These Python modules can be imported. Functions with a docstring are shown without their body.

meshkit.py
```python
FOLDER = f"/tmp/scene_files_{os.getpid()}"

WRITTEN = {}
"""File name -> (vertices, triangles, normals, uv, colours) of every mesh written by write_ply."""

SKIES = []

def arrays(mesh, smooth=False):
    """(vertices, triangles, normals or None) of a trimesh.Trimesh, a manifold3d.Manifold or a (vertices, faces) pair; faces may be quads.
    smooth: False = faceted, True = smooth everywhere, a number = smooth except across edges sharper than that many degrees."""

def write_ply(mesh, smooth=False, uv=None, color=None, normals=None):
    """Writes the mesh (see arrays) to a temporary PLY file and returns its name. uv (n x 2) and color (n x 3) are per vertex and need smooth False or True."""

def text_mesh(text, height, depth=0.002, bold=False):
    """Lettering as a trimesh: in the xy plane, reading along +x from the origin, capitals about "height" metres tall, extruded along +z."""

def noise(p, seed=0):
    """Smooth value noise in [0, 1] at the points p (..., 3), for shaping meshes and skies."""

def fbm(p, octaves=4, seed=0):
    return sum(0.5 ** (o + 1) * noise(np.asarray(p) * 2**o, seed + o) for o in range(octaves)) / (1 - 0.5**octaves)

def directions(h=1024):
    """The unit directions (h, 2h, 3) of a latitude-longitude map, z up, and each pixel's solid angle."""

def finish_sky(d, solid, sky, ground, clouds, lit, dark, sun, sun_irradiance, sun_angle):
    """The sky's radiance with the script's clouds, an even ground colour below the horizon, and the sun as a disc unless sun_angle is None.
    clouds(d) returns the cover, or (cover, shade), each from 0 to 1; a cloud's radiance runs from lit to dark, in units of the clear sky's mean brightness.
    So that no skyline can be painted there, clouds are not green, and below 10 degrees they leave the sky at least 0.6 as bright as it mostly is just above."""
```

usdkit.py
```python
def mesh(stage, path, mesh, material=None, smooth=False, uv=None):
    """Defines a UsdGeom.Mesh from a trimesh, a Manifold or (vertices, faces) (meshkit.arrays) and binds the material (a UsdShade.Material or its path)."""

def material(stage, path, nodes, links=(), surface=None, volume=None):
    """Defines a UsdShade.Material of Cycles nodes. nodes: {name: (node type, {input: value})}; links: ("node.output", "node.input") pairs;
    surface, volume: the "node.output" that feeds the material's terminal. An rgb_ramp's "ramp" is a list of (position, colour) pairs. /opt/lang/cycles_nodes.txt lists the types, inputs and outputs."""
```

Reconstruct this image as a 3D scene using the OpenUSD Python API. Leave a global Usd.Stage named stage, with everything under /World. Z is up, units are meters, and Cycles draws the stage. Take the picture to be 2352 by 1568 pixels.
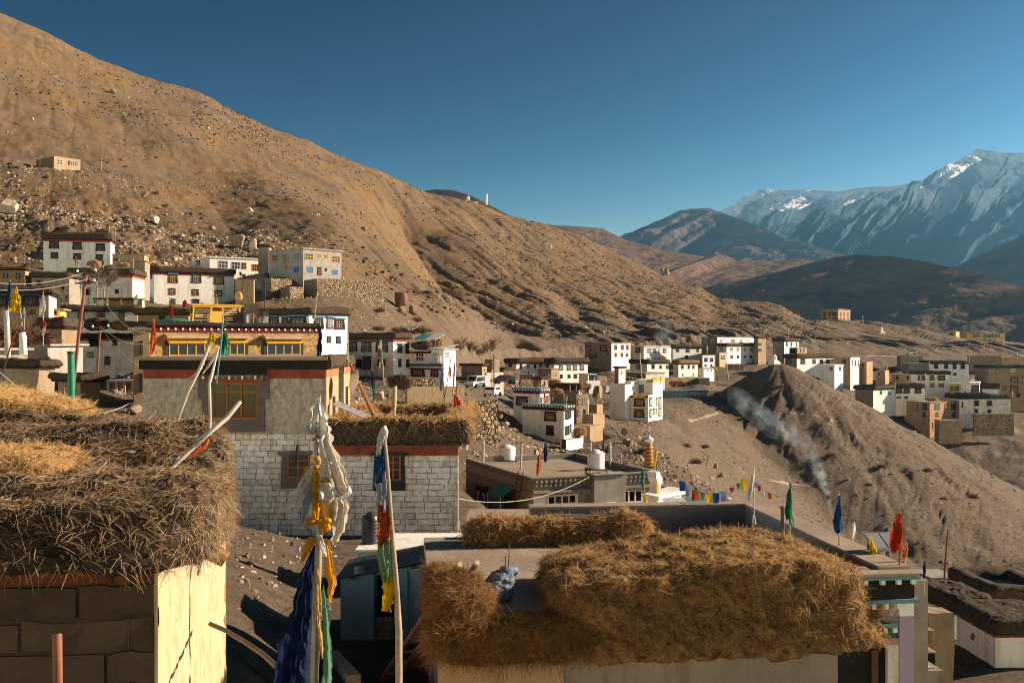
import math, random
import numpy as np
import trimesh, meshkit, usdkit
from scipy.interpolate import PchipInterpolator, RegularGridInterpolator
from scipy.ndimage import gaussian_filter
from pxr import Gf, Sdf, Usd, UsdGeom, UsdLux, UsdShade, Vt

stage = Usd.Stage.CreateInMemory()
UsdGeom.SetStageUpAxis(stage, 'Z'); UsdGeom.SetStageMetersPerUnit(stage, 1.0)
UsdGeom.Xform.Define(stage, '/World'); UsdGeom.Scope.Define(stage, '/World/Looks')

# ------------------------------------------------------------------ camera, sky, sun, exposure
FPX = 2483.0                      # focal length in the 2352-pixel-wide frame that the positions below are measured in
cam = UsdGeom.Camera.Define(stage, '/World/camera')
cam.CreateHorizontalApertureAttr(36.0); cam.CreateFocalLengthAttr(36.0 * FPX / 2352.0)
cam.CreateFStopAttr(0.0); cam.CreateFocusDistanceAttr(60.0)
cam.AddRotateXOp().Set(90.0)
cam.CreateExposureAttr(1.48)
SUN_EL, SUN_AZ = math.radians(18.5), math.radians(77.0)     # azimuth from +y towards +x
SUN = np.array([math.sin(SUN_AZ) * math.cos(SUN_EL), math.cos(SUN_AZ) * math.cos(SUN_EL), math.sin(SUN_EL)])
usdkit.material(stage, '/World/Looks/sky_look', {
    's': ('sky_texture', {'sky_type': 'single_scattering', 'sun_disc': False, 'sun_elevation': SUN_EL, 'sun_rotation': SUN_AZ,
                          'altitude': 3600.0, 'air_density': 1.0, 'aerosol_density': 0.55, 'ozone_density': 1.0}),
    'sp': ('separate_color', {'color_type': 'rgb'}), 'pr': ('math', {'math_type': 'power', 'value2': 4.4}), 'pg': ('math', {'math_type': 'power', 'value2': 3.2}), 'pb': ('math', {'math_type': 'power', 'value2': 2.8}), 'cb': ('combine_color', {'color_type': 'rgb'}),
    'm': ('mix', {'mix_type': 'multiply', 'fac': 1.0, 'color2': (.0108, .0176, .0154)}), 'c': ('mix', {'mix_type': 'darken', 'fac': 1.0, 'color2': (6.0, 6.0, 6.0)}),
    'b': ('background_shader', {'strength': 0.09})}, [('s.color', 'sp.color'), ('sp.r', 'pr.value1'), ('sp.g', 'pg.value1'), ('sp.b', 'pb.value1'), ('pr.value', 'cb.r'), ('pg.value', 'cb.g'), ('pb.value', 'cb.b'),
     ('cb.color', 'm.color1'), ('m.color', 'c.color1'), ('c.color', 'b.color')], surface='b.background')
dome = UsdLux.DomeLight.Define(stage, '/World/sky')
UsdShade.MaterialBindingAPI.Apply(dome.GetPrim()).Bind(UsdShade.Material.Get(stage, '/World/Looks/sky_look'))
dome.GetPrim().SetCustomDataByKey('kind', 'structure')
sun = UsdLux.DistantLight.Define(stage, '/World/sun')
sun.CreateAngleAttr(0.5); sun.CreateIntensityAttr(1.25); sun.CreateNormalizeAttr(True)
sun.CreateColorAttr(Gf.Vec3f(1.0, 0.80, 0.58))
sun.AddTransformOp().Set(Gf.Matrix4d().SetRotate(Gf.Rotation(Gf.Vec3d(0, 0, 1), Gf.Vec3d(*SUN.tolist()))))

# ------------------------------------------------------------------ frames: readings of the photograph in enlarged crops -> the 2352-wide frame
FR = {'D': (0, 0, 1), 'R2': (0, 392.3, .2502), 'R3': (588, 392.3, .2502), 'R4': (1176, 392.3, .2502), 'R5': (1764, 282.2, .2502),
      'R6': (1764, 658.6, .2502), 'R7': (1176, 733.8, .2502), 'S1': (0, 784.6, .2502), 'S2': (0, 1176, .2502), 'S3': (588, 784.6, .2502),
      'S4': (588, 1176, .2502), 'S5': (1034.9, 940.8, .2502), 'S6': (987.8, 1176, .2502), 'S7': (1764, 1050.9, .33),
      'Z1': (0, 602.1, .144), 'Z2': (0, 771.5, .144), 'Z3': (301.1, 677.4, .216), 'Z4': (790.3, 733.8, .144), 'Z5': (1100.7, 771.5, .144),
      'Z6': (1411.2, 752.6, .144), 'Z7': (2013.3, 752.6, .144), 'Z8': (639.7, 903.2, .216), 'Z9': (602.1, 1223, .2202),
      'Z10': (1053.7, 997.2, .144), 'Z11': (1392.4, 987.8, .192), 'Z12': (1900.4, 1270, .192), 'Z13': (0, 922, .264)}
def fx(fr, x): return FR[fr][0] + FR[fr][2] * x
def fv(fr, y): return FR[fr][1] + FR[fr][2] * y
def at(x, v, Y, fr='D'):
    """The point seen at (x, v) of a crop, Y metres away."""
    return np.array([(fx(fr, x) - 1176.0) / FPX * Y, Y, (784.0 - fv(fr, v)) / FPX * Y])

# ------------------------------------------------------------------ materials
MATS = {}
def mat(name, c1, c2=None, scale=1.5, rough=0.9, bump=0.0, bscale=30.0, stretch=(1, 1, 1), lo=0.35, hi=0.65, spec=0.2, metal=0.0, detail=6.0, trans=0.0, streak=None):
    if c2 is None: c2 = tuple(min(1, c * 0.78) for c in c1)
    n = {'g': ('geometry', {}), 'm': ('mapping', {'scale': stretch}),
         'n': ('noise_texture', {'scale': scale, 'detail': detail, 'roughness': 0.62}),
         'r': ('rgb_ramp', {'ramp': [(0, c1), (lo, c1), (hi, c2), (1, c2)]}),
         'p': ('principled_bsdf', {'roughness': rough, 'specular_ior_level': spec, 'metallic': metal})}
    l = [('g.position', 'm.vector'), ('m.vector', 'n.vector'), ('n.fac', 'r.fac'), ('r.color', 'p.base_color')]
    if bump:
        n['bn'] = ('noise_texture', {'scale': bscale, 'detail': 5.0, 'roughness': 0.65})
        n['b'] = ('bump', {'strength': 1.0, 'distance': bump})
        l += [('m.vector', 'bn.vector'), ('bn.fac', 'b.height'), ('b.normal', 'p.normal')]
    if streak:      # rain streaks and mud splashes
        n.update({'sm': ('mapping', {'scale': (1.1, 1.1, .13)}), 'sn': ('noise_texture', {'scale': 1.6, 'detail': 5.0, 'roughness': .7}), 'sr': ('rgb_ramp', {'ramp': [(0, (1, 1, 1)), (.50, (1, 1, 1)), (.64, streak), (1, streak)]}), 'sx': ('mix', {'mix_type': 'multiply', 'fac': .85})})
        l += [('g.position', 'sm.vector'), ('sm.vector', 'sn.vector'), ('sn.fac', 'sr.fac'), ('r.color', 'sx.color1'), ('sr.color', 'sx.color2'), ('sx.color', 'p.base_color')]; l.remove(('r.color', 'p.base_color'))
    surf = 'p.BSDF'
    if trans:
        n['t'] = ('translucent_bsdf', {}); n['x'] = ('mix_closure', {'fac': trans})
        l += [('r.color', 't.color'), ('p.BSDF', 'x.closure1'), ('t.BSDF', 'x.closure2')]; surf = 'x.closure'
    MATS[name] = usdkit.material(stage, '/World/Looks/' + name, n, l, surface=surf)
    return MATS[name]

mat('white_wash', (.82, .80, .77), (.68, .65, .60), scale=.5, bump=.015, bscale=6, lo=.42, hi=.8, streak=(.78, .70, .60))
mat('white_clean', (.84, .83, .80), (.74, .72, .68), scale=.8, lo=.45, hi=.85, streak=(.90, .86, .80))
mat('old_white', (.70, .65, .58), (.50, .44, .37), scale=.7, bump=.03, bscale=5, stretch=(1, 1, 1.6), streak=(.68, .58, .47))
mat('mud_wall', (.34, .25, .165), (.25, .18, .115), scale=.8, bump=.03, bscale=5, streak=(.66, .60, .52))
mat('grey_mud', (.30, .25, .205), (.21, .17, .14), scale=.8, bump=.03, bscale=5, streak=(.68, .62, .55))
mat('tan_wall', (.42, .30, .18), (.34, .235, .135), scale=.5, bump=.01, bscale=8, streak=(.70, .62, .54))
mat('brown_wall', (.25, .17, .10), (.20, .135, .08), scale=.7, bump=.02, bscale=6)
mat('straw_plaster', (.42, .27, .12), (.20, .12, .05), scale=5, bump=.05, bscale=9, lo=.4, hi=.6)
mat('cement', (.34, .315, .285), (.25, .23, .205), scale=1.2, bump=.012, bscale=9, streak=(.70, .67, .63))
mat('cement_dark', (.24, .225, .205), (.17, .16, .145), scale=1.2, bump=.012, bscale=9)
mat('concrete_brown', (.30, .25, .19), (.23, .19, .145), scale=.6, bump=.015, bscale=7, stretch=(1, 1, 3))
mat('blue_wash', (.50, .66, .74), (.42, .58, .66), scale=.6)
mat('yellow_wall', (.62, .40, .12), (.52, .33, .10), scale=.6)
mat('brick_tan', (.42, .25, .14), (.33, .19, .10), scale=.6, bump=.03, bscale=3, streak=(.75, .68, .6))
mat('red_band', (.30, .07, .04), (.20, .045, .028), scale=1.5, bump=.01, bscale=9)
mat('orange_band', (.50, .17, .08), (.36, .11, .05), scale=1.5)
mat('maroon', (.115, .02, .022), (.075, .014, .016), scale=2)
mat('black_paint', (.028, .025, .024), (.045, .038, .034), scale=2)
mat('dark_hole', (.012, .011, .011), (.018, .016, .015), scale=2)  # near-black sheets paint in the shade of openings; the walls behind are solid
mat('grey_surround', (.15, .125, .115), (.11, .09, .08), scale=2, bump=.01)
mat('brush', (.10, .066, .042), (.028, .019, .013), scale=4, bump=.10, bscale=9, lo=.3, hi=.7)
mat('brush_black', (.030, .022, .016), (.016, .012, .010), scale=5, bump=.05, bscale=14)
mat('brush_gold', (.30, .17, .06), (.14, .075, .028), scale=3, bump=.10, bscale=8, lo=.3, hi=.7)
mat('roof_mud', (.36, .28, .21), (.26, .20, .15), scale=.8, bump=.02, bscale=6)
mat('wood_orange', (.34, .13, .035), (.25, .09, .025), scale=4)
mat('wood_dark', (.12, .06, .035), (.08, .042, .025), scale=4)
mat('wood_grey', (.34, .28, .22), (.20, .155, .115), scale=5, stretch=(3, 3, .6))
mat('wood_pale', (.52, .42, .31), (.36, .28, .20), scale=5)
mat('wood_yellow', (.62, .36, .05), (.52, .29, .04), scale=3)
mat('wood_white', (.72, .71, .69), (.62, .60, .58), scale=3)
mat('pole_red', (.24, .085, .05), (.17, .06, .04), scale=4, rough=.6)
mat('pole_pale', (.52, .47, .42), (.38, .33, .28), scale=4)
mat('pole_green', (.02, .20, .12), (.03, .15, .09), scale=4, rough=.5)
mat('iron', (.10, .085, .075), (.06, .05, .045), scale=6, rough=.6, metal=.3)
mat('steel', (.45, .45, .46), (.36, .36, .37), scale=6, rough=.4, metal=.6)
mat('wire', (.25, .22, .20), rough=.6)
mat('wire_pale', (.55, .51, .46), rough=.7)
mat('block_blue', (.10, .30, .48), (.08, .24, .40), scale=3)
mat('trim_blue', (.045, .09, .16), (.035, .07, .12), scale=3)
mat('trim_teal', (.14, .27, .30), (.10, .20, .22), scale=3)
mat('trim_green', (.03, .17, .07), (.03, .12, .05), scale=3)
mat('teal_wall', (.36, .52, .49), (.25, .37, .35), scale=1.6, bump=.01, bscale=8)
mat('lavender', (.40, .30, .40), (.34, .25, .33), scale=1.5, bump=.004, bscale=20)
mat('pink_band', (.46, .24, .30), (.38, .20, .25), scale=1.5)
mat('tin', (.22, .195, .18), (.15, .135, .125), scale=3, rough=.55, metal=.3, stretch=(1, 1, 1))
mat('tin_green', (.03, .26, .20), (.025, .20, .155), scale=2, rough=.5)
mat('tin_white', (.50, .49, .48), (.42, .41, .40), scale=2, rough=.5)
mat('tin_blue', (.10, .20, .25), (.08, .16, .20), scale=2, rough=.5)
mat('tank_white', (.78, .78, .79), (.70, .70, .71), scale=3, rough=.45)
mat('tank_black', (.018, .018, .019), (.024, .024, .025), scale=3, rough=.4, spec=.5)
mat('panel_cell', (.30, .30, .31), (.26, .26, .27), scale=6, rough=.25, spec=.5)
mat('rock', (.30, .225, .155), (.18, .13, .09), scale=1.2, bump=.08, bscale=3)
mat('rock_pale', (.50, .42, .33), (.32, .255, .19), scale=1.2, bump=.06, bscale=3)
mat('rock_red', (.26, .15, .095), (.17, .10, .065), scale=.5, bump=.12, bscale=2)
def stone_look(name, c1, c2, sc):
    MATS[name] = usdkit.material(stage, '/World/Looks/' + name, {'g': ('geometry', {}), 'v': ('voronoi_texture', {'scale': sc, 'feature': 'f1'}), 'e': ('voronoi_texture', {'scale': sc, 'feature': 'distance_to_edge'}), 'h': ('separate_color', {'color_type': 'rgb'}), 'r': ('rgb_ramp', {'ramp': [(0, c2), (1, c1)]}),
        'er': ('rgb_ramp', {'ramp': [(0, (.16, .14, .12)), (.05, (.3, .28, .26)), (.14, (1, 1, 1)), (1, (1, 1, 1))]}), 'm': ('mix', {'mix_type': 'multiply', 'fac': 1.0}), 'b': ('bump', {'strength': 1.0, 'distance': .1}), 'mr': ('map_range', {'from_max': .2, 'clamp': True}), 'p': ('principled_bsdf', {'roughness': .95, 'specular_ior_level': .1})},
        [('g.position', 'v.vector'), ('g.position', 'e.vector'), ('v.color', 'h.color'), ('h.r', 'r.fac'), ('e.distance', 'er.fac'), ('r.color', 'm.color1'), ('er.color', 'm.color2'), ('m.color', 'p.base_color'), ('e.distance', 'mr.value'), ('mr.result', 'b.height'), ('b.normal', 'p.normal')], surface='p.BSDF')
stone_look('stone_wall', (.48, .37, .25), (.26, .19, .125), 2.4)
mat('twig', (.19, .135, .10), (.13, .09, .07), scale=2)
mat('twig_red', (.20, .105, .065), (.13, .07, .045), scale=2)
mat('bark_pale', (.36, .31, .25), (.26, .22, .18), scale=3)
mat('curtain', (.30, .28, .28), (.17, .155, .15), scale=4, stretch=(4, 4, .3))
mat('curtain_red', (.16, .04, .05), (.11, .03, .035), scale=4, stretch=(4, 4, .3))
mat('curtain_tan', (.42, .28, .16), (.32, .20, .11), scale=4, stretch=(4, 4, .3))
mat('tarp_blue', (.05, .16, .36), (.04, .12, .28), scale=4)
mat('sack_blue', (.06, .10, .16), (.20, .24, .28), scale=5, bump=.02, bscale=14)
mat('gold', (.55, .33, .06), (.42, .24, .05), scale=4, rough=.45)
mat('brass', (.50, .32, .13), (.34, .20, .08), scale=6, rough=.4, metal=.6)
mat('car_white', (.72, .72, .72), rough=.3, spec=.5)
mat('car_dark', (.06, .06, .065), rough=.3, spec=.5)
mat('car_red', (.40, .03, .05), rough=.3, spec=.5)
mat('tyre', (.02, .02, .02))
mat('plastic_sheet', (.66, .66, .68), (.52, .52, .55), scale=6, rough=.4)
for k, c in {'white': (.82, .80, .76), 'yellow': (.72, .48, .02), 'blue': (.025, .085, .28), 'green': (.03, .22, .13), 'red': (.52, .045, .02), 'orange': (.75, .15, .03),
             'navy': (.02, .035, .10), 'gold': (.75, .38, .035), 'sage': (.17, .35, .22), 'rust': (.42, .085, .03), 'cream': (.74, .66, .55), 'paleblue': (.35, .42, .55),
             'sand': (.66, .45, .17)}.items():
    mat('cloth_' + k, c, tuple(x * .85 for x in c), scale=5, rough=.95, trans=.38, bump=.025, bscale=9, streak=(.72, .70, .68))
# window glass: mostly clear, mirrors at grazing angles
MATS['pane'] = usdkit.material(stage, '/World/Looks/pane', {'f': ('fresnel', {'IOR': 1.5}), 't': ('transparent_bsdf', {'color': (.75, .78, .80)}), 'g': ('glossy_bsdf', {'color': (.55, .6, .68), 'roughness': .05}),
    'x': ('mix_closure', {})}, [('f.fac', 'x.fac'), ('t.BSDF', 'x.closure1'), ('g.BSDF', 'x.closure2')], surface='x.closure')
mat('glass_dark', (.035, .036, .04), rough=.12, spec=.6)

# ------------------------------------------------------------------ prims
COUNT = {}
def numbered(parent, name):
    k = COUNT.get((parent, name), 0); COUNT[(parent, name)] = k + 1
    return f'{parent}/{name}' if k == 0 else f'{parent}/{name}_{k:03d}'
def tag(prim, label=None, cat=None, group=None, kind=None):
    for k, t in (('label', label), ('category', cat), ('group', group), ('kind', kind)):
        if t: prim.SetCustomDataByKey(k, t)
    return prim
def thing(name, label, cat, loc=(0, 0, 0), rotz=0.0, group=None):
    path = numbered('/World', name)
    x = UsdGeom.Xform.Define(stage, path)
    x.AddTranslateOp().Set(Gf.Vec3d(*[float(c) for c in loc]))
    if rotz: x.AddRotateZOp().Set(float(rotz))
    tag(x.GetPrim(), label, cat, group)
    return path
def part(parent, name, mesh, m, smooth=False, label=None, kind=None, uv=None):
    path = numbered(parent, name)
    usdkit.mesh(stage, path, mesh.get() if isinstance(mesh, MB) else mesh, MATS[m] if isinstance(m, str) else m, smooth=smooth, uv=uv)
    tag(stage.GetPrimAtPath(path), label, None, None, kind)
    return path
def solo(name, mesh, m, label=None, cat=None, group=None, kind=None, smooth=False, uv=None):
    path = part('/World', name, mesh, m, smooth, None, None, uv)
    tag(stage.GetPrimAtPath(path), label, cat, group, kind)
    return path
def copy_of(path, label, loc, rotz=0.0, group=None, cat=None, scale=None):
    src = stage.GetPrimAtPath(path)
    name = path.split('/')[-1]
    if name[-4:-3] == '_' and name[-3:].isdigit(): name = name[:-4]
    p = numbered('/World', name)
    x = UsdGeom.Xform.Define(stage, p)
    x.GetPrim().GetReferences().AddInternalReference(Sdf.Path(path)); x.GetPrim().SetInstanceable(True)
    x.ClearXformOpOrder()
    x.AddTranslateOp(opSuffix='c').Set(Gf.Vec3d(*[float(c) for c in loc])); x.AddRotateZOp(opSuffix='c').Set(float(rotz))
    if scale: x.AddScaleOp(opSuffix='c').Set(Gf.Vec3f(*[float(c) for c in scale]))
    tag(x.GetPrim(), label, cat or src.GetCustomDataByKey('category'), group or src.GetCustomDataByKey('group'))
    return p

BOXF = np.array([[0, 2, 1], [0, 3, 2], [4, 5, 6], [4, 6, 7], [0, 1, 5], [0, 5, 4], [1, 2, 6], [1, 6, 5], [2, 3, 7], [2, 7, 6], [3, 0, 4], [3, 4, 7]])
class MB:
    """Collects shapes into one mesh."""
    def __init__(s): s.v, s.f, s.n = [], [], 0
    def add(s, v, f):
        v = np.asarray(v, float); s.v.append(v); s.f.append(np.asarray(f, int) + s.n); s.n += len(v); return s
    def tm(s, m): return s.add(m.vertices, m.faces)
    def box(s, x0, x1, y0, y1, z0, z1): return s.hexa([(x0, y0, z0), (x1, y0, z0), (x1, y1, z0), (x0, y1, z0), (x0, y0, z1), (x1, y0, z1), (x1, y1, z1), (x0, y1, z1)])
    def hexa(s, p): return s.add(p, BOXF)
    def beam(s, a, b, w, h=None, up=(0, 0, 1)):
        a, b = np.asarray(a, float), np.asarray(b, float); h = h or w
        d = b - a; d /= np.linalg.norm(d) + 1e-12
        up = np.asarray(up, float)
        if abs(d @ up) > .98: up = np.array([1., 0, 0])
        r = np.cross(d, up); r /= np.linalg.norm(r); u = np.cross(r, d)
        q = [-r * w / 2 - u * h / 2, r * w / 2 - u * h / 2, r * w / 2 + u * h / 2, -r * w / 2 + u * h / 2]
        return s.add([a + x for x in q] + [b + x for x in q], BOXF[:, ::-1])
    def tube(s, pts, r, k=6):
        pts = np.asarray(pts, float); n = len(pts); r = np.broadcast_to(np.asarray(r, float), n)
        t = np.gradient(pts, axis=0); t /= np.linalg.norm(t, axis=1, keepdims=True) + 1e-12
        ref = np.array([0, 0, 1.]) if abs(t[:, 2]).mean() < .85 else np.array([1., 0, 0])
        a = np.cross(t, ref); a /= np.linalg.norm(a, axis=1, keepdims=True) + 1e-12; b = np.cross(t, a)
        th = np.arange(k) * 2 * np.pi / k
        ring = pts[:, None] + r[:, None, None] * (np.cos(th)[None, :, None] * a[:, None] + np.sin(th)[None, :, None] * b[:, None])
        v = np.vstack([ring.reshape(-1, 3), pts[:1], pts[-1:]]); f = []
        for i in range(n - 1):
            for j in range(k):
                p, q = i * k + j, i * k + (j + 1) % k
                f += [[p, p + k, q], [q, p + k, q + k]]
        for j in range(k):
            f += [[n * k, j, (j + 1) % k], [n * k + 1, (n - 1) * k + (j + 1) % k, (n - 1) * k + j]]
        return s.add(v, np.asarray(f)[:, ::-1])
    def lathe(s, prof, c=(0, 0, 0), k=16):
        c = np.asarray(c, float); th = np.arange(k) * 2 * np.pi / k
        v = np.array([[r * math.cos(t), r * math.sin(t), z] for r, z in prof for t in th]) + c
        f = []
        for i in range(len(prof) - 1):
            for j in range(k):
                p, q = i * k + j, i * k + (j + 1) % k
                f += [[p, q, p + k], [q, q + k, p + k]]
        return s.add(v, f)
    def poly(s, pts, a, b):
        """Polygon pts (n x 2) swept between two maps a(pt), b(pt) -> 3d."""
        from shapely.geometry import Polygon
        P = Polygon(pts); v2, f2 = trimesh.creation.triangulate_polygon(P, engine='earcut'); n = len(v2)
        A, B = np.array([a(p) for p in v2]), np.array([b(p) for p in v2])
        st = len(s.v), s.n; s.add(A, f2[:, ::-1]); s.add(B, f2)
        m = len(pts); A, B = np.array([a(p) for p in pts]), np.array([b(p) for p in pts])
        s.add(np.vstack([A, B]), [x for i in range(m) for x in ([i, (i + 1) % m, m + (i + 1) % m], [i, m + (i + 1) % m, m + i])])
        v, f = np.vstack(s.v[st[0]:]), np.vstack(s.f[st[0]:]) - st[1]; T = v[f]
        if np.einsum('ij,ij->i', T[:, 0], np.cross(T[:, 1], T[:, 2])).sum() < 0: s.f[st[0]:] = [x[:, ::-1] for x in s.f[st[0]:]]
        return s
    def get(s): return np.vstack(s.v), np.vstack(s.f)

def fbm(p, o=4, seed=0): return meshkit.fbm(p, o, seed) - .5
def grid_faces(n, m, closed=False):
    """Faces of an n x m grid of vertices (row major)."""
    i, j = np.meshgrid(np.arange(n - 1), np.arange(m if closed else m - 1), indexing='ij')
    a = i * m + j; b = i * m + (j + 1) % m; c = a + m; d = b + m
    return np.vstack([np.stack([a, b, d], -1).reshape(-1, 3), np.stack([a, d, c], -1).reshape(-1, 3)])
def curves(parent, name, P, widths, m, kind='stuff', label=None):
    """P (n, k, 3): n strands of k points."""
    path = numbered(parent, name); n, k, _ = P.shape
    c = UsdGeom.BasisCurves.Define(stage, path)
    c.CreateTypeAttr('linear'); c.CreateBasisAttr('bspline')
    c.CreateCurveVertexCountsAttr(Vt.IntArray.FromNumpy(np.full(n, k, np.int32)))
    c.CreatePointsAttr(Vt.Vec3fArray.FromNumpy(P.reshape(-1, 3).astype(np.float32)))
    w = np.broadcast_to(np.asarray(widths, float), (n, k)) if np.ndim(widths) else np.full((n, k), widths)
    c.CreateWidthsAttr(Vt.FloatArray.FromNumpy(w.reshape(-1).astype(np.float32))); c.SetWidthsInterpolation('vertex')
    UsdShade.MaterialBindingAPI.Apply(c.GetPrim()).Bind(MATS[m]); tag(c.GetPrim(), label, None, None, kind)
    return path
# ------------------------------------------------------------------ the land: one sheet from under the camera to the ridge line
def zv(v, Y): return (784.0 - v) / FPX * Y
# columns of the picture: ground heights near the camera and through the village as (distance, height) or (distance, ('v', picture row))
V = lambda Y, v: (Y, zv(v, Y))
COLS = {
    -400: [(3, -5), (20, -6), (40, -5.5), V(60, 925), V(80, 905), V(120, 870), V(150, 760), V(200, 690)],
    0: [(3, -5), (20, -6), (40, -5.5), V(60, 925), V(80, 905), V(120, 880), V(150, 770), V(200, 695)],
    250: [(3, -5), (15, -5), (20, -5.5), (45, -6), V(60, 930), V(100, 872), V(125, 835), V(160, 725), V(190, 695)],
    500: [(3, -5), (15, -5), (25, -6), (45, -8), (55, -7.5), (75, -3), (110, -1), V(150, 760), V(200, 718)],
    600: [(3, -5), (15, -5.4), (25, -6.3), (33, -7.2), (45, -8), (52, -8), (75, -3.5), (110, -1), V(150, 755), V(200, 705)],
    700: [(3, -5), (15, -6.0), (25, -7.6), (33, -8.2), (50, -8.8), (60, -7), (80, -4), V(110, 800), V(160, 740), V(200, 690)],
    790: [(3, -5.2), (15, -6.0), (21, -6.55), (28, -7.75), (35, -8.3), (50, -8.9), (60, -8), (90, -6), V(120, 890), V(150, 868), V(180, 760)],
    930: [(3, -5.5), (15, -6.0), (21, -6.55), (28, -7.75), (35, -8.3), (50, -9), (62, -8.3), (90, -6.8), V(120, 908), V(150, 872), V(180, 800)],
    1020: [(3, -6), (21, -6.6), (28, -7.8), (50, -9.2), (62, -8.6), (80, -8.2), (95, -7.8), V(120, 928), V(150, 885), V(190, 835), V(220, 800)],
    1100: [(3, -8), (30, -8.5), (50, -9.8), (64, -10), V(80, 1068), V(105, 985), V(122, 932), V(150, 905), V(180, 888), V(230, 868), V(270, 850), V(300, 835)],
    1250: [(3, -9), (50, -11), (68, -12.2), V(85, 1095), V(120, 1035), V(150, 1012), V(185, 930), V(215, 905), V(260, 885), V(300, 868), V(325, 850), V(338, 812)],
    1400: [(3, -9), (50, -13), (68, -14), V(85, 1112), V(110, 1045), V(150, 990), V(185, 958), V(205, 955), V(250, 905), V(300, 880), V(330, 855), V(350, 832)],
    1550: [(3, -9), (50, -14), (70, -16), V(100, 1118), V(130, 1046), (150, -17), V(175, 1012), V(205, 985), V(235, 935), V(280, 895), V(320, 872), V(350, 845)],
    1750: [(3, -9), (30, -14), (80, -20), V(112, 1165), (135, -26), (170, -31), (220, -26), (270, -14), V(330, 852), V(380, 836), V(400, 800)],
    1900: [(3, -9), (30, -13), (60, -19), (120, -30), (200, -36), (270, -30), V(325, 880), V(370, 850), V(410, 815)],
    2050: [(3, -9), (30, -12), (60, -18), (120, -33), (200, -42), (280, -42), V(330, 968), V(348, 925), V(372, 890), V(400, 852), V(425, 812)],
    2200: [(3, -9), (30, -12), (60, -17), (80, -20), (120, -34), (200, -44), (300, -37), V(330, 972), V(350, 946), V(380, 880), V(410, 842)],
    2352: [(3, -9), (30, -13), (45, -15.5), (60, -17), (100, -26), (150, -36), (220, -42), (300, -34), V(330, 990), V(350, 955), V(395, 885), V(430, 840)],
    2760: [(3, -9), (30, -14), (60, -18), (100, -26), (150, -36), (220, -42), (300, -34), V(330, 990), V(350, 955), V(395, 885), V(430, 840)]}
FOOT = [(-400, 265, 610), (0, 258, 612), (100, 255, 610), (300, 245, 632), (500, 238, 688), (620, 236, 655), (750, 236, 652), (850, 232, 712), (930, 240, 748), (1020, 262, 775), (1150, 315, 806), (1300, 352, 800),
        (1450, 372, 786), (1600, 395, 772), (1750, 415, 778), (1850, 435, 778), (1950, 445, 782), (2050, 450, 794), (2200, 455, 800), (2352, 470, 806), (2760, 470, 806)]
SKYL = [(-400, 560, -190), (-150, 620, -55), (0, 650, 31), (100, 665, 74), (200, 680, 120), (300, 695, 163), (400, 710, 198), (470, 722, 222), (520, 730, 247), (600, 745, 287), (700, 765, 330), (760, 776, 359), (870, 800, 398), (960, 815, 440),
        (1000, 822, 454), (1070, 830, 466), (1130, 838, 481), (1200, 845, 503), (1262, 845, 519), (1300, 842, 534), (1400, 825, 577), (1500, 790, 620), (1600, 745, 662), (1650, 720, 688), (1690, 700, 692),
        (1790, 670, 702), (1850, 650, 727), (1950, 620, 741), (2020, 615, 750), (2100, 620, 761), (2180, 640, 769), (2352, 670, 778), (2760, 700, 785)]
_fx = np.array([f[0] for f in FOOT], float); FY = PchipInterpolator(_fx, [f[1] for f in FOOT]); FZ = PchipInterpolator(_fx, [zv(f[2], f[1]) for f in FOOT])
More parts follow.
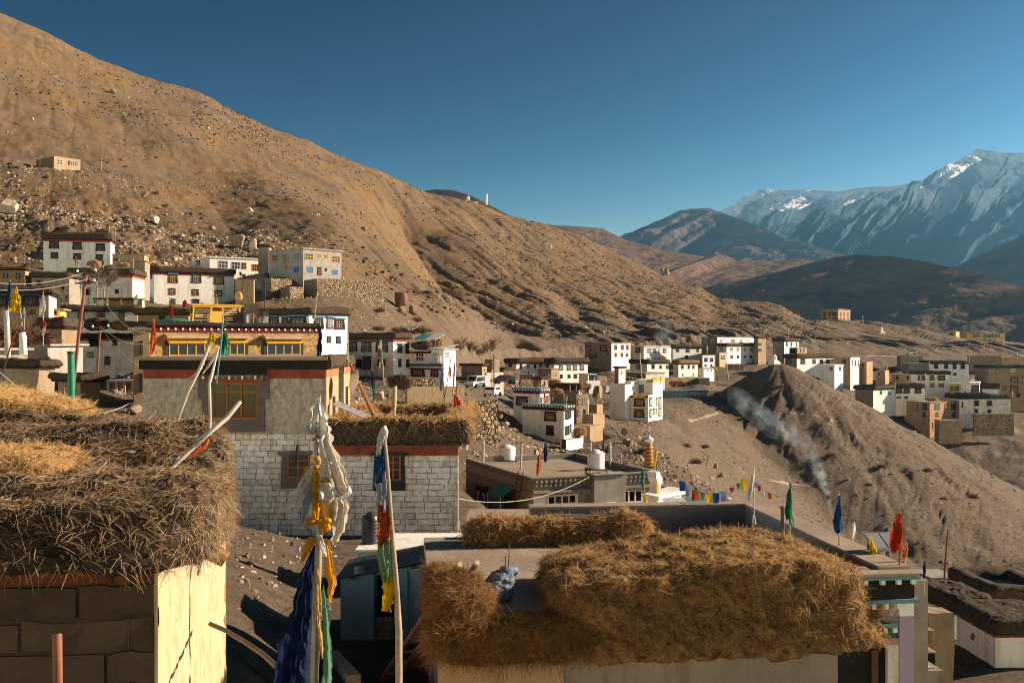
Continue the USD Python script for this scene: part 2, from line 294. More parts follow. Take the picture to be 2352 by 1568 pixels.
_sx = np.array([f[0] for f in SKYL], float); SY = PchipInterpolator(_sx, [f[1] for f in SKYL]); SZ = PchipInterpolator(_sx, [zv(f[2], f[1]) for f in SKYL])
_cx = np.array(sorted(COLS), float)

def _raw_z(x, Y):
    x, Y = np.asarray(x, float), np.asarray(Y, float)
    tab = []
    for c in _cx:
        pts = COLS[int(c)] + [(float(FY(c)), float(FZ(c)))]
        tab.append(np.interp(Y[:, 0], [p[0] for p in pts], [p[1] for p in pts]))
    near = PchipInterpolator(_cx, np.array(tab).T, axis=1)(np.clip(x[0], _cx[0], _cx[-1]))
    near = gaussian_filter(near, (2.0, 9.0), mode='nearest')
    fy, fz, sy, sz = FY(x), FZ(x), SY(x), SZ(x)
    t = (Y - fy) / (sy - fy)
    g = np.where(t < 1, t - .10 * np.sin(np.pi * np.clip(t, 0, 1)) * (1 - .6 * np.clip(t, 0, 1)), 1.0)
    far = fz + (sz - fz) * g - np.where(t > 1, .22 * (Y - sy) + .0006 * (Y - sy) ** 2, 0)
    return np.where(Y < fy, near, far)
_bx, _by = np.linspace(-400, 2760, 420), np.concatenate([np.geomspace(3, 200, 170, endpoint=False), np.linspace(200, 900, 260, endpoint=False), np.geomspace(900, 1750, 30)])
_bt = RegularGridInterpolator((_by, _bx), _raw_z(*np.meshgrid(_bx, _by)), bounds_error=False, fill_value=None)
def base_z(x, Y):
    """Ground height along the ray column x (picture), at the distances Y."""
    x, Y = np.broadcast_arrays(np.asarray(x, float), np.asarray(Y, float))
    return _bt(np.stack([Y.ravel(), np.clip(x.ravel(), -400, 2760)], -1)).reshape(Y.shape)

def pix_of_ground(x, v):
    """(X, Y) where the ray at (x, v) meets the far slope."""
    Ys = np.linspace(float(FY(x)), float(SY(x)), 300); z = base_z(np.full(300, x), Ys)
    k = np.argmin(np.abs(784 - FPX * z / Ys - v)); return np.array([(x - 1176) / FPX * Ys[k], Ys[k]])

def seg_dist(X, Y, pts):
    best = np.full(X.shape, 1e9); side = np.zeros(X.shape); par = np.zeros(X.shape); n = len(pts) - 1
    for i in range(n):
        a, b = pts[i], pts[i + 1]; d = b - a; L = d @ d
        t = np.clip(((X - a[0]) * d[0] + (Y - a[1]) * d[1]) / L, 0, 1)
        px, py = X - a[0] - t * d[0], Y - a[1] - t * d[1]; r = np.hypot(px, py)
        m = r < best; best = np.where(m, r, best); side = np.where(m, np.sign(d[0] * py - d[1] * px), side); par = np.where(m, (i + t) / n, par)
    return best, side, par
GULLIES = [([(890, 430), (925, 478), (965, 530), (992, 562), (1040, 620), (1085, 668), (1150, 735), (1200, 778)], 15, 42),
           ([(1290, 660), (1330, 710), (1370, 750)], 2.5, 12), ([(1240, 700), (1290, 745), (1320, 770)], 2.0, 9), ([(1420, 690), (1450, 715), (1480, 745)], 2.0, 9),
           ([(560, 330), (640, 430), (700, 500), (790, 560), (880, 640)], -5, 40), ([(300, 230), (420, 330), (520, 400)], -4, 35),
           ([(1010, 700), (1080, 760), (1130, 800)], -3, 22)]
GUL = [([pix_of_ground(*p) for p in g[0]], g[1], g[2]) for g in GULLIES]
CONE = (at(1790, 836, 268)[0], 268.0, zv(834, 268))
PADS = []          # (X corner, Y corner, theta, left, right, front, back, z): level ground under buildings

def land(x, Y):
    X = (x - 1176) / FPX * Y
    z = base_z(x, Y)
    P = np.stack([X, Y, np.zeros_like(X)], -1)
    far = np.clip((Y - FY(x)) / 60, 0, 1)
    for pts, d, w in GUL:
        r, side, t = seg_dist(X, Y, pts)
        end = np.clip(np.minimum(t, 1 - t) * 5, 0, 1)
        f = np.clip(1 - r / w, 0, 1); f = f * f * (3 - 2 * f) if d < 0 else f ** 1.3
        z = z - d * end * f * far
    # broken ground: broad swells, downhill rills, lumps
    z += far * (fbm(P / 70, 3, 5) * 10 + fbm(P / 18, 3, 6) * 1.6)
    rill = np.abs(fbm(np.stack([(X * .8 + Y * .35) / 7, (Y * .8 - X * .35) / 60, X * 0], -1), 4, 9))
    z -= far * (np.clip(.12 - rill, 0, 1) * 11) * np.clip((x - 600) / 500, .25, 1)
    foot = np.exp(-((Y - FY(x) - 22) / 26) ** 2) * np.clip((x - 1300) / 150, 0, 1)          # eroded bank above the far village
    rg = np.abs(fbm(np.stack([X / 5.5 + Y * .05, Y / 70, X * 0 + 3], -1), 3, 14))
    z += foot * (np.clip(rg - .10, -.1, .2) * 14)
    vil = np.clip((Y - 62) / 50, 0, 1) * np.clip((FY(x) - Y) / 18, 0, 1); z -= vil * (1.5 + np.clip(Y - 120, 0, 200) * .006) * np.clip((1500 - x) / 200, .12, 1)
    z += np.clip((Y - 45) / 60, .12, 1) * (fbm(P / 6, 4, 3) * 1.6 + fbm(P / 1.7, 3, 4) * .35 * np.clip(1.2 - Y / 500, .3, 1))
    scree = np.clip(1 - np.abs(x - 250) / 420, 0, 1) * np.exp(-((Y - 300) / 60) ** 2)
    z += scree * (fbm(P / 9, 4, 21) * 7 + fbm(P / 2.2, 2, 22) * 2.2)
    # the cone in the middle of the village
    dx, dy = X - CONE[0], Y - CONE[1]; r = np.hypot(dx, dy); a = np.arctan2(dy, dx)
    a = a + fbm(P / 14, 3, 36) * .5; rr = np.abs(fbm(np.stack([np.cos(a) * 5, np.sin(a) * 5, r / 60], -1), 4, 31))
    zc = CONE[2] + 1.5 - .56 * np.sqrt(r * r + 9) - np.clip(.11 - rr, 0, 1) * 7 * np.clip(r / 25, 0, 1) * np.clip(1.6 - r / 60, .2, 1) + fbm(P / 5, 4, 33) * 1.3 * np.clip(r / 15, .2, 1) + fbm(P / 1.6, 3, 34) * .5
    k = 4.0; h = np.clip(.5 + .5 * (zc - z) / k, 0, 1); z = z * (1 - h) + zc * h + k * h * (1 - h) * .5
    for cx, cy, th, l, rt, fr, bk, pz in PADS:
        s, c = math.sin(th), math.cos(th); lx, ly = (X - cx) * c - (Y - cy) * s, (X - cx) * s + (Y - cy) * c
        d = np.hypot(np.maximum(np.maximum(-l - lx, lx - rt), 0), np.maximum(np.maximum(-fr - ly, ly - bk), 0))
        if cy < 5: continue
        m = np.clip(1 - d / (3.0 + cy * .008), 0, 1); m = m * m * (3 - 2 * m)
        z = z + m * np.clip(pz - z, -9, .9)
    return X, z

def ground_at(X, Y):
    x = np.atleast_1d(np.asarray(X, float)) / np.atleast_1d(np.asarray(Y, float)) * FPX + 1176
    return land(x, np.atleast_1d(np.asarray(Y, float)))[1]

def hit(fr, x, v, Y):
    """Distance at which the sight line through (x, v) meets the ground, near the guess Y."""
    px, pv = fx(fr, x), fv(fr, v); Ys = np.linspace(Y * .72, Y * 1.35, 160); d = land(np.full(160, px), Ys)[1] - zv(pv, Ys); k = np.nonzero((d[:-1] < 0) & (d[1:] >= 0))[0]
    return float(Ys[k[np.argmin(np.abs(Ys[k] - Y))]]) if len(k) else Y
def land_material():
    n = {'g': ('geometry', {}), 'big': ('noise_texture', {'scale': .018, 'detail': 5.0, 'roughness': .6}), 'mid': ('noise_texture', {'scale': .16, 'detail': 6.0, 'roughness': .65}),
         'fine': ('noise_texture', {'scale': 1.3, 'detail': 5.0, 'roughness': .7}), 'm2': ('mapping', {'scale': (1, 1, 1)}),
         'rb': ('rgb_ramp', {'ramp': [(0, (.245, .148, .064)), (.36, (.225, .138, .064)), (.48, (.19, .125, .07)), (.58, (.185, .128, .082)), (.70, (.15, .105, .07)), (1, (.13, .092, .064))]}),
         'rm': ('rgb_ramp', {'ramp': [(0, (.62, .60, .58)), (.42, (.92, .92, .92)), (.55, (1.0, 1.0, 1.0)), (.75, (1.18, 1.16, 1.1)), (1, (1.3, 1.28, 1.2))]}),
         'rf': ('rgb_ramp', {'ramp': [(0, (.5, .5, .5)), (.36, (.72, .70, .68)), (.5, (1, 1, 1)), (.68, (1.22, 1.2, 1.15)), (1, (1.6, 1.55, 1.45))]}),
         'v': ('voronoi_texture', {'scale': .42, 'feature': 'f1'}), 'rv': ('rgb_ramp', {'ramp': [(0, (.45, .42, .40)), (.16, (.5, .47, .45)), (.24, (1, 1, 1)), (1, (1, 1, 1))]}),
         'a': ('mix', {'mix_type': 'multiply', 'fac': 1.0}), 'b': ('mix', {'mix_type': 'multiply', 'fac': 1.0}), 'c': ('mix', {'mix_type': 'multiply', 'fac': .55}),
         'bn': ('noise_texture', {'scale': 1.0, 'detail': 8.0, 'roughness': .78}), 'bp': ('bump', {'strength': 1.0, 'distance': .8}),
         'sz': ('separate_xyz', {}), 'zr': ('map_range', {'from_min': -6.0, 'from_max': 22.0, 'clamp': True}), 'lowc': ('rgb_ramp', {'ramp': [(0, (.215, .165, .125)), (.5, (.185, .14, .105)), (1, (.155, .118, .09))]}), 'zx': ('mix', {'mix_type': 'mix'}),
         'v2': ('voronoi_texture', {'scale': .9, 'feature': 'f1'}), 'rv2': ('rgb_ramp', {'ramp': [(0, (1.7, 1.65, 1.55)), (.10, (1.5, 1.45, 1.4)), (.17, (1, 1, 1)), (1, (1, 1, 1))]}), 'd': ('mix', {'mix_type': 'multiply', 'fac': .75}),
         'p': ('principled_bsdf', {'roughness': .95, 'specular_ior_level': .1})}
    l = [('g.position', f'{k}.vector') for k in ('big', 'mid', 'fine', 'v', 'bn')] + [('big.fac', 'rb.fac'), ('mid.fac', 'rm.fac'), ('fine.fac', 'rf.fac'), ('v.distance', 'rv.fac'),
         ('g.position', 'sz.vector'), ('sz.z', 'zr.value'), ('zr.result', 'zx.fac'), ('mid.fac', 'lowc.fac'), ('lowc.color', 'zx.color1'), ('rb.color', 'zx.color2'), ('zx.color', 'a.color1'), ('g.position', 'v2.vector'), ('v2.distance', 'rv2.fac'), ('c.color', 'd.color1'), ('rv2.color', 'd.color2'), ('rm.color', 'a.color2'), ('a.color', 'b.color1'), ('rf.color', 'b.color2'), ('b.color', 'c.color1'), ('rv.color', 'c.color2'), ('d.color', 'p.base_color'),
         ('bn.fac', 'bp.height'), ('bp.normal', 'p.normal')]
    MATS['land'] = usdkit.material(stage, '/World/Looks/land', n, l, surface='p.BSDF')
land_material()
def build_land():
    xs = np.linspace(-380, 2740, 820)
    Ys = np.concatenate([np.geomspace(3, 60, 70, endpoint=False), np.geomspace(60, 230, 170, endpoint=False), np.geomspace(230, 900, 300, endpoint=False), np.geomspace(900, 1700, 14)])
    YY, XX = np.meshgrid(Ys, xs, indexing='ij')
    X, Z = land(XX, YY)
    v = np.stack([X, YY, Z], -1).reshape(-1, 3)
    return v, grid_faces(len(Ys), len(xs))

# ------------------------------------------------------------------ far hills and the snow range
def range_mesh(ridge, front, back, slope, ns, nt, rough, seed, shear=0.0, p=1.0, spur=(90, .5), jag=0.0):
    """A ridge through the points (x, v, Y); falls `front` metres towards the camera's side and `back` behind."""
    R = np.array([at(*q) for q in ridge]); s0 = np.concatenate([[0], np.cumsum(np.linalg.norm(np.diff(R[:, :2], axis=0), axis=1))])
    L = s0[-1]; s = np.linspace(0, L, ns); C = np.stack([np.interp(s, s0, R[:, k]) for k in range(3)], -1)
    sm = np.stack([np.interp(s, s0, R[:, k]) for k in range(2)], -1)
    d = (sm[-1] - sm[0]) / np.linalg.norm(sm[-1] - sm[0]); nrm = np.array([d[1], -d[0]])
    if nrm[1] > 0: nrm = -nrm
    t = np.concatenate([-np.geomspace(1, back + 1, nt // 5)[::-1] + 1, np.geomspace(1, front / 12 + 1, nt - nt // 5)[1:] * 12 - 12])
    S, T = np.meshgrid(s, t, indexing='ij')
    XY = C[:, None, :2] + nrm * T[..., None]
    XY = XY + (d * shear) * np.maximum(T, 0)[..., None]
    Z = C[:, None, 2] - slope * np.abs(T) ** p
    far = np.clip(T / (front * .15), 0, 1)
    w = spur[0]; q = np.stack([S / w, T / (w * 6), S * 0 + seed], -1)
    rid = 1 - np.abs(2 * meshkit.fbm(q, 4, seed) - 1)
    Z += far * (rid - .6) * w * spur[1] * 2
    P = np.stack([XY[..., 0], XY[..., 1], Z], -1)
    Z += np.clip(np.abs(T) / 60, .0 if not jag else jag, 1) * fbm(P / (w * .5), 5, seed + 3) * rough
    v = np.stack([XY[..., 0], XY[..., 1], Z], -1).reshape(-1, 3)
    return v, grid_faces(len(s), len(t)), np.stack([S / w, T / w], -1).reshape(-1, 2)

def rock_range_material(name, rock, rock2, snow=None, s0=.494, s1=.504):
    n = {'g': ('geometry', {}), 'n': ('noise_texture', {'scale': .012, 'detail': 7.0, 'roughness': .65}), 'r': ('rgb_ramp', {'ramp': [(0, rock), (.35, rock), (.65, rock2), (1, rock2)]}),
         'p': ('principled_bsdf', {'roughness': .95, 'specular_ior_level': .05}), 'bn': ('noise_texture', {'scale': .02, 'detail': 8.0, 'roughness': .7}), 'bp': ('bump', {'strength': 1.0, 'distance': 30.0})}
    l = [('g.position', 'n.vector'), ('n.fac', 'r.fac'), ('g.position', 'bn.vector'), ('bn.fac', 'bp.height'), ('bp.normal', 'p.normal')]
    if snow:
        n.update({'u': ('uvmap', {'attribute': 'st'}), 'mp': ('mapping', {'scale': (4.2, .42, 1.0)}), 'sn': ('noise_texture', {'scale': 1.0, 'detail': 9.0, 'roughness': .68}),
                  'sx': ('separate_xyz', {}), 'hr': ('map_range', {'from_min': snow[0], 'from_max': snow[1], 'to_min': -.11, 'to_max': .13, 'clamp': True}), 'ad': ('math', {'math_type': 'add'}),
                  'sr': ('map_range', {'from_min': s0, 'from_max': s1, 'clamp': True}), 'mx': ('mix', {'color2': (.82, .86, .90)})})
        l += [('u.UV', 'mp.vector'), ('mp.vector', 'sn.vector'), ('g.position', 'sx.vector'), ('sx.z', 'hr.value'), ('sn.fac', 'ad.value1'), ('hr.result', 'ad.value2'), ('ad.value', 'sr.value'),
              ('sr.result', 'mx.fac'), ('r.color', 'mx.color1'), ('mx.color', 'p.base_color')]
    else:
        l.append(('r.color', 'p.base_color'))
    MATS[name] = usdkit.material(stage, '/World/Looks/' + name, n, l, surface='p.BSDF')
rock_range_material('snow_rock', (.055, .05, .05), (.09, .08, .075), snow=(420, 1020))
rock_range_material('grey_rock', (.15, .125, .115), (.20, .165, .145))
rock_range_material('pink_hill', (.27, .17, .115), (.21, .135, .10))
rock_range_material('dun_hill', (.30, .20, .14), (.23, .155, .115))

def far_hill(name, ridge, front, back, slope, m, **k):
    kw = dict(ns=260, nt=110, rough=20, seed=1); kw.update(k)
    v, f, uv = range_mesh(ridge, front, back, slope, **kw)
    solo(name, (v, f), m, kind='structure', uv=uv)
def build_far():
    # snow range: runs from far on the left to nearer on the right, so that its face lies in shade
    far_hill('snow_mountain', [(1330, 600, 9800), (1410, 556, 9500), (1433, 540, 9300), (1470, 528, 9100), (1475, 533, 9050), (1500, 520, 8900), (1545, 490, 8700), (1563, 485, 8600), (1590, 500, 8450), (1650, 487, 8200), (1684, 472, 8000), (1720, 452, 7850), (1745, 436, 7750), (1790, 438, 7550), (1830, 436, 7400), (1880, 437, 7200), (1925, 439, 7050), (1996, 430, 6800), (2045, 427, 6650),
             (2130, 418, 6350), (2180, 382, 6150), (2245, 341, 5950), (2262, 345, 5900), (2300, 352, 5800), (2335, 352, 5700), (2352, 350, 5650), (2450, 330, 5400), (2700, 360, 4900), (3000, 420, 4300)], 3000, 1500, .62, 'snow_rock', ns=600, nt=220, rough=130, seed=4, shear=.35, spur=(330, .42), jag=.10)
    far_hill('grey_mountain', [(1380, 640, 6200), (1440, 560, 6000), (1500, 512, 5700), (1540, 497, 5500), (1580, 480, 5300), (1625, 478, 5100), (1690, 500, 4900), (1740, 518, 4700), (1800, 545, 4500), (1860, 560, 4350), (1960, 590, 4100), (2100, 625, 3800), (2300, 640, 3500), (2600, 640, 3200)], 2200, 900, .50, 'grey_rock', ns=300, nt=120, rough=60, seed=8, shear=.3, spur=(240, .25), jag=.12)
    far_hill('brown_ridge', [(2060, 660, 3200), (2200, 610, 3000), (2290, 570, 2800), (2352, 540, 2700), (2500, 500, 2500), (2700, 470, 2300)], 1500, 700, .50, 'grey_rock', rough=30, seed=19, spur=(150, .2), jag=.1)
    far_hill('pink_slope', [(1180, 505, 2900), (1262, 517, 2850), (1330, 520, 2800), (1385, 525, 2750), (1400, 533, 2720), (1440, 552, 2650), (1520, 572, 2550), (1620, 590, 2450), (1660, 583, 2420), (1690, 598, 2400), (1780, 600, 2350), (1840, 594, 2320), (1870, 600, 2300), (1950, 625, 2280), (2100, 660, 2250)], 1300, 500, .27, 'pink_hill', rough=10, seed=11, spur=(110, .12), jag=.05)
    far_hill('brown_hill', [(1480, 700, 2050), (1560, 672, 2000), (1640, 655, 1950), (1720, 640, 1880), (1800, 620, 1800), (1860, 604, 1730), (1920, 590, 1650), (1975, 585, 1560), (2040, 588, 1470), (2120, 600, 1380), (2230, 625, 1280), (2352, 660, 1180), (2500, 715, 1080), (2700, 780, 1000)], 900, 700, .42, 'dun_hill', ns=300, nt=130, rough=22, seed=14, spur=(150, .15), p=1.0, jag=.02)
    far_hill('dark_knoll', [(940, 452, 1650), (975, 439, 1600), (1000, 435, 1580), (1040, 437, 1540), (1075, 447, 1500), (1100, 458, 1470), (1130, 474, 1450), (1180, 500, 1420)], 700, 300, .40, 'dun_hill', ns=90, nt=50, rough=6, seed=23, spur=(60, .05))
# ------------------------------------------------------------------ houses
FR['R1'] = (0, 0, .2502)
STY = {  # surround, frame, pane, lintel, columns, rows
    'b': ('black_paint', 'wood_dark', 'glass_dark', None, 3, 1), 'y': ('black_paint', 'wood_yellow', 'glass_dark', 'block_blue', 3, 1), 'Y': ('black_paint', 'wood_yellow', 'glass_dark', None, 2, 1),
    'u': ('black_paint', 'wood_dark', 'curtain', 'block_blue', 3, 1), 'g': ('black_paint', 'wood_grey', 'glass_dark', 'trim_green', 3, 1), 'o': ('grey_surround', 'wood_orange', 'glass_dark', None, 3, 1),
    'w': (None, 'wood_white', 'glass_dark', None, 3, 2), 'r': (None, 'orange_band', 'glass_dark', None, 2, 1), 'p': (None, 'wood_yellow', 'glass_dark', None, 3, 2), 'm': ('maroon', 'wood_dark', 'curtain', None, 4, 1),
    'h': ('grey_surround', None, 'dark_hole', None, 1, 1), 'k': ('black_paint', None, 'glass_dark', None, 1, 1), 't': (None, 'cement', 'tarp_blue', None, 1, 1), 'c': ('black_paint', 'wood_dark', 'curtain_tan', None, 4, 1),
    'd': ('black_paint', 'wood_dark', 'wood_dark', None, 2, 1), 'D': ('black_paint', 'wood_yellow', 'wood_yellow', None, 1, 1), 'q': ('black_paint', 'wood_dark', 'curtain_tan', 'wood_yellow', 3, 1), 'n': (None, None, 'dark_hole', None, 1, 1), 'B': (None, 'trim_teal', 'glass_dark', None, 2, 1)}

def rect_loop(x0, x1, y0, y1, n):
    """n points round a rectangle, corner to corner."""
    L = np.array([x1 - x0, y1 - y0, x1 - x0, y1 - y0], float); k = np.maximum(2, np.round(n * np.array([abs(1), 1, 1, 1]) * .25)).astype(int)
    c = [(x0, y0), (x1, y0), (x1, y1), (x0, y1), (x0, y0)]; p = []
    for i in range(4):
        t = np.arange(k[i])[:, None] / k[i]; p.append(np.array(c[i]) * (1 - t) + np.array(c[i + 1]) * t)
    return np.vstack(p)
def brush_ring(x0, x1, y0, y1, z0, h, th, seed=0, n=64, amp=.12, over=.2, ns=.55):
    """A stacked-brushwood parapet round a flat roof."""
    th = min(th, (x1 - x0) * .45, (y1 - y0) * .45)
    prof = [(th, 0), (-over * .4, 0), (-over, h * .25), (-over * .9, h * .62), (-over * .35, h * .92), (th * .3, h * 1.03), (th * .75, h * .93), (th * 1.02, h * .5), (th, 0)]
    rows = [np.column_stack([rect_loop(x0 + o, x1 - o, y0 + o, y1 - o, n), np.full(4 * max(2, round(n * .25)), z0 + z)]) for o, z in prof]
    G = np.array(rows); m = G.shape[1]
    d = np.stack([fbm(G / ns + seed * 7.3 + k * 31, 3, seed + k) for k in range(3)], -1) * amp * 2.4
    d[0] = d[-1] = 0; d[1, :, 2] *= .3; G = G + d; G[-1] = G[0]
    sag = (fbm(np.column_stack([G[5, :, 0], G[5, :, 1], np.zeros(m) + seed]) / 3.2, 2, seed)) * h * .35
    w = np.clip((G[..., 2] - z0) / h, 0, 1); G[..., 2] += w * sag
    return G.reshape(-1, 3), grid_faces(len(prof), m, closed=True)

def rbox(hx, hy, hz, sub=5, p=5.0):
    m = trimesh.creation.icosphere(sub, 1.0); d = np.array(m.vertices)
    r = (np.abs(d) ** p).sum(1, keepdims=True) ** (-1 / p)
    return d * r * np.array([hx, hy, hz]), np.array(m.faces)
def lumpy(V, F, amp, sc, seed):
    """Pushes a closed shape in and out along its normals with noise."""
    _, _, n = meshkit.arrays((V, F), True)
    return V + n * (fbm(V / sc + seed, 4, seed) * amp * 2)[:, None] + n * (fbm(V / (sc * .28) + seed, 3, seed + 5) * amp * .7)[:, None]


def rough_wall(x0, x1, y0, y1, z0, z1, amp, seed, rag=.25):
    m = trimesh.creation.box([1, 1, 1]); v, f = np.array(m.vertices), np.array(m.faces)
    for _ in range(4): v, f = trimesh.remesh.subdivide(v, f)
    v = (v + .5) * [x1 - x0, y1 - y0, z1 - z0] + [x0, y0, z0]; t = np.clip((v[:, 2] - z0) / (z1 - z0), 0, 1)
    for k in range(2): v[:, k] += fbm(v / .9 + seed + 40 * k, 4, seed + k) * amp * 2
    v[:, 2] += t ** 3 * fbm(np.column_stack([v[:, 0], v[:, 1], v[:, 0] * 0]) / 1.3 + seed, 3, seed + 7) * rag * 2; return v, f

class House:
    def __init__(s, label, fr, xl, xc, xr, vt, vb, Y, th, wall='white_wash', side=None, par=None, ppx=0, band=None, wins='', depth=None, name='house', cat='house', group=None, drop=5.0, bandpx=None, over=.22, wv=None, uvwall=False, floor='roof_mud'):
        s.__dict__.update(locals()); s.th = math.radians(th)
        if Y is None: Y = float(pix_of_ground(fx(fr, xc), fv(fr, vb))[1])
        s.Y = Y; s.C = at(xc, vb, Y, fr); s.c, s.s = math.cos(s.th), math.sin(s.th)
        s.H = (784 - fv(fr, vt)) / FPX * Y - s.C[2]
        u = (fx(fr, xl) - 1176) / FPX; s.L = (s.C[0] - u * Y) / (s.c + u * s.s)
        if depth is None:
            u = (fx(fr, xr) - 1176) / FPX; depth = (u * Y - s.C[0]) / (s.s - u * s.c)
        s.D = float(np.clip(depth, 1.0, 30)); s.L = float(np.clip(s.L, .8, 40)); s.px = Y / FPX * FR[fr][2]
        PADS.append((s.C[0], s.C[1], s.th, s.L, 0, 1.0, s.D, s.C[2] - .1))
    def loc(s, face, x, v):
        u = (fx(s.fr, x) - 1176) / FPX
        if face == 'f': a = -(s.C[0] - u * s.Y) / (s.c + u * s.s); Yd = s.Y - a * s.s
        else: a = (u * s.Y - s.C[0]) / (s.s - u * s.c); Yd = s.Y + a * s.c
        return a, (784 - fv(s.fr, v)) / FPX * Yd - s.C[2]
    def world(s, a, b, z):
        return np.array([s.C[0] + a * s.c + b * s.s, s.C[1] - a * s.s + b * s.c, s.C[2] + z])
    def map(s, face):
        return (lambda q: np.stack([q[:, 0], -q[:, 1], q[:, 2]], -1)) if face == 'f' else (lambda q: np.stack([q[:, 1], q[:, 0], q[:, 2]], -1))
    def put(s, parent, name, face, mb, m, **k):
        v, f = mb.get(); return part(parent, name, (s.map(face)(v), f[:, ::-1]), m, **k)
    def window(s, face, sty, x, v, w, h):
        a, z = s.loc(face, x, v); a0, z0 = s.loc(face, x - w / 2, v + h / 2); a1, z1 = s.loc(face, x + w / 2, v - h / 2)
        W, Hh = abs(a1 - a0), abs(h * FR[s.fr][2] * (s.Y if face == 'f' else s.Y) / FPX); big = w * FR[s.fr][2] > 13
        hi = s.L if face == 'f' else s.D; W = min(W, hi * .8); a = min(max(a, -s.L + W / 2 + .05), -W / 2 - .05) if face == 'f' else min(max(a, W / 2 + .05), s.D - W / 2 - .05)
        z = min(max(z, Hh / 2 - .3), s.H - Hh / 2 - .02)
        win_parts(s, face, a, z, W, Hh, sty, big)
    def build(s):
        s.path = p = thing(s.name, s.label, s.cat, s.C, -math.degrees(s.th), s.group)
        L, D, H = s.L, s.D, s.H
        rough = s.name in ('mud_wall', 'ruined_wall', 'terrace_wall', 'yard_wall', 'field_wall') and s.wall not in ('white_wash',)
        if rough: part(p, 'wall', rough_wall(-L, 0, 0, D, -s.drop, H, min(.14, .05 + .001 * s.Y), int(s.xc) % 50, .08 if s.par else .2), s.wall, smooth=40)
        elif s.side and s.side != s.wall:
            part(p, 'wall', MB().box(-L, -.006, 0, D, -s.drop, H), s.wall); part(p, 'side_wall', MB().box(-.006, 0, 0.004, D, -s.drop, H), s.side)  # many sides are paler than the front, sunlight put into the wall colour
        else: part(p, 'wall', MB().box(-L, 0, 0, D, -s.drop, H), s.wall)
        ph = s.ppx * s.px; seed = abs(hash((s.fr, s.xc, s.vt))) % 997 if False else int(s.xc * 3 + s.vt) % 997
        if s.band:
            hb = (s.bandpx * s.px) if s.bandpx else min(.45, H * .12)
            part(p, 'red_band' if 'red' in s.band else 'painted_band', MB().box(-L - .03, .03, -.03, D, H - hb, H - .005), s.band)
        if s.par in ('brush', 'gold', 'black'):
            ph = max(ph, .35); n = int(np.clip((L + D) * 2 / max(.25, s.Y * .006), 24, 150)); o = s.over
            part(p, 'eave', MB().box(-L - o, o, -o, D + o, H + .003, H + .12), 'brush_black')
            part(p, 'roof', MB().box(-L + .1, -.1, .1, D - .1, H + .12, H + .2), s.floor)
            part(p, 'brush_parapet', brush_ring(-L - o, o, -o, D + o, H + .1, ph, min(.9, L * .3, D * .3), seed, n, amp=min(.14, .05 + s.Y * .001), over=.12), {'brush': 'brush', 'gold': 'brush_gold', 'black': 'brush_black'}[s.par], smooth=True)
        elif s.par == 'slab':
            v, f = rbox(L / 2 + s.over, D / 2 + s.over, ph / 2, 5, 7); v = lumpy(v, f, .10, .5, seed % 60); part(p, 'brush_roof', (v + [-L / 2, D / 2, H + ph / 2 - .05], f), 'brush', smooth=True)
        elif rough: pass
        elif s.par:
            o = .3; part(p, 'roof', MB().box(-L - o, o, -o, D + o, H + .003, H + max(.12, ph)), s.par)
        else:
            part(p, 'roof', MB().box(-L + .15, -.15, .15, D - .15, H - .1, H + .03), s.floor)
        for seg in [q for q in s.wins.split(';') if q.strip()]:
            t = seg.split()
            for q in t[2:]:
                x, v, w, h = [float(c) for c in q.split(',')]; s.window(t[0], t[1], x, v, w, h)
        return s

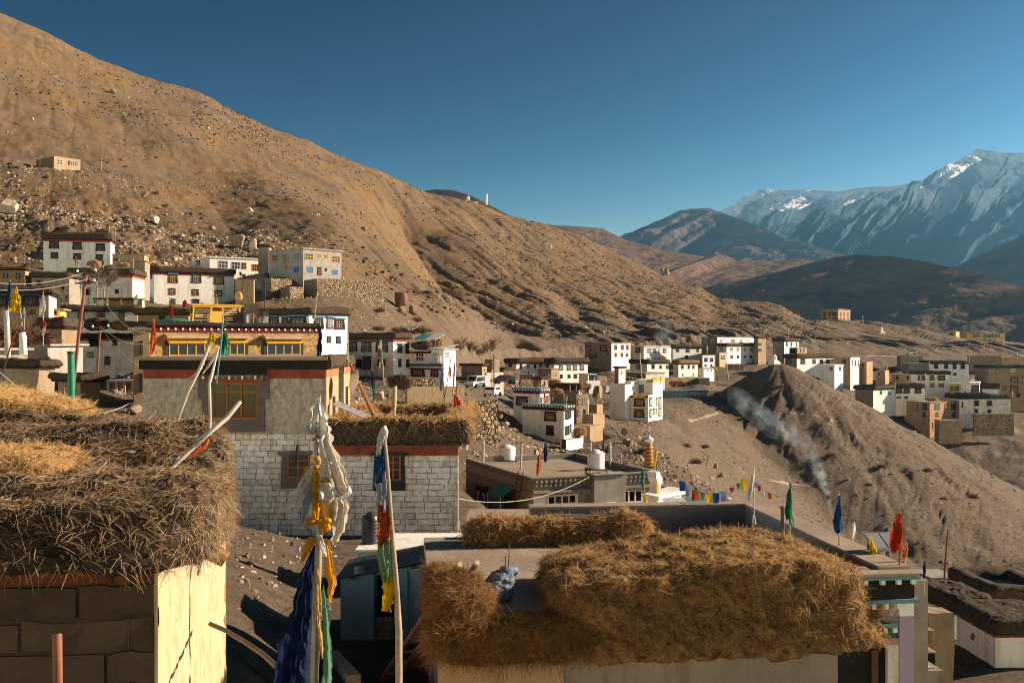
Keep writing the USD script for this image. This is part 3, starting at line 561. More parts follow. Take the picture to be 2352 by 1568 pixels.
def win_parts(s, face, a, z, W, H, sty, big, parent=None, depth=.1):
    su, frm, pane, lin, nc, nr = STY[sty]; p = parent or s.path
    x0, x1, z0, z1 = a - W / 2, a + W / 2, z - H / 2, z + H / 2; m = MB()
    if su:
        b, t = W * .17, H * .10; i0, i1, j0, j1 = x0 + b * .6, x1 - b * .6, z0 + H * .12, z1 - t; e = depth
        if big:
            for q in ([(x0 - b * .5, z0), (i0, z0), (i0, z1), (x0, z1)], [(i1, z0), (x1 + b * .5, z0), (x1, z1), (i1, z1)], [(i0, z0), (i1, z0), (i1, j0), (i0, j0)], [(i0, j1), (i1, j1), (i1, z1), (i0, z1)]):
                m.hexa([(q[0][0], .002, q[0][1]), (q[1][0], .002, q[1][1]), (q[1][0], e, q[1][1]), (q[0][0], e, q[0][1]), (q[3][0], .002, q[3][1]), (q[2][0], .002, q[2][1]), (q[2][0], e, q[2][1]), (q[3][0], e, q[3][1])])
        else:
            m.hexa([(x0 - b * .5, .002, z0), (x1 + b * .5, .002, z0), (x1 + b * .5, .05, z0), (x0 - b * .5, .05, z0), (x0, .002, z1), (x1, .002, z1), (x1, .05, z1), (x0, .05, z1)])
        m.box(x0 - b * .8, x1 + b * .8, .002, (e if big else .05) + .04, z1 + .002, z1 + t * .8)
        w = s.put(p, 'door' if sty in 'dD' else 'window', face, m, su)
    else:
        i0, i1, j0, j1 = x0, x1, z0, z1; w = None; e = depth
    base = .015 if (big or not su) else .056
    fm = MB(); fw = min(.09, W * .08)
    if frm and (big or not su):
        for k in range(nc + 1):
            c = i0 + (i1 - i0) * k / nc; c = min(max(c, i0 + fw / 2), i1 - fw / 2); fm.box(c - fw / 2, c + fw / 2, base + .02, base + .06, j0, j1)
        for k in range(nr + 1):
            c = j0 + (j1 - j0) * k / nr; c = min(max(c, j0 + fw / 2), j1 - fw / 2); fm.box(i0, i1, base + .02, base + .055, c - fw / 2, c + fw / 2)
        if nr == 1 and nc > 1: fm.box(i0, i1, base + .02, base + .055, j0 + (j1 - j0) * .66, j0 + (j1 - j0) * .66 + fw)
        if w is None: w = s.put(p, 'window', face, fm, frm)
        else: s.put(w, 'frame', face, fm, frm)
    pm = MB().box(i0 + (0 if frm else fw), i1 - (0 if frm else fw), .003, base + .015, j0, j1)
    if w is None: w = s.put(p, 'opening', face, pm, pane)
    else: s.put(w, 'leaf' if sty in 'dD' else 'pane', face, pm, pane)
    if lin:
        lm = MB(); lm.box(x0 - W * .12, x1 + W * .12, .003, e + .12, z1 + H * .07, z1 + H * .16)
        n = max(4, int(W / .22))
        for k in range(n):
            c = x0 - W * .1 + (W * 1.2) * (k + .5) / n; lm.box(c - W * .4 / n, c + W * .4 / n, .003, e + .08, z1 - H * .0 + .001, z1 + H * .07)
        s.put(w, 'lintel', face, lm, lin)
    return w
# ------------------------------------------------------------------ the village, house by house (readings in the crops named first)
HS = []
def H(*a, **k): HS.append(House(*a, **k)); return HS[-1]
W, OW, WC = 'white_wash', 'old_white', 'white_clean'
# --- left slope
H('small tan stone house alone high on the bare slope', 'R1', 330, 495, 738, 1432, 1532, None, 38, 'brown_wall', 'tan_wall', wins='r w 550,1487,42,45 672,1500,60,42; r n 632,1495,14,40 705,1505,12,40; f w 365,1490,25,50')
H('white three-window house with dark brush roof, highest of the left village', 'R2', 398, 1012, None, 640, 872, 250, -13, W, par='brush', ppx=62, band='red_band', depth=8,
  wins='f b 497,682,84,66 708,692,80,66 922,704,78,66 500,778,62,54 708,788,66,56 912,798,62,56')
HB = H('large white house with yellow-framed windows and blue lintels', 'R2', 1312, 1415, 2150, 932, 1225, 225, 62, W, par='brush', ppx=52, band='red_band',
  wins='r y 1590,990,76,78 1805,990,78,82 2012,1005,78,80; r Y 1583,1110,52,56 1797,1118,52,56 2008,1126,52,56; r b 1590,1205,40,56 1800,1210,54,60; f k 1390,970,16,46')
H('long bright white house with a row of wide windows below the concrete house', 'R2', 1735, 1925, 2475, 795, 945, 252, 60, 'old_white', WC, par='white_clean', ppx=8,
  wins='r w 2050,858,86,70 2165,868,78,66; r p 2240,872,46,64 2345,888,60,64; r k 2210,945,14,30 2240,968,26,18; f k 1820,850,30,44')
H('unfinished grey concrete house with wooden window frames on a stone terrace', 'R3', 120, 432, 785, 716, 966, 235, 42, 'cement', 'cement', par='cement', ppx=12,
  wins='f p 177,800,55,60 275,806,44,92 375,785,64,64 273,885,34,40; f t 372,906,52,58; r p 487,787,74,60 585,780,30,34 645,786,30,34 735,812,72,60; r t 495,908,54,58 725,932,52,50; r d 582,925,36,72; r n 640,908,24,28')
H('stone terrace wall under the grey concrete house', 'R3', 440, 560, 1185, 990, 1150, 226, 58, 'stone_wall', name='terrace_wall', cat='terrace wall', floor='roof_mud')
H('broken stone wall stump left of the terrace wall', 'R3', 225, 312, 440, 1062, 1165, 222, 45, 'stone_wall', name='ruined_wall', cat='ruin')
H('rough stone wall with no roof behind the wall stump', 'R3', 80, 140, 330, 985, 1090, 228, 50, 'stone_wall', name='ruined_wall', cat='ruin')
H('weathered house behind the bare tree, brush roof with hay on it', 'Z1', 1110, 2115, None, 205, 525, 170, -6, OW, par='brush', ppx=95, band='red_band', bandpx=40, depth=8, wins='f h 1385,475,92,108; f k 1865,470,55,70; f h 1385,235,110,150')
H('pale plastered house with stepped grey window surrounds and shaggy roof', 'Z1', 1020, 2190, None, 795, 1115, 110, -16, OW, par='brush', ppx=95, depth=7, wins='f o 1290,880,96,140 1610,868,130,150 1940,880,96,150')
H('shaded white house with a dark loggia between the two poles', 'Z2', 1185, 2130, None, 45, 410, 95, 0, OW, par='black', ppx=75, band='red_band', bandpx=35, depth=7, wins='f n 1510,80,230,120; f B 1440,300,84,104; f h 1825,110,70,104; f d 1710,400,80,130')
H('brown house at the left edge with a wide blue-lintel window', 'Z1', -260, 780, None, 520, 880, 80, -18, 'mud_wall', W, par='brush', ppx=120, depth=6, wins='f u 490,610,250,170 20,620,200,170; f k 540,790,60,60; r k 1.0,0,1,1'.replace('; r k 1.0,0,1,1', ''))
H('small yellow annexe beside the brown house at the left edge', 'Z1', 850, 962, None, 765, 860, 84, -10, 'yellow_wall', par='mud_wall', ppx=8, depth=2, wins='f n 885,812,46,56', name='annexe', cat='annexe')
H('cream house with carved canopies and an orange window, bottom left', 'Z2', -160, 440, None, 225, 520, 62, -34, 'old_white', par='old_white', ppx=14, depth=5, wins='f o 240,425,76,150 20,430,60,150', name='house')
H('shaded grey wing right of the cream house', 'Z2', 425, 760, None, 160, 540, 66, 2, 'cement', par='cement', ppx=10, depth=5, wins='f B 610,440,60,150; f n 470,440,50,170')
H('crumbling mud wall with a sunlit end below the cream house', 'Z2', 45, 610, 715, 525, 860, 56, 24, 'mud_wall', 'tan_wall', par='brush', ppx=18, name='mud_wall', cat='mud wall')
H('ragged mud pillar beside the green pole, brush on top', 'Z2', 920, 1290, 1485, 745, 1230, 53, 42, 'brown_wall', 'tan_wall', par='brush', ppx=70, name='ruined_wall', cat='ruin')
H('brown hut under a slumped brush roof, right of the red bush', 'Z1', 665, 985, None, 1062, 1400, 78, -6, 'brown_wall', par='brush', ppx=150, depth=4, wins='f n 700,1180,60,120')
H('dark mud house on the terrace at the far left edge', 'Z1', -120, 400, None, 132, 430, 150, -4, 'brown_wall', 'tan_wall', par='brush', ppx=40, depth=6, wins='f k 90,215,70,70 290,220,60,80')
H('shaded mud house between the left terrace and the bare tree', 'Z1', 505, 1105, None, 250, 690, 150, -6, 'grey_mud', par='brush', ppx=70, depth=6, wins='f n 1000,410,50,60; f h 620,330,80,90')
H('low tan house right of the highest white house', 'R2', 1030, 1325, None, 770, 850, 238, -8, 'tan_wall', par='roof_mud', ppx=6, depth=5, wins='f n 1065,825,40,40')
H('grey mud shed below the low tan house', 'R2', 1045, 1330, None, 830, 945, 205, -8, 'grey_mud', par='roof_mud', ppx=6, depth=5)
H('brown house with a brush roof behind the tank on the yellow house', 'Z3', 70, 610, None, 215, 330, 90, -5, 'brown_wall', par='brush', ppx=62, depth=6, wins='f n 330,240,80,40')
H('white house with pillars, blue beams and bright right side', 'Z3', 1400, 1895, 2300, 212, 560, 110, 40, W, WC, par='brush', ppx=72, wins='f u 1520,285,95,112 1640,288,66,106 1775,285,166,116; r u 1995,302,88,120 2110,302,58,120 2215,312,96,112; r b 2105,475,42,68 2205,480,44,74; r d 2330,480,10,10'.replace('; r d 2330,480,10,10', ''))
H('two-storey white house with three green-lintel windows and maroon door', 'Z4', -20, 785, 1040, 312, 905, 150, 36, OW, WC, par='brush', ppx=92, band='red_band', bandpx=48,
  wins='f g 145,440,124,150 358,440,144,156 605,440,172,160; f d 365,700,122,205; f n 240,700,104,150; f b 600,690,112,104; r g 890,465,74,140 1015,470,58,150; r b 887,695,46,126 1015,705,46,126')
H('white house with dark blue balcony band beside the road', 'Z4', 1040, 1590, 1785, 482, 1030, 151, 32, WC, par='tin_white', ppx=10,
  wins='f w 1210,592,124,138; f w 1455,592,62,126; f m 1180,838,196,146 1445,842,112,150; r w 1640,560,56,88; r r 1690,840,18,150')
H('low mud hut with brush on its roof behind the white van', 'Z4', 1870, 2200, 2276, 742, 905, 192, 34, 'grey_mud', 'tan_wall', par='brush', ppx=30, wins='r n 2240,805,14,30')
H('square grey mud block by the road below the white long house', 'Z5', 88, 215, 326, 377, 590, 205, 48, 'grey_mud', 'mud_wall', wins='r n 265,428,14,14')
H('stone yard wall right of the square mud block', 'Z5', 375, 392, 645, 555, 690, 245, 60, 'stone_wall', name='yard_wall', cat='yard wall')
H('white house with orange band at the foot of the slope, far left of its row', 'Z5', 192, 252, 440, 205, 372, 330, 42, WC, par='orange_band', ppx=10, wins='r r 330,285,58,90; r k 412,280,26,70')
H('low beige house right of the orange-banded white house', 'Z5', 440, 595, 785, 250, 330, 338, 44, 'brown_wall', 'tan_wall', par='roof_mud', ppx=8, wins='r n 605,292,22,50; r r 690,305,36,40')
H('long white house with orange-capped pilasters, left of a pair', 'Z5', 410, 592, 1055, 432, 605, 300, 56, W, WC, par='brush', ppx=72, band='orange_band', bandpx=26, wins='r b 668,482,36,84 785,475,36,72 888,485,36,72 978,470,36,62; f b 495,460,48,66; r k 785,600,16,40')
H('long white house with blue lintels, right of a pair', 'Z5', 1060, 1195, 1735, 438, 695, 300, 56, W, WC, par='brush', ppx=80, band='red_band', wins='r u 1308,505,56,92 1430,502,60,94 1530,502,60,94 1637,502,58,94; r b 1310,645,42,62 1435,645,42,54 1535,642,48,66; f k 1085,480,50,70')
H('tan annexe with wide white-framed windows before the pair of long houses', 'Z5', 932, 1150, 1275, 527, 690, 270, 46, 'brown_wall', 'tan_wall', par='roof_mud', ppx=5, wins='f w 1080,612,128,88; r w 1210,612,58,88', name='annexe', cat='annexe')
H('small white porch with a pale tin roof before the blue-lintel house', 'Z5', 1590, 1735, 1870, 612, 725, 285, 50, WC, par='tin_white', ppx=10, wins='r n 1790,665,86,84; f b 1530,645,10,10'.replace('; f b 1530,645,10,10', ''), name='porch', cat='porch')
H('low mud yard wall right of the white porch', 'Z5', 1870, 1880, 2040, 642, 730, 282, 60, 'mud_wall', name='yard_wall', cat='yard wall')
H('grey and white two-storey house with red windows on the far terrace', 'Z6', -473, -46, 255, 240, 512, 332, 46, 'grey_mud', WC, par='wood_grey', ppx=7, wins='f m -412,330,86,86 -172,330,100,96; f b -370,452,64,80 -300,440,40,70; r r 20,312,44,88 125,312,48,88 205,312,44,88 20,432,34,72 118,432,34,72 200,432,34,64')
H('white house with grey roof and smoke rising behind', 'Z6', 268, 470, 905, 302, 525, 342, 48, 'old_white', WC, par='tin_white', ppx=14, wins='r w 550,365,64,86 640,365,64,86 715,370,30,86 800,365,64,90; r w 550,482,58,40 650,486,40,40 715,486,30,44; f b 372,362,72,88')
H('white house with brush roof and yellow flag above the middle row', 'Z6', 918, 940, 1390, 325, 530, 346, 64, WC, par='brush', ppx=52, band='orange_band', bandpx=10, wins='r b 1008,357,46,58 1170,362,52,62 1330,362,30,50 1150,470,40,50')
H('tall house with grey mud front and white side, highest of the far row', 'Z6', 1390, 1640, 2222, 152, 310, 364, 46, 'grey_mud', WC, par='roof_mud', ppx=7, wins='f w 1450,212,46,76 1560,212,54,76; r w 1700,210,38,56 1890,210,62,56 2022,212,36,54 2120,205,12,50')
H('broad white house with two rows of four small windows', 'Z6', 1640, 1790, 2255, 300, 552, 346, 50, 'old_white', WC, par='brush', ppx=50, wins='f w 1705,342,48,66; r w 1870,342,48,58 1972,342,44,62 2078,347,44,62 2176,347,46,62; r b 1870,467,36,46 1972,467,32,44 2078,465,32,46 2176,465,30,44')
H('brown mud house at the right end of the far row', 'Z6', 2225, 2290, 2420, 165, 480, 352, 50, 'mud_wall', 'tan_wall', par='brush', ppx=20, wins='r b 2320,360,50,44 2320,265,50,40; f n 2240,250,20,60')
H('small white house with two teal windows in the far row', 'Z6', 1322, 1408, 1615, 438, 638, 334, 50, 'mud_wall', WC, par='roof_mud', ppx=5, wins='r B 1460,510,58,72 1548,510,58,72; r b 1456,604,30,34 1548,604,30,34')
H('white house with long brush roof behind the three-storey house', 'Z6', 250, 520, 868, 572, 745, 300, 54, OW, WC, par='brush', ppx=62, band='orange_band', bandpx=10, wins='r b 618,622,46,68 737,627,34,54 846,627,34,62; f b 380,625,50,66; f n 210,700,10,10'.replace('; f n 210,700,10,10', ''))
H('white house with wavy brush roof right of the long brush roof', 'Z6', 935, 1020, 1330, 582, 780, 297, 56, OW, WC, par='gold', ppx=58, band='orange_band', bandpx=10, wins='r b 1086,627,38,54 1188,627,30,58 1262,627,30,54; r k 1090,750,16,30 1262,750,16,30')
H('little white hut below the teal-windowed house', 'Z6', 1335, 1425, 1592, 648, 795, 303, 50, OW, WC, par='roof_mud', ppx=4, wins='r k 1495,682,14,30 1545,682,14,30')
H('small white store left of the long brush roof', 'Z6', 0, 68, 176, 645, 795, 288, 50, 'mud_wall', WC, par='brush', ppx=16, wins='r k 120,710,10,60')
H('low brown house with flag strings before the long brush roof', 'Z6', 190, 505, 805, 725, 830, 268, 52, 'brown_wall', OW, par='roof_mud', ppx=6, wins='r m 590,765,10,10'.replace('r m 590,765,10,10', 'f n 400,770,70,40'))
# the three-storey white house on the slope
HT = H('three-storey white house with yellow lintels and a pale blue side', 'Z6', 162, 540, 768, 1078, 1500, 205, 24, W, 'blue_wash', wins='f q 213,1190,58,120 400,1190,158,130 395,1366,146,130; f D 205,1385,78,160; r c 576,1190,44,136 672,1182,18,128 724,1182,44,144 576,1366,44,128 632,1340,34,96 672,1332,18,80 724,1345,44,134', floor='cement', drop=6)
# blocks to the right of it
H('teal-roofed shed right of the three-storey house', 'Z6', 770, 1152, None, 1030, 1108, 262, 4, 'trim_teal', par='tin_blue', ppx=22, depth=6, wins='f w 850,1065,20,60 920,1065,20,60 985,1065,24,60 1045,1065,20,60')
H('low grey shed with a wide dark roof at the foot of the cone', 'Z6', 1165, 1485, None, 1018, 1110, 272, 4, 'cement', par='tin_blue', ppx=26, depth=6, wins='f w 1268,1065,136,64')
H('pebbled yard wall above the parked red car', 'Z6', 760, 770, 1350, 795, 870, 285, 64, 'tan_wall', name='yard_wall', cat='yard wall')
H('pale grey store right of the pebbled yard wall', 'Z6', 1350, 1520, None, 810, 890, 288, 0, 'cement', par='cement', ppx=4, depth=5)
# white house with blue trim and its neighbours
HU = H('white house with navy cornices stepping down the rocky slope', 'Z5', 690, 1350, 1512, 1150, 1660, 150, 40, W, WC, wins='f c 1135,1285,170,150; f b 1130,1510,112,150; r b 1376,1265,22,140 1404,1260,20,140 1430,1255,18,140 1458,1240,18,140 1378,1520,20,140 1406,1510,18,140 1432,1500,18,140 1462,1480,16,130', floor='cement', drop=6)
HV = H('upper storey block of the navy-corniced house with a maroon window', 'Z5', 548, 968, 1115, 880, 1140, 156, 40, W, WC, wins='f c 685,1040,168,140; r r 990,1030,26,124 1042,1020,30,124 1088,1005,34,124', floor='cement', drop=6, name='house')
H('brush-roofed house with many flags behind the navy-corniced house', 'Z5', 1140, 1590, 1752, 850, 1010, 186, 42, 'grey_mud', WC, par='brush', ppx=76, band='red_band', bandpx=28, wins='r k 1620,890,14,50 1655,888,14,50 1690,885,14,50 1725,882,14,50')
H('tan house with narrow windows right of the navy-corniced house', 'Z5', 1518, 1552, 1745, 935, 1390, 178, 62, 'brown_wall', 'tan_wall', wins='r w 1602,1045,44,116 1662,1040,26,110 1702,1032,30,110 1602,1230,44,110; r n 1680,1210,40,80')
H('plain tan block right of the narrow-windowed tan house', 'Z5', 1750, 1876, 1970, 1095, 1250, 182, 42, 'mud_wall', 'tan_wall')
H('roofless tan enclosure above the hay hut', 'Z5', 1642, 1815, 2000, 1255, 1500, 166, 42, 'mud_wall', 'tan_wall')
H('tan wall block behind the hay hut', 'R7', 565, 715, 775, 978, 1170, 158, 44, 'mud_wall', 'tan_wall', depth=3)
HH = H('little mud hut carrying a round hay stack', 'R7', 535, 628, 655, 1062, 1135, 152, 30, 'tan_wall', wins='f n 606,1100,44,56', name='hut', cat='hut')
H('low white yard wall with a brown gate below the navy-corniced house', 'R7', 442, 498, 650, 1105, 1195, 146, 40, W, WC, wins='f d 475,1140,34,78', name='yard_wall', cat='yard wall')
# --- right-hand village
H('square brick house alone on the bench before the far hills', 'R6', 485, 645, 755, 207, 328, None, 38, 'brick_tan', par='brown_wall', ppx=5, wins='f b 518,250,30,34 566,250,20,34 610,250,36,34 518,300,30,32 614,302,34,34; r k 668,254,12,34 698,254,12,34 735,256,12,34 668,298,14,28 698,298,14,28 738,300,14,28')
H('small yellow cube house at the edge of the bench', 'Z7', 1125, 1265, 1322, 63, 160, None, 40, 'yellow_wall', par='yellow_wall', ppx=3, wins='f b 1195,108,52,48')
H('long yellow school-like building on the bench, far right', 'Z7', 1440, 2050, None, 100, 180, 640, -12, 'yellow_wall', par='yellow_wall', ppx=3, depth=8, wins='f b 1565,128,56,50 1625,128,40,50 1735,128,60,48 1800,130,40,48 1850,130,44,48 1905,130,30,44 1950,130,30,44', name='building', cat='building')
H('white house with brush roof just above the top of the cone', 'R6', 150, 265, 605, 655, 742, 332, 56, 'grey_mud', WC, par='brush', ppx=36, wins='r b 320,686,40,48 423,686,28,42 490,688,28,38 550,688,30,42; f k 195,680,36,44')
H('pale blue-white annexe below the brush roof right of the cone top', 'R6', 475, 610, 690, 718, 832, 322, 42, W, 'blue_wash', par='white_clean', ppx=4, wins='f B 580,750,28,42; r B 660,750,18,36', name='annexe', cat='annexe')
H('white house with thick brush roof behind the cone-top house', 'R6', 45, 148, 284, 503, 605, 372, 48, 'grey_mud', WC, par='brush', ppx=30, wins='r k 172,528,14,36 215,530,14,36 262,530,14,36')
H('small cream house right of the thick brush roof', 'R6', 195, 268, 358, 558, 622, 360, 48, 'brown_wall', 'tan_wall', wins='r k 300,585,8,36 330,585,8,36; f n 225,590,60,40')
H('tan house whose bright end has three arched slits', 'R6', 615, 757, 840, 648, 802, 336, 42, 'tan_wall', WC, par='wood_grey', ppx=4, wins='f b 700,690,30,38; r k 778,702,8,50 803,702,8,50 828,702,8,50')
H('pale mud house right of the arched-slit house', 'R6', 845, 905, 962, 688, 785, 341, 42, 'mud_wall', 'tan_wall', wins='f n 870,720,20,30')
H('small tan house behind the white-poled bank', 'R6', 985, 1075, 1112, 768, 852, 326, 36, 'tan_wall', wins='f n 1020,800,16,24')
H('white house with brush roof touching the flank of the cone', 'R6', 800, 965, 1166, 948, 1040, 318, 56, 'grey_mud', WC, par='brush', ppx=38, wins='r B 1037,970,18,36 1115,972,26,40')
H('white house with three large dark blue windows right of the cone', 'Z7', 300, 770, None, 962, 1140, 324, 0, W, par='brush', ppx=60, depth=8, wins='f b 357,1010,92,82 480,1010,92,78 660,1010,96,82 355,1110,70,30 475,1112,60,40')
H('large lilac-white house with a solar box on its roof', 'Z7', 550, 1168, 1226, 745, 1000, 346, 12, W, WC, par='brush', ppx=52, wins='f b 717,800,102,78 885,800,72,80 1035,800,112,80; f m 890,920,60,66 1030,920,80,60')
H('long white house with four dark windows at the top of the right village', 'Z7', 850, 1475, None, 580, 890, 374, -2, W, par='brush', ppx=50, depth=8, wins='f b 950,620,60,66 1110,620,60,66 1245,622,60,76 1375,624,66,74 1250,740,50,40')
H('dark grey shed with tall glazing left of the four-window house', 'Z7', 512, 842, None, 572, 690, 370, -2, 'cement_dark', par='cement_dark', ppx=5, depth=6, wins='f B 640,620,60,70 720,620,60,70 790,620,50,70')
H('yellow annexe under the lilac-white house', 'Z7', 1175, 1345, 1368, 890, 1035, 339, 14, 'yellow_wall', par='white_clean', ppx=6, wins='f b 1280,965,60,60 1205,965,50,60', name='annexe', cat='annexe')
H('small white shrine room with a red front', 'Z7', 1495, 1642, 1692, 885, 1062, 336, 24, W, WC, par='white_clean', ppx=10, wins='f m 1578,975,118,100', name='shrine', cat='shrine')
H('white room under a domed dark red roof', 'Z7', 1690, 1950, 1996, 968, 1065, 333, 20, W, WC, par='brush', ppx=80, band='maroon', bandpx=10)
H('long shaded house with smoking chimney at the right', 'Z7', 1322, 2140, None, 1135, 1400, 327, -6, OW, par='black', ppx=72, depth=8, wins='f h 1595,1205,84,86 1800,1205,84,86 1590,1330,58,64 1800,1330,60,58; f n 1370,1230,30,100')
H('tan two-storey house with a pale corner at the foot of the cone', 'Z7', 445, 850, 1316, 1192, 1478, 318, 52, 'tan_wall', 'brick_tan', par='roof_mud', ppx=8, wins='f b 655,1275,42,108 762,1265,78,104 760,1388,46,78; r b 965,1265,74,92 1105,1258,40,84 1222,1258,70,92 965,1388,46,66 1105,1388,46,64 1225,1384,40,60')
H('stone parapet wall below the pale-cornered tan house', 'Z7', 1000, 1365, None, 1470, 1570, 312, -4, 'mud_wall', depth=3, name='yard_wall', cat='yard wall')
H('brown house with a green balcony at the right edge', 'Z7', 1790, 2480, None, 640, 1090, 352, -8, 'brown_wall', par='black', ppx=40, depth=8, wins='f m 1930,690,50,70; f m 2198,835,110,90 2345,840,50,90; f b 2195,980,120,110 2040,960,60,60; f w 2175,680,90,50; f n 2260,1080,80,60')
H('grey stone bank wall carrying a white van', 'Z7', 385, 738, None, 442, 545, 398, 0, 'grey_mud', depth=4, name='terrace_wall', cat='terrace wall')
H('dark stone field wall behind the bare tree at the right', 'Z7', 1480, 1980, None, 445, 640, 402, 2, 'stone_wall', depth=2, name='field_wall', cat='field wall')
H('tan field bank wall at the far right edge', 'Z7', 1990, 2500, None, 470, 590, 408, -4, 'tan_wall', depth=3, name='field_wall', cat='field wall')
# --- houses at the lower right
H('small white house under a deep brush roof, lower right', 'Z12', 1520, 1972, None, 725, 1000, 55, -6, W, par='slab', ppx=235, depth=4, wins='f n 1910,960,100,60', over=.12)
H('white house with two brush layers at the lower right edge', 'Z12', 1992, 2760, None, 560, 800, 58, -2, W, par='brush', ppx=140, depth=5, over=.12)
H('low white house with red band in the lower right corner', 'Z12', 2010, 2820, None, 985, 1330, 50, -2, W, par='slab', ppx=225, band='red_band', bandpx=16, depth=4, over=.12)
H('pale concrete block wall behind the lavender corner', 'Z12', 985, 1203, None, 322, 800, 25, 0, 'cement', depth=.8, par=None, name='wall', cat='wall')
H('mud yard wall before the parked jeep, lower right', 'Z12', 1200, 1520, None, 690, 895, 42, -4, 'mud_wall', depth=.6, name='yard_wall', cat='yard wall')
for h in HS: h.build()
# ------------------------------------------------------------------ straw, brush, blocks, cloth
mat('straw_core', (.33, .20, .085), (.12, .07, .03), scale=5, bump=.06, bscale=22, lo=.35, hi=.65)
mat('straw_light', (.76, .53, .26), (.55, .36, .16), scale=9, rough=.6, trans=.3)
mat('straw_mid', (.54, .345, .145), (.34, .205, .08), scale=9, rough=.7, trans=.3)
mat('straw_brown', (.27, .14, .05), (.15, .075, .03), scale=9, rough=.8)
mat('brush_core', (.075, .048, .030), (.028, .019, .012), scale=5, bump=.06, bscale=20, lo=.35, hi=.65)
mat('brush_pale', (.58, .44, .30), (.38, .27, .17), scale=9, rough=.7)
mat('brush_mid', (.30, .20, .12), (.17, .11, .065), scale=9, rough=.8)
mat('block_mud', (.76, .70, .62), (.48, .41, .34), scale=3.2, bump=.05, bscale=11, stretch=(1.6, 1, .8), lo=.35, hi=.7, streak=(.6, .52, .45))
mat('block_white', (.84, .79, .72), (.58, .51, .43), scale=3.0, bump=.05, bscale=11, stretch=(1.6, 1, .8), lo=.4, hi=.75, streak=(.6, .52, .45))
mat('rough_plaster', (.62, .54, .46), (.36, .30, .24), scale=4.5, bump=.16, bscale=9, stretch=(1, 1, .8), streak=(.62, .54, .46))
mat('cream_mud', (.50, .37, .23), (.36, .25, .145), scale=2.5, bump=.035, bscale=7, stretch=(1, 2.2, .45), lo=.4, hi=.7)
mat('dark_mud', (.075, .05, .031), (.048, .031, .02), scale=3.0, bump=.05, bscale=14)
mat('red_mud', (.14, .035, .02), (.095, .03, .02), scale=2.5, bump=.02, bscale=14)
mat('mortar', (.30, .245, .19), scale=3)

def strands(parent, name, V, F, n, length, width, m, seed, droop=.3, lift=.35, bias=(0, 0, 0), keep=None, k=3):
    rng = np.random.default_rng(seed); T = V[F]; nr = np.cross(T[:, 1] - T[:, 0], T[:, 2] - T[:, 0]); A = np.linalg.norm(nr, axis=1); nr = nr / np.maximum(A, 1e-9)[:, None]
    w = A * (keep(T.mean(1), nr) if keep else 1); i = rng.choice(len(F), n, p=w / w.sum())
    r1, r2 = np.sqrt(rng.random(n)), rng.random(n); P = T[i, 0] * (1 - r1)[:, None] + T[i, 1] * (r1 * (1 - r2))[:, None] + T[i, 2] * (r1 * r2)[:, None]
    N = nr[i]; d = rng.normal(size=(n, 3)) * .7 + np.array(bias) + np.stack([fbm(P / .35 + 9 * q, 2, seed + q) for q in range(3)], -1) * 4.0; d -= N * (d * N).sum(1, keepdims=True); d /= np.linalg.norm(d, axis=1, keepdims=True) + 1e-9
    d = d + N * (lift * rng.random((n, 1)) ** 1.5) * 1.6; d /= np.linalg.norm(d, axis=1, keepdims=True)
    L = length * (.5 + rng.random(n)) ; C = rng.normal(size=(n, 3)) * .55; pts = []
    for j in range(k):
        t = j / (k - 1.0); q = P + N * .006 + d * (L * t)[:, None] + C * (L * t * t * .5)[:, None]; q[:, 2] -= droop * L * t * t; pts.append(q)
    wd = width * (.6 + .8 * rng.random((n, 1))) * np.linspace(1, .45, k)[None]
    return curves(parent, name, np.stack(pts, 1), wd, m)

def block(a0, a1, z0, z1, y0, rng, g=.004, ch=.014):
    """One wall block: front at -y, wavy worn edges."""
    n = 5; J = lambda s=.014: rng.uniform(-s, s); a0 += g; a1 -= g; z0 += g; z1 -= g; f = y0 + rng.uniform(-.022, .012); V, F = [], []
    for k in range(n):
        a = a0 + (a1 - a0) * k / (n - 1); ai = min(max(a, a0 + ch), a1 - ch); lo, hi = J(.022), J(.022)
        V += [(a, y0 + .12, z0), (a + J(.006), y0 + .04, z0 + lo), (ai, f + J(.01), z0 + ch + lo + J(.01)), (ai, f + J(.01), z1 - ch + hi + J(.01)), (a + J(.006), y0 + .04, z1 + hi), (a, y0 + .12, z1)]
    for k in range(n - 1):
        for q in range(5): p = k * 6 + q; F += [(p, p + 6, p + 7), (p, p + 7, p + 1)]
    for q, fl in ((0, 0), ((n - 1) * 6, 1)):
        t = [(q, q + 1, q + 4), (q, q + 4, q + 5), (q + 1, q + 2, q + 3), (q + 1, q + 3, q + 4)]; F += [x[::-1] if fl else x for x in t]
    return np.array(V), np.array(F)
def courses(parent, x0, x1, z0, z1, h, lmin, lmax, y0, mats, seed, topmat=None, ntop=0, name='block'):
    rng = np.random.default_rng(seed); n = max(1, int(round((z1 - z0) / h)))
    for r in range(n):
        a = x0; first = True
        while a < x1 - .05:
            L = rng.uniform(lmin, lmax) * (.55 if first and r % 2 else 1); b = min(x1, a + L)
            if x1 - b < lmin * .4: b = x1
            m = topmat if (topmat and r >= n - ntop) else mats[int(rng.integers(len(mats)))]
            part(parent, name, block(a, b, z0 + (z1 - z0) * r / n, z0 + (z1 - z0) * (r + 1) / n, y0, rng), m)
            a = b; first = False

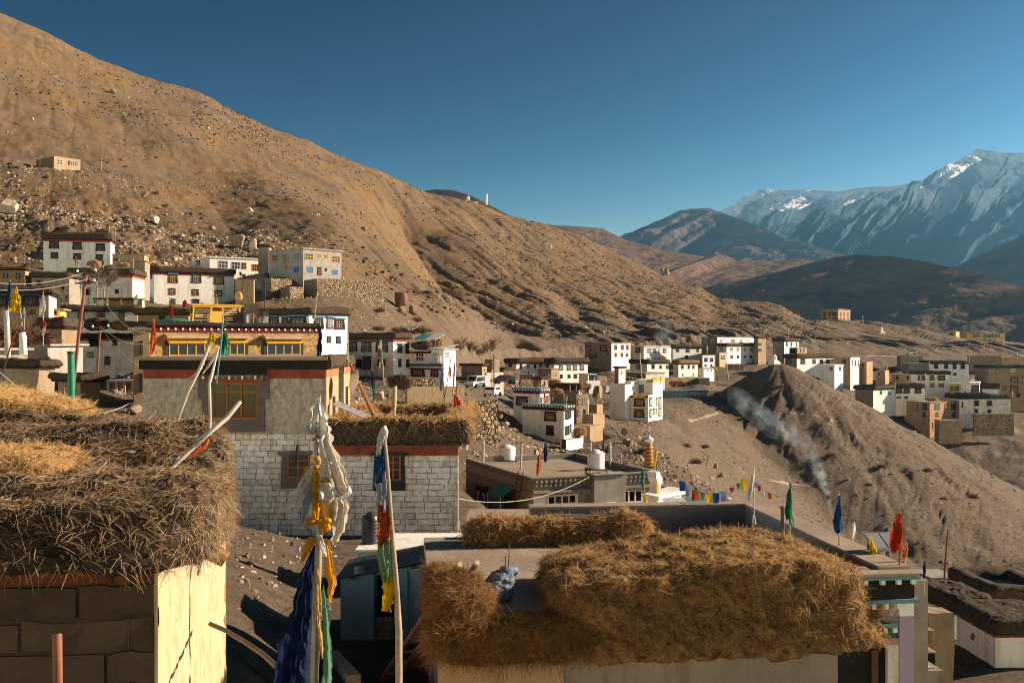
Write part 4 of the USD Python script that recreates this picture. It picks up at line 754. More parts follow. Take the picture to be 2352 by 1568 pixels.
def cloth(parent, name, pts, widths, m, folds=2.0, amp=.25, n=22, k=13, seed=0, rag=.03, label=None, side=(1, 0, 0), back=(0, 1, 0)):
    """A hanging cloth along the centre line pts (3d), widths in metres, pleated."""
    P = np.asarray(pts, float); t0 = np.linspace(0, 1, len(P)); t = np.linspace(0, 1, n)
    sm = (lambda y: PchipInterpolator(t0, y)(t)) if len(P) > 2 else (lambda y: np.interp(t, t0, y))
    C = np.stack([sm(P[:, q]) for q in range(3)], -1); w = np.maximum(sm(np.asarray(widths, float)), .004)
    s = np.linspace(-.5, .5, k); S, B = np.asarray(side, float), np.asarray(back, float); rng = np.random.default_rng(seed + 17)
    ph = rng.uniform(0, 6.28); G = np.zeros((n, k, 3))
    for i in range(n):
        f = amp * w[i] * np.sin(2 * np.pi * folds * s + ph + 1.6 * t[i]) * (.35 + .65 * t[i]) + amp * .35 * w[i] * np.sin(2 * np.pi * folds * 2.3 * s + 2 * ph - 2.2 * t[i])
        G[i] = C[i] + S * (s * w[i])[:, None] + B * f[:, None]
    wm = max(.03, float(w.max())); q = G / (wm * .30) + seed * 3.7; G += (fbm(q, 3, seed) * wm * .34)[..., None] * B + (fbm(q + 50, 2, seed + 1) * wm * .16)[..., None] * S
    ed = fbm(np.stack([t * 9, t * 0 + seed, t * 0], -1), 3, seed + 2) * wm * .35; G[:, 0] += S * ed[:, None]; G[:, -1] += S * ed[::-1, None]
    e = fbm(np.column_stack([s * 6 + seed, np.zeros(k), np.zeros(k)]), 3, seed) * rag * 6; tail = (C[-1] - C[-2]) / (np.linalg.norm(C[-1] - C[-2]) + 1e-9)
    G[-1] += tail * (e * w[-1] * 3)[:, None]
    return part(parent, name, (G.reshape(-1, 3), grid_faces(n, k)), m, smooth=True, label=label)

# ------------------------------------------------------------------ the big two-level house in the middle
def mid_house():
    Y0 = 50.0; O = np.array([(1052 - 1176) / FPX * Y0, Y0, -9.0]); K = Y0 / FPX
    X = lambda x: (x - 1052) * K
    Z = lambda v: (784 - v) * K - O[2]
    p = thing('mud_brick_house', 'large two-level mud-brick house with red band and black eaves in the centre', 'house', O)
    PADS_local = None
    wl = part(p, 'wall', MB().box(X(328), X(748), .03, 7.4, -1, Z(996)).hexa([(X(748) + .003, .03, -1), (0, .03, -1), (-.55, 11, -1), (X(748) + .003, 11, -1), (X(748) + .003, .03, Z(1022)), (0, .03, Z(1022)), (-.55, 11, Z(1022)), (X(748) + .003, 11, Z(1022))]), 'mortar')
    up = MB().box(X(328), X(748), 0, 3.5, Z(996) + .002, Z(848)).box(X(328), X(748) - 2.4, 3.502, 5.2, Z(996) + .002, Z(848)).box(X(328), X(748), 5.202, 7.4, Z(996) + .002, Z(848))
    part(p, 'upper_wall', up, 'rough_plaster', label='rough plastered upper storey')
    part(p, 'pilaster', MB().box(X(748), X(748) + .03, .02, 3.5, Z(1018), Z(868)), 'tan_wall'); part(p, 'pilaster', MB().box(X(748), X(748) + .03, 5.2, 7.4, Z(1018), Z(868)), 'tan_wall')
    part(p, 'doorway', MB().box(X(748) + .02, X(748) + .05, 1.7, 2.5, Z(1000), Z(915)), 'dark_hole'); part(p, 'doorway', MB().box(X(748) + .02, X(748) + .05, 5.8, 6.5, Z(1000), Z(900)), 'dark_hole')
    courses(wl, X(505), X(748), 0, Z(996), .26, .4, 1.0, 0, ['block_white', 'block_white', 'block_mud'], 3)
    courses(wl, X(749), 0, 0, Z(1046), .26, .42, 1.05, 0, ['block_white', 'block_white', 'block_mud'], 4)
    # black eaves, coping, bands
    part(p, 'eave', MB().box(X(322), X(752), -.16, 7.6, Z(848) + .002, Z(827)).box(X(461), X(612), -.20, .3, Z(861), Z(848)), 'brush_black')
    part(p, 'coping', MB().box(X(320), X(754), -.20, 7.65, Z(827) + .002, Z(819)), 'roof_mud')
    part(p, 'brush_edge', brush_ring(X(740), X(754) + .1, -.1, 7.6, Z(846), .55, .4, 5, 60, amp=.06, over=.05), 'brush', smooth=True)
    for a, b in ((330, 461), (612, 747)): part(p, 'red_band', MB().box(X(a), X(b), -.02, .05, Z(869), Z(848) - .004), 'red_band')
    part(p, 'red_band', MB().box(X(748), X(748) + .045, 0, 3.5, Z(866), Z(848)), 'orange_band'); part(p, 'red_band', MB().box(X(748), X(748) + .045, 5.2, 7.4, Z(866), Z(848)), 'orange_band')
    part(p, 'red_band', MB().box(X(750), 0, -.03, .06, Z(1045), Z(1025)), 'red_band')
    part(p, 'corner_strip', MB().box(-.03, .012, -.012, .10, -.5, Z(1046)), 'white_wash')
    # large window with its red beam and block ends
    g = part(p, 'window', MB().box(X(456), X(489), -.10, .0, Z(917), Z(862)).box(X(591), X(619), -.10, .0, Z(917), Z(862)).box(X(466), X(489), -.10, .0, Z(992), Z(917) - .003).box(X(591), X(608), -.10, .0, Z(992), Z(917) - .003).box(X(489) + .003, X(591) - .003, -.10, .0, Z(992), Z(963)).box(X(489) + .003, X(591) - .003, -.10, 0, Z(878), Z(875)), 'grey_surround', label='wide timber window in a stepped grey surround')
    f = MB()
    for x in (488, 520, 553, 588): f.box(X(x), X(x + 4), -.08, -.02, Z(962), Z(877))
    for v in (962, 902, 881): f.box(X(488), X(592), -.075, -.022, Z(v), Z(v - 4))
    part(g, 'frame', f, 'wood_orange')
    for a, b in ((492, 520), (524, 553), (557, 588)):
        part(g, 'pane', MB().box(X(a), X(b), -.035, -.03, Z(961), Z(881)), 'pane'); part(g, 'curtain', MB().box(X(a), X(b), -.012, -.004, Z(961), Z(881)), 'curtain')
    part(g, 'beam', MB().box(X(466), X(607), -.24, -.02, Z(875), Z(866)), 'red_band')
    for k in range(10): part(g, 'beam_end', MB().box(X(468 + k * 14.9), X(472.5 + k * 14.9), -.30, -.242, Z(870), Z(863)), 'white_clean' if k % 2 == 0 else 'wood_grey')
    # two smaller windows below
    for nm, (x0, x1, t, b, fx0, fx1, ft, fb) in (('a', (645, 713, 1036, 1121, 660, 712, 1040, 1096)), ('b', (857, 932, 1038, 1126, 886, 921, 1044, 1102))):
        g = part(p, 'window', MB().box(X(x0 - 5), X(x1 + 5), -.13, .0, Z(t + 8), Z(t)).hexa([(X(x0), -.07, Z(b)), (X(fx0), -.07, Z(b)), (X(fx0), .0, Z(b)), (X(x0), 0, Z(b)), (X(x0 + 3), -.07, Z(t + 8)), (X(fx0), -.07, Z(t + 8)), (X(fx0), 0, Z(t + 8)), (X(x0 + 3), 0, Z(t + 8))])
                 .hexa([(X(fx1), -.07, Z(b)), (X(x1), -.07, Z(b)), (X(x1), .0, Z(b)), (X(fx1), 0, Z(b)), (X(fx1), -.07, Z(t + 8)), (X(x1 - 3), -.07, Z(t + 8)), (X(x1 - 3), 0, Z(t + 8)), (X(fx1), 0, Z(t + 8))]).box(X(fx0) + .003, X(fx1) - .003, -.07, 0, Z(b), Z(fb)), 'black_paint' if nm == 'b' else 'grey_surround')
        f = MB(); xs = (fx0, (fx0 + fx1) / 2 - 2, fx1 - 4)
        for x in xs: f.box(X(x), X(x + 4), -.10, -.02, Z(fb), Z(ft))
        for v in (fb, (fb + ft) / 2 + 6, (fb + ft) / 2 - 10, ft + 4): f.box(X(fx0), X(fx1), -.09, -.025, Z(v), Z(v - 3))
        part(g, 'frame', f, 'wood_orange'); part(g, 'pane', MB().box(X(fx0), X(fx1), -.03, -.015, Z(fb), Z(ft)), 'glass_dark')
    # lower roof: brush parapet, tops given gold strands as if lit, sides brown as if shaded
    zt = Z(1022); part(p, 'lower_eave', MB().box(X(752), .15, -.18, 11.2, zt + .003, zt + .16), 'brush_black'); part(p, 'roof', MB().box(X(752), -.1, .2, 11, zt + .165, zt + .22), 'roof_mud')
    v, fc = brush_ring(X(750), .45, -.42, 11.2, zt + .12, 1.10, 1.25, 11, 190, amp=.13, over=.10)
    bp = part(p, 'brush_parapet', (v, fc), 'brush', smooth=True)
    top = lambda c, n: (n[:, 2] > .25) * 1.0
    strands(bp, 'straw_top', v, fc, 5200, .34, .030, 'straw_mid', 5, droop=.2, lift=.5, keep=top); strands(bp, 'straw_tips', v, fc, 2200, .30, .026, 'straw_light', 6, droop=.2, lift=.6, keep=top)
    strands(bp, 'brush_twigs', v, fc, 4200, .26, .026, 'brush_mid', 7, droop=.2, lift=.5, keep=lambda c, n: (n[:, 2] < .4) * 1.0)
    part(p, 'pipe', MB().tube([(X(823), -.12, Z(1013)), (X(823), -.14, Z(1041))], .05), 'iron')
    part(p, 'pipe', MB().tube([(X(684), -.10, Z(1020)), (X(678), -.15, Z(1060))], .045), 'iron')
mid_house()
PADS.append((-2.5, 50, 0, 15, 0, .3, 11, -9.0))

# ------------------------------------------------------------------ the yellow house behind it, and what stands on its roof
HY = House('straw-plastered house with yellow windows and maroon band of white dots', 'D', 342, 732, None, 764, 900, 71, -40, 'straw_plaster', depth=2.4, band='maroon', bandpx=1, drop=3)
HY.band = None; HY.build()
def yellow_details():
    h = HY; p = h.path; L = h.L
    part(p, 'maroon_band', MB().box(-L - .03, .03, -.05, .3, h.H - .02, h.H + .34), 'maroon')
    n = 25
    for k in range(n):
        a = -L + L * (k + .5) / n; part(p, 'rafter_end', MB().box(a - .05, a + .05, -.10, -.052, h.H + .12, h.H + .23), 'white_clean')
    part(p, 'brush_parapet', brush_ring(-L - .2, .2, -.2, 2.6, h.H + .342, .26, .35, 3, 150, amp=.05, over=.05), 'brush_black', smooth=True); part(p, 'roof_floor', MB().box(-L, 0, 0.3, 2.4, h.H + .1, h.H + .342), 'roof_mud')
    for fr, x0, x1, vt, vb, cols in (('Z3', 402, 778, 510, 660, 4), ('Z3', 1045, 1198, 510, 660, 2), ('Z3', 1442, 1790, 515, 660, 4)):
        q = lambda x, v: h.loc('f', fx(fr, x), fv(fr, v)); a0 = q(x0, vt)[0]; a1 = q(x1, vt)[0]; zb = q((x0 + x1) / 2, vb)[1] - .5; zt = q((x0 + x1) / 2, vt)[1]
        f = MB(); t = .06
        for k in range(cols + 1):
            c = a0 + (a1 - a0) * k / cols; f.box(c - t / 2, c + t / 2, -.10, -.03, zb, zt)
        for z in (zt - t, zt - .75, zb + .3): f.box(a0, a1, -.095, -.035, z, z + t)
        w = part(p, 'window', f, 'wood_yellow', label='wide yellow window under a plastered canopy')
        part(w, 'jamb', MB().box(a0 - .25, a0, -.08, 0, zb, zt + .1), 'black_paint'); part(w, 'jamb', MB().box(a1, a1 + .25, -.08, 0, zb, zt + .1), 'black_paint')
        for k in range(cols): part(w, 'pane', MB().box(a0 + (a1 - a0) * k / cols + t / 2, a0 + (a1 - a0) * (k + 1) / cols - t / 2, -.055, -.05, zb, zt), 'pane')
        for k in range(cols):
            if k != 1 or cols < 3: part(w, 'curtain', MB().box(a0 + (a1 - a0) * (k + .1) / cols, a0 + (a1 - a0) * (k + .9) / cols, -.02, -.012, zb, zt - .1), 'curtain')
        part(w, 'valance', MB().box(a0 - .1, a1 + .1, -.3, .0, zt + .003, zt + .28), 'wood_yellow')
        for k in range(int((a1 - a0) / .28)): part(w, 'valance_end', MB().box(a0 + k * .28, a0 + k * .28 + .12, -.36, -.302, zt + .15, zt + .26), 'wood_yellow')
        part(w, 'canopy', MB().hexa([(a0 - .35, -.55, zt + .29), (a1 + .35, -.55, zt + .29), (a1 + .35, 0, zt + .32), (a0 - .35, 0, zt + .32), (a0 - .3, -.5, zt + .42), (a1 + .3, -.5, zt + .42), (a1 + .3, 0, zt + .55), (a0 - .3, 0, zt + .55)]), 'tan_wall')
    # lattice shed with a yellow door
    q = h.world(*[-L * .57, 1.2], h.H + .35); s = thing('lattice_shed', 'yellow slatted shed with a bright yellow door on the yellow house roof', 'shed', q, -math.degrees(h.th)); Ls = 3.4; Hs = 1.25
    fr_ = MB()
    for a in (-1.7, -.55, .35, 1.5): fr_.beam((a, 0, 0), (a + (.12 if a < 0 else -.05), .02, Hs), .09)
    fr_.beam((-1.7, 0, Hs), (1.6, 0, Hs), .09); part(s, 'frame', fr_, 'wood_yellow'); part(s, 'back', MB().box(-1.6, 1.5, .5, .55, 0, Hs), 'straw_plaster')
    for k in range(7): part(s, 'slat', MB().beam((-1.66 + k * .03, -.02, .1 + k * .16), (-.5, -.02, .1 + k * .16), .035), 'wood_pale'); part(s, 'slat', MB().beam((.38, -.02, .1 + k * .16), (1.5, -.02, .1 + k * .16), .035), 'wood_pale')
    part(s, 'door', MB().box(-.5, .3, -.03, .02, 0, Hs - .28), 'wood_yellow'); part(s, 'roof', MB().hexa([(-1.75, -.1, Hs + .05), (1.75, -.1, Hs + .05), (1.75, .7, Hs + .15), (-1.75, .7, Hs + .15), (-1.75, -.1, Hs + .09), (1.75, -.1, Hs + .09), (1.75, .7, Hs + .19), (-1.75, .7, Hs + .19)]), 'wood_yellow')
    q = h.world(-L * .42, 1.4, h.H + .35); water_tank('black water tank beside the lattice shed', q, .55, 1.0, 'tank_black', 0)
    q = h.world(-L * .82, 1.4, h.H + .35); s = thing('tarp_bundle', 'teal tarpaulin heap with white fringe on the yellow house roof', 'tarpaulin', q); v, f = rbox(.9, .5, .28, 3, 3); part(s, 'tarp', (lumpy(v + [0, 0, .2], f, .08, .4, 2), f), 'tin_green', smooth=True)
    for k in range(9): part(s, 'fringe', MB().box(.2 + k * .2, .3 + k * .2, -.5, -.47, .2, .38), 'trim_teal')

def water_tank(label, q, r, h, m, legs, k=20):
    p = thing('water_tank', label, 'water tank', q); z = legs
    prof = [(0, z + .01), (r * .96, z + .01), (r, z + .05)]
    for i in range(6): t = z + h * (.1 + i * .12); prof += [(r, t), (r * .97, t + h * .02), (r * .97, t + h * .04), (r, t + h * .06)]
    prof += [(r, z + h * .84), (r * .8, z + h * .94), (r * .42, z + h * .97)]
    part(p, 'body', MB().lathe(prof, k=k), m, smooth=40); part(p, 'lid', MB().lathe([(r * .44, z + h * .955), (r * .45, z + h * 1.02), (r * .3, z + h * 1.05), (0, z + h * 1.05)], k=k), m, smooth=40)
    if legs:
        part(p, 'stand_top', MB().box(-r * 1.25, r * 1.25, -r * 1.25, r * 1.25, z - .05, z), 'iron')
        for sx in (-1, 1):
            for sy in (-1, 1): part(p, 'leg', MB().box(sx * r * 1.18 - .03, sx * r * 1.18 + .03, sy * r * 1.18 - .03, sy * r * 1.18 + .03, -.2, z - .052), 'iron')
    return p
yellow_details()
House('narrow tan side wall left of the yellow house', 'D', 308, 342, None, 758, 930, 61, -20, 'tan_wall', depth=4, par='roof_mud', ppx=5, wins='f k 325,800,5,30 325,880,5,40').build()

# ------------------------------------------------------------------ the grey cement house with its cornices
def cement_house():
    al = math.radians(22); c, s = math.cos(al), math.sin(al); O = np.array([1.30, 68.0, -12.2]); top = -8.62 - O[2]
    p = thing('cement_house', 'flat-roofed grey cement house with dentil cornices behind the straw row', 'house', O, 22)
    def fp(fr, x, v):
        u = (fx(fr, x) - 1176) / FPX; a = (u * O[1] - O[0]) / (c - u * s); return a, (784 - fv(fr, v)) / FPX * (O[1] + a * s) - O[2]
    def lp(fr, x, v):   # left face: plane a = 0, b back
        u = (fx(fr, x) - 1176) / FPX; b = (u * O[1] - O[0]) / (-s - u * c); return b, (784 - fv(fr, v)) / FPX * (O[1] + b * c) - O[2]
    L, D = 9.0, 12.5; b0 = fp('S5', 1285, 700)[0]; b1 = fp('S5', 1572, 700)[0]; t = .25
    part(p, 'wall', MB().box(0.006, L, 0, D, -3, top - .35), 'cement'); part(p, 'side_wall', MB().box(0, .006, .004, D, -3, top - .35), 'concrete_brown')
    part(p, 'bay', MB().box(b0, b1, -.55, .0, -3, top + .02), 'cement'); part(p, 'roof', MB().box(t, L - t, t, D - t, top - .34, top - .30), 'roof_mud')
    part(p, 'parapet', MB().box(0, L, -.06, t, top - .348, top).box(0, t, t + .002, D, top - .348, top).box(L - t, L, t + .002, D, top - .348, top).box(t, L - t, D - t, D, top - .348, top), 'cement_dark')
    part(p, 'coping', MB().box(-.12, L + .12, -.2, t + .05, top + .002, top + .07).box(-.12, t, t + .053, D + .1, top + .002, top + .07).box(L - t, L + .12, t + .053, D + .1, top + .002, top + .07).box(t, L - t, D - t, D + .1, top + .002, top + .07), 'concrete_brown')
    part(p, 'bay_coping', MB().box(b0 - .1, b1 + .1, -.7, .3, top + .075, top + .15), 'cement')
    for (x0, x1) in ((.05, b0 - .1), (b1 + .1, L)):
        for zz, w in ((top - .18, .1), (top - .42, .12)):
            for a in np.arange(x0 + .1, x1 - .1, .33): part(p, 'dentil', MB().box(a, a + .13, -.22 if zz > top - .3 else -.14, -.061 if zz > top - .3 else -.003, zz - .1, zz + .05), 'cement' )
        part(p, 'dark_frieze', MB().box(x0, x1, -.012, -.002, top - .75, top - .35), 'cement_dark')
        part(p, 'ledge', MB().box(x0 - .1, x1, -.32, .0, top - .92, top - .80), 'concrete_brown')
        for a in np.arange(x0 + .1, x1 - .1, .36): part(p, 'dentil', MB().box(a, a + .14, -.24, -.003, top - 1.08, top - .923), 'cement')
    for b in np.arange(.3, D - .4, .42):
        part(p, 'dentil', MB().box(-.09, -.002, b, b + .18, top - .30, top - .14), 'concrete_brown'); part(p, 'dentil', MB().box(-.09, -.002, b, b + .18, top - 1.06, top - .92), 'concrete_brown')
    part(p, 'side_ledge', MB().box(-.14, -.001, 0, D, top - .92, top - .86), 'concrete_brown')
    def win(fr, x0, x1, v0, v1, cols, rows, cur, off=0):
        a0, zt = fp(fr, x0, v0); a1, _ = fp(fr, x1, v0); _, zb = fp(fr, (x0 + x1) / 2, v1); f = MB(); e = .05
        for k in range(cols + 1): q = a0 + (a1 - a0) * k / cols; f.box(q - e, q + e, -.06 - off, .0 - off, zb, zt)
        for k in range(rows + 1): q = zb + (zt - zb) * k / rows; f.box(a0 - e, a1 + e, -.055 - off, -.002 - off, q - e, q + e)
        w = part(p, 'window', f, 'wood_white')
        for i in range(cols):
            for k in range(rows):
                xa, xb, za, zb2 = a0 + (a1 - a0) * i / cols + e, a0 + (a1 - a0) * (i + 1) / cols - e, zb + (zt - zb) * k / rows + e, zb + (zt - zb) * (k + 1) / rows - e
                part(w, 'pane', MB().box(xa, xb, -.03 - off, -.026 - off, za, zb2), 'pane'); part(w, 'curtain', MB().box(xa, xb, -.014 - off, -.006 - off, za, zb2), cur[i % len(cur)])
    win('Z10', 1420, 1862, 985, 1235, 4, 2, ['curtain_red', 'curtain_tan', 'curtain_tan', 'curtain_red'])
    win('S5', 1382, 1475, 845, 960, 2, 2, ['curtain_red'], .55); win('S5', 1572, 1752, 745, 950, 3, 2, ['curtain_red'])
    part(p, 'white_plaster', MB().box(.05, fp('Z10', 1900, 900)[0], -.012, -.003, -1, fp('Z10', 1500, 950)[1]), 'white_wash')
    # left face: carved panel, slot window, green canopy
    ba, zt = lp('Z10', 470, 840); bb, _ = lp('Z10', 285, 840); zb = zt - 2.2; g = part(p, 'carved_panel', MB().box(-.10, 0, ba, bb, zb, zt), 'black_paint', label='black door surround with a white panel and dark floral motif')
    bm, w = (ba + bb) / 2, (bb - ba); part(g, 'white_panel', MB().box(-.115, -.101, bm - w * .36, bm + w * .36, zb + .05, zt - .5), 'white_clean')
    mo = MB(); cz = (zb + zt - .5) / 2
    for k, (dz, r) in enumerate(((.62, .16), (.38, .24), (.1, .13), (-.15, .26), (-.42, .16), (-.66, .22))):
        mo.tube([(-.117, bm, cz + dz), (-.121, bm, cz + dz)], r * w * .8, 10)
        for sg in (-1, 1): mo.tube([(-.119, bm + sg * w * .05, cz + dz - .08), (-.119, bm + sg * w * .2, cz + dz - .16), (-.119, bm + sg * w * .27, cz + dz - .02), (-.119, bm + sg * w * .2, cz + dz + .05)], .03, 5)
    part(g, 'motif', mo, 'maroon'); part(g, 'canopy', MB().box(-.3, 0, ba - .1, bb + .1, zt + .003, zt + .1), 'cement_dark')
    b_, z_ = lp('Z10', 128, 880); part(p, 'slot_window', MB().box(-.02, 0, b_ - .2, b_ + .2, z_ - .45, z_ + .45), 'wood_grey')
    ba, zt = lp('Z10', 930, 820); bb, zt2 = lp('Z10', 700, 820); part(p, 'green_canopy', MB().hexa([(-1.2, ba, zt - .75), (-.01, ba, zt - .1), (-.01, bb, zt - .1), (-1.2, bb, zt - .75), (-1.2, ba, zt - .71), (-.01, ba, zt - .06), (-.01, bb, zt - .06), (-1.2, bb, zt - .71)]), 'tin_green')
    for q in (ba + .1, bb - .1): part(p, 'canopy_post', MB().box(-1.15, -1.08, q, q + .07, -1, zt - .76), 'wood_white')
    part(p, 'door', MB().box(-.03, -.002, ba + .1, bb - .3, -1, zt - .9), 'wood_dark'); part(p, 'green_skirt', MB().box(-1.1, -1.04, ba, ba + 2.6, -1, .55), 'trim_green')
    # ladder leaning on the left face
    l = thing('ladder', 'wooden ladder leaning on the left face of the cement house', 'ladder', O, 22); q0, q1 = lp('Z10', 990, 600)[0], lp('Z10', 1065, 600)[0]
    for q in (q0, q1): part(l, 'rail', MB().beam((-1.0, q - .3, -.6), (-.16, q, top + .3), .06), 'wood_dark')
    for k in range(9):
        t_ = (k + .7) / 9.5; part(l, 'rung', MB().beam((-1.0 + .84 * t_, q0 - .3 * (1 - t_), -.6 + (top + .9) * t_), (-1.0 + .84 * t_, q1 - .3 * (1 - t_), -.6 + (top + .9) * t_), .04), 'wood_dark')
    wr = lambda a, b, z: O + np.array([a * c - b * s, a * s + b * c, z])
    water_tank('white water tank on a tall iron stand at the back of the cement house', at(1165, 1056, 79), .66, 1.15, 'tank_white', .0 + .55) if False else None
    water_tank('white water tank on an iron stand at the back left of the cement house', at(1165, 1071, 81), .62, 1.1, 'tank_white', .5)
    water_tank('white water tank on a low stand at the front of the cement house roof', wr((b0 + b1) / 2 - .4, .7, top - .15), .56, 1.18, 'tank_white', .5)
    for lb, fr, x0, v0, x1, v1, Y in (('tall pale post at the back left corner of the cement house roof', 'Z10', 386, 520, 398, 40, 79), ('pale post with a side stub behind the orange flag', 'Z10', 985, 590, 1000, 140, 76), ('thin pale post beside the front water tank', 'Z10', 2105, 600, 2100, 120, 71.5)):
        a, b = at(x0, v0, Y, fr), at(x1, v1, Y, fr); q = thing('roof_post', lb, 'post', a); part(q, 'post', MB().tube([(0, 0, -.6), b - a], .07, 8), 'pole_pale'); part(q, 'cap', MB().tube([b - a, b - a + [0, 0, .08]], .085, 8), 'iron')
    PADS.append((O[0] + L * c, O[1] + L * s, -al, L, 0, 1, D, O[2]))
cement_house()
# ------------------------------------------------------------------ the roof with the straw stacks, right foreground
RB = np.array([6.30, 17.0]); RA = math.radians(6); rc, rs = math.cos(RA), math.sin(RA)
def rw(a, b, z): return np.array([RB[0] + a * rc - b * rs, RB[1] + a * rs + b * rc, z])
def rfront(fr, x, v, b=0.0):
    """A pixel on the front plane of the roof building -> (a, z)."""
    u = (fx(fr, x) - 1176) / FPX; a = (u * (RB[1] + b * rc) - RB[0] + b * rs) / (rc - u * rs); return a, (784 - fv(fr, v)) / FPX * (RB[1] + a * rs + b * rc)
ZR = -4.2
def straw_roof():
    p = thing('straw_roof_house', 'lavender and mud house whose flat roof carries the straw stacks, right foreground', 'house', (RB[0], RB[1], 0), 6)
    part(p, 'roof', MB().box(-7.5, -.4, .06, 7.0, ZR - .25, ZR), 'roof_mud'); part(p, 'wall', MB().box(-7.4, -1.2, .05, 7.1, -9, ZR - .252).box(-1.198, -.02, .32, 7.1, -9, ZR - .252), 'grey_mud')
    part(p, 'left_front_wall', MB().box(-7.45, -5.55, -.02, .05, -9, ZR - .1), 'tan_wall')
    # parapets with a pale cement top
    part(p, 'right_parapet', MB().box(-.42, .0, .35, 7.3, ZR - .3, ZR + .58), 'cement_dark'); part(p, 'back_parapet', MB().box(-5.2, -.422, 6.95, 7.3, ZR - .3, ZR + .58), 'cement_dark')
    part(p, 'right_coping', MB().box(-.46, .05, .2, 7.35, ZR + .582, ZR + .63), 'roof_mud'); part(p, 'back_coping', MB().box(-5.2, -.462, 6.9, 7.35, ZR + .582, ZR + .63), 'roof_mud')
    part(p, 'front_parapet', MB().box(-1.35, .0, .02, .34, ZR + .1, ZR + .50), 'brush_black')
    z = lambda v: rfront('Z12', 850, v)[1]; A = lambda x: rfront('Z12', x, 600)[0]
    part(p, 'front_coping', MB().box(-1.45, .06, -.12, .5, z(258), z(222)), 'roof_mud')
    part(p, 'upper_fascia', MB().box(-1.45, .07, -.14, .0, z(296), z(259)), 'trim_teal')
    for x in (420, 625, 818, 992): part(p, 'beam_end', MB().box(A(x) - .035, A(x) + .035, -.13, -.01, z(352), z(298)), 'white_wash')
    part(p, 'brush_band', MB().box(-1.4, .0, -.06, .3, z(530), z(298)), 'brush_black')
    part(p, 'middle_fascia', MB().box(-1.2, .05, -.12, .02, z(580), z(532)), 'trim_teal')
    for x in (525, 675, 822): part(p, 'beam_end', MB().box(A(x) - .032, A(x) + .032, -.11, -.01, z(645), z(582)), 'white_wash')
    part(p, 'mottled_panel', MB().box(-1.2, A(845), -.01, .3, z(745), z(582)), MATS['mottled']); part(p, 'grey_panel', MB().box(-1.2, A(845), -.015, .3, z(832), z(747)), 'cement')
    part(p, 'corner_pillar', MB().box(A(845) + .003, .0, -.05, .3, -9, z(745)), 'lavender'); part(p, 'pillar_top', MB().box(A(845) + .003, .0, -.045, .3, z(744), z(582)), 'white_wash')
    part(p, 'lower_fascia', MB().box(-1.1, A(818), -.10, -.005, z(872), z(818)), 'trim_teal')
    for x in (530, 665, 782): part(p, 'beam_end', MB().box(A(x) - .033, A(x) + .033, -.10, -.016, z(928), z(874)), 'white_wash')
    part(p, 'green_panel', MB().box(-1.1, A(812), -.035, .3, z(1003), z(874)), 'trim_green'); part(p, 'beam_end', MB().box(A(650) - .03, A(650) + .03, -.09, -.036, z(1000), z(945)), 'white_wash')
    part(p, 'pink_lintel', MB().box(-1.2, A(845), -.04, .3, z(1085), z(1005)), 'pink_band'); part(p, 'door_pier', MB().box(A(712), A(845), -.03, .3, -9, z(1087)), 'block_white')
    part(p, 'doorway', MB().box(-1.2, A(710), .05, .3, -9, z(1087)), 'dark_hole'); part(p, 'door_leaf', MB().box(A(535), A(608), -.0, .05, -9, z(1150)), 'wood_dark')
    PADS.append((RB[0], RB[1], -RA, 7.4, 0, 1, 7, -8.8))
n_ = {'g': ('geometry', {}), 'n': ('noise_texture', {'scale': 7.0, 'detail': 5.0, 'roughness': .6}), 'r': ('rgb_ramp', {'ramp': [(0, (.36, .13, .10)), (.44, (.36, .14, .11)), (.52, (.42, .34, .32)), (1, (.46, .40, .38))]}), 'p': ('principled_bsdf', {'roughness': .9})}
MATS['mottled'] = usdkit.material(stage, '/World/Looks/mottled', n_, [('g.position', 'n.vector'), ('n.fac', 'r.fac'), ('r.color', 'p.base_color')], surface='p.BSDF')
straw_roof()

def straw_heap(label, loc, rotz, half, seed, n, amp=.16, sub=6, shape=None, core='straw_core', mats=('straw_mid', 'straw_light', 'straw_brown'), L=.30, w=.012, p=4.5, name='straw_stack', cat='straw stack', droop=.35, sc=.55):
    q = thing(name, label, cat, loc, rotz); V, F = rbox(*half, sub, p); V[:, 2] += half[2]
    if shape is not None: V = shape(V)
    V = lumpy(V, F, amp, sc, seed)
    c = part(q, 'core', (V, F), core, smooth=True)
    keep = lambda ce, nn: np.clip(nn[:, 2] + .9, .05, 1) * (ce[:, 2] > .02)
    for i, (m, fr) in enumerate(zip(mats, (.5, .28, .22))):
        strands(c, ('straw', 'straw_tips', 'old_straw')[i], V, F, int(n * fr), L, w, m, seed + i, droop=droop, lift=.55, keep=keep)
    return q
def big_shape(V):
    V = V.copy(); t = V[:, 2] / 1.05
    V[:, 0] *= 1.05 - .06 * t; V[:, 0] += np.where(V[:, 0] > 1.5, (1 - t) * .38, 0) * 1.0
    V[:, 2] += np.where(V[:, 1] < -1.0, -.25 * np.clip(-V[:, 1] - 1.0, 0, 1) * (1 - t) * 2, 0) + .10 * np.sin(V[:, 0] * 1.1 + .6) * t - .10 * np.clip(-V[:, 0] - 1.6, 0, 1) * t
    return V
straw_heap('huge rounded straw stack, the largest, right foreground', rw(-3.2, 1.20, -4.68), 6, (2.40, 1.60, .60), 5, 46000, amp=.17, shape=big_shape, L=.12, w=.006, sc=.30, p=6.5)
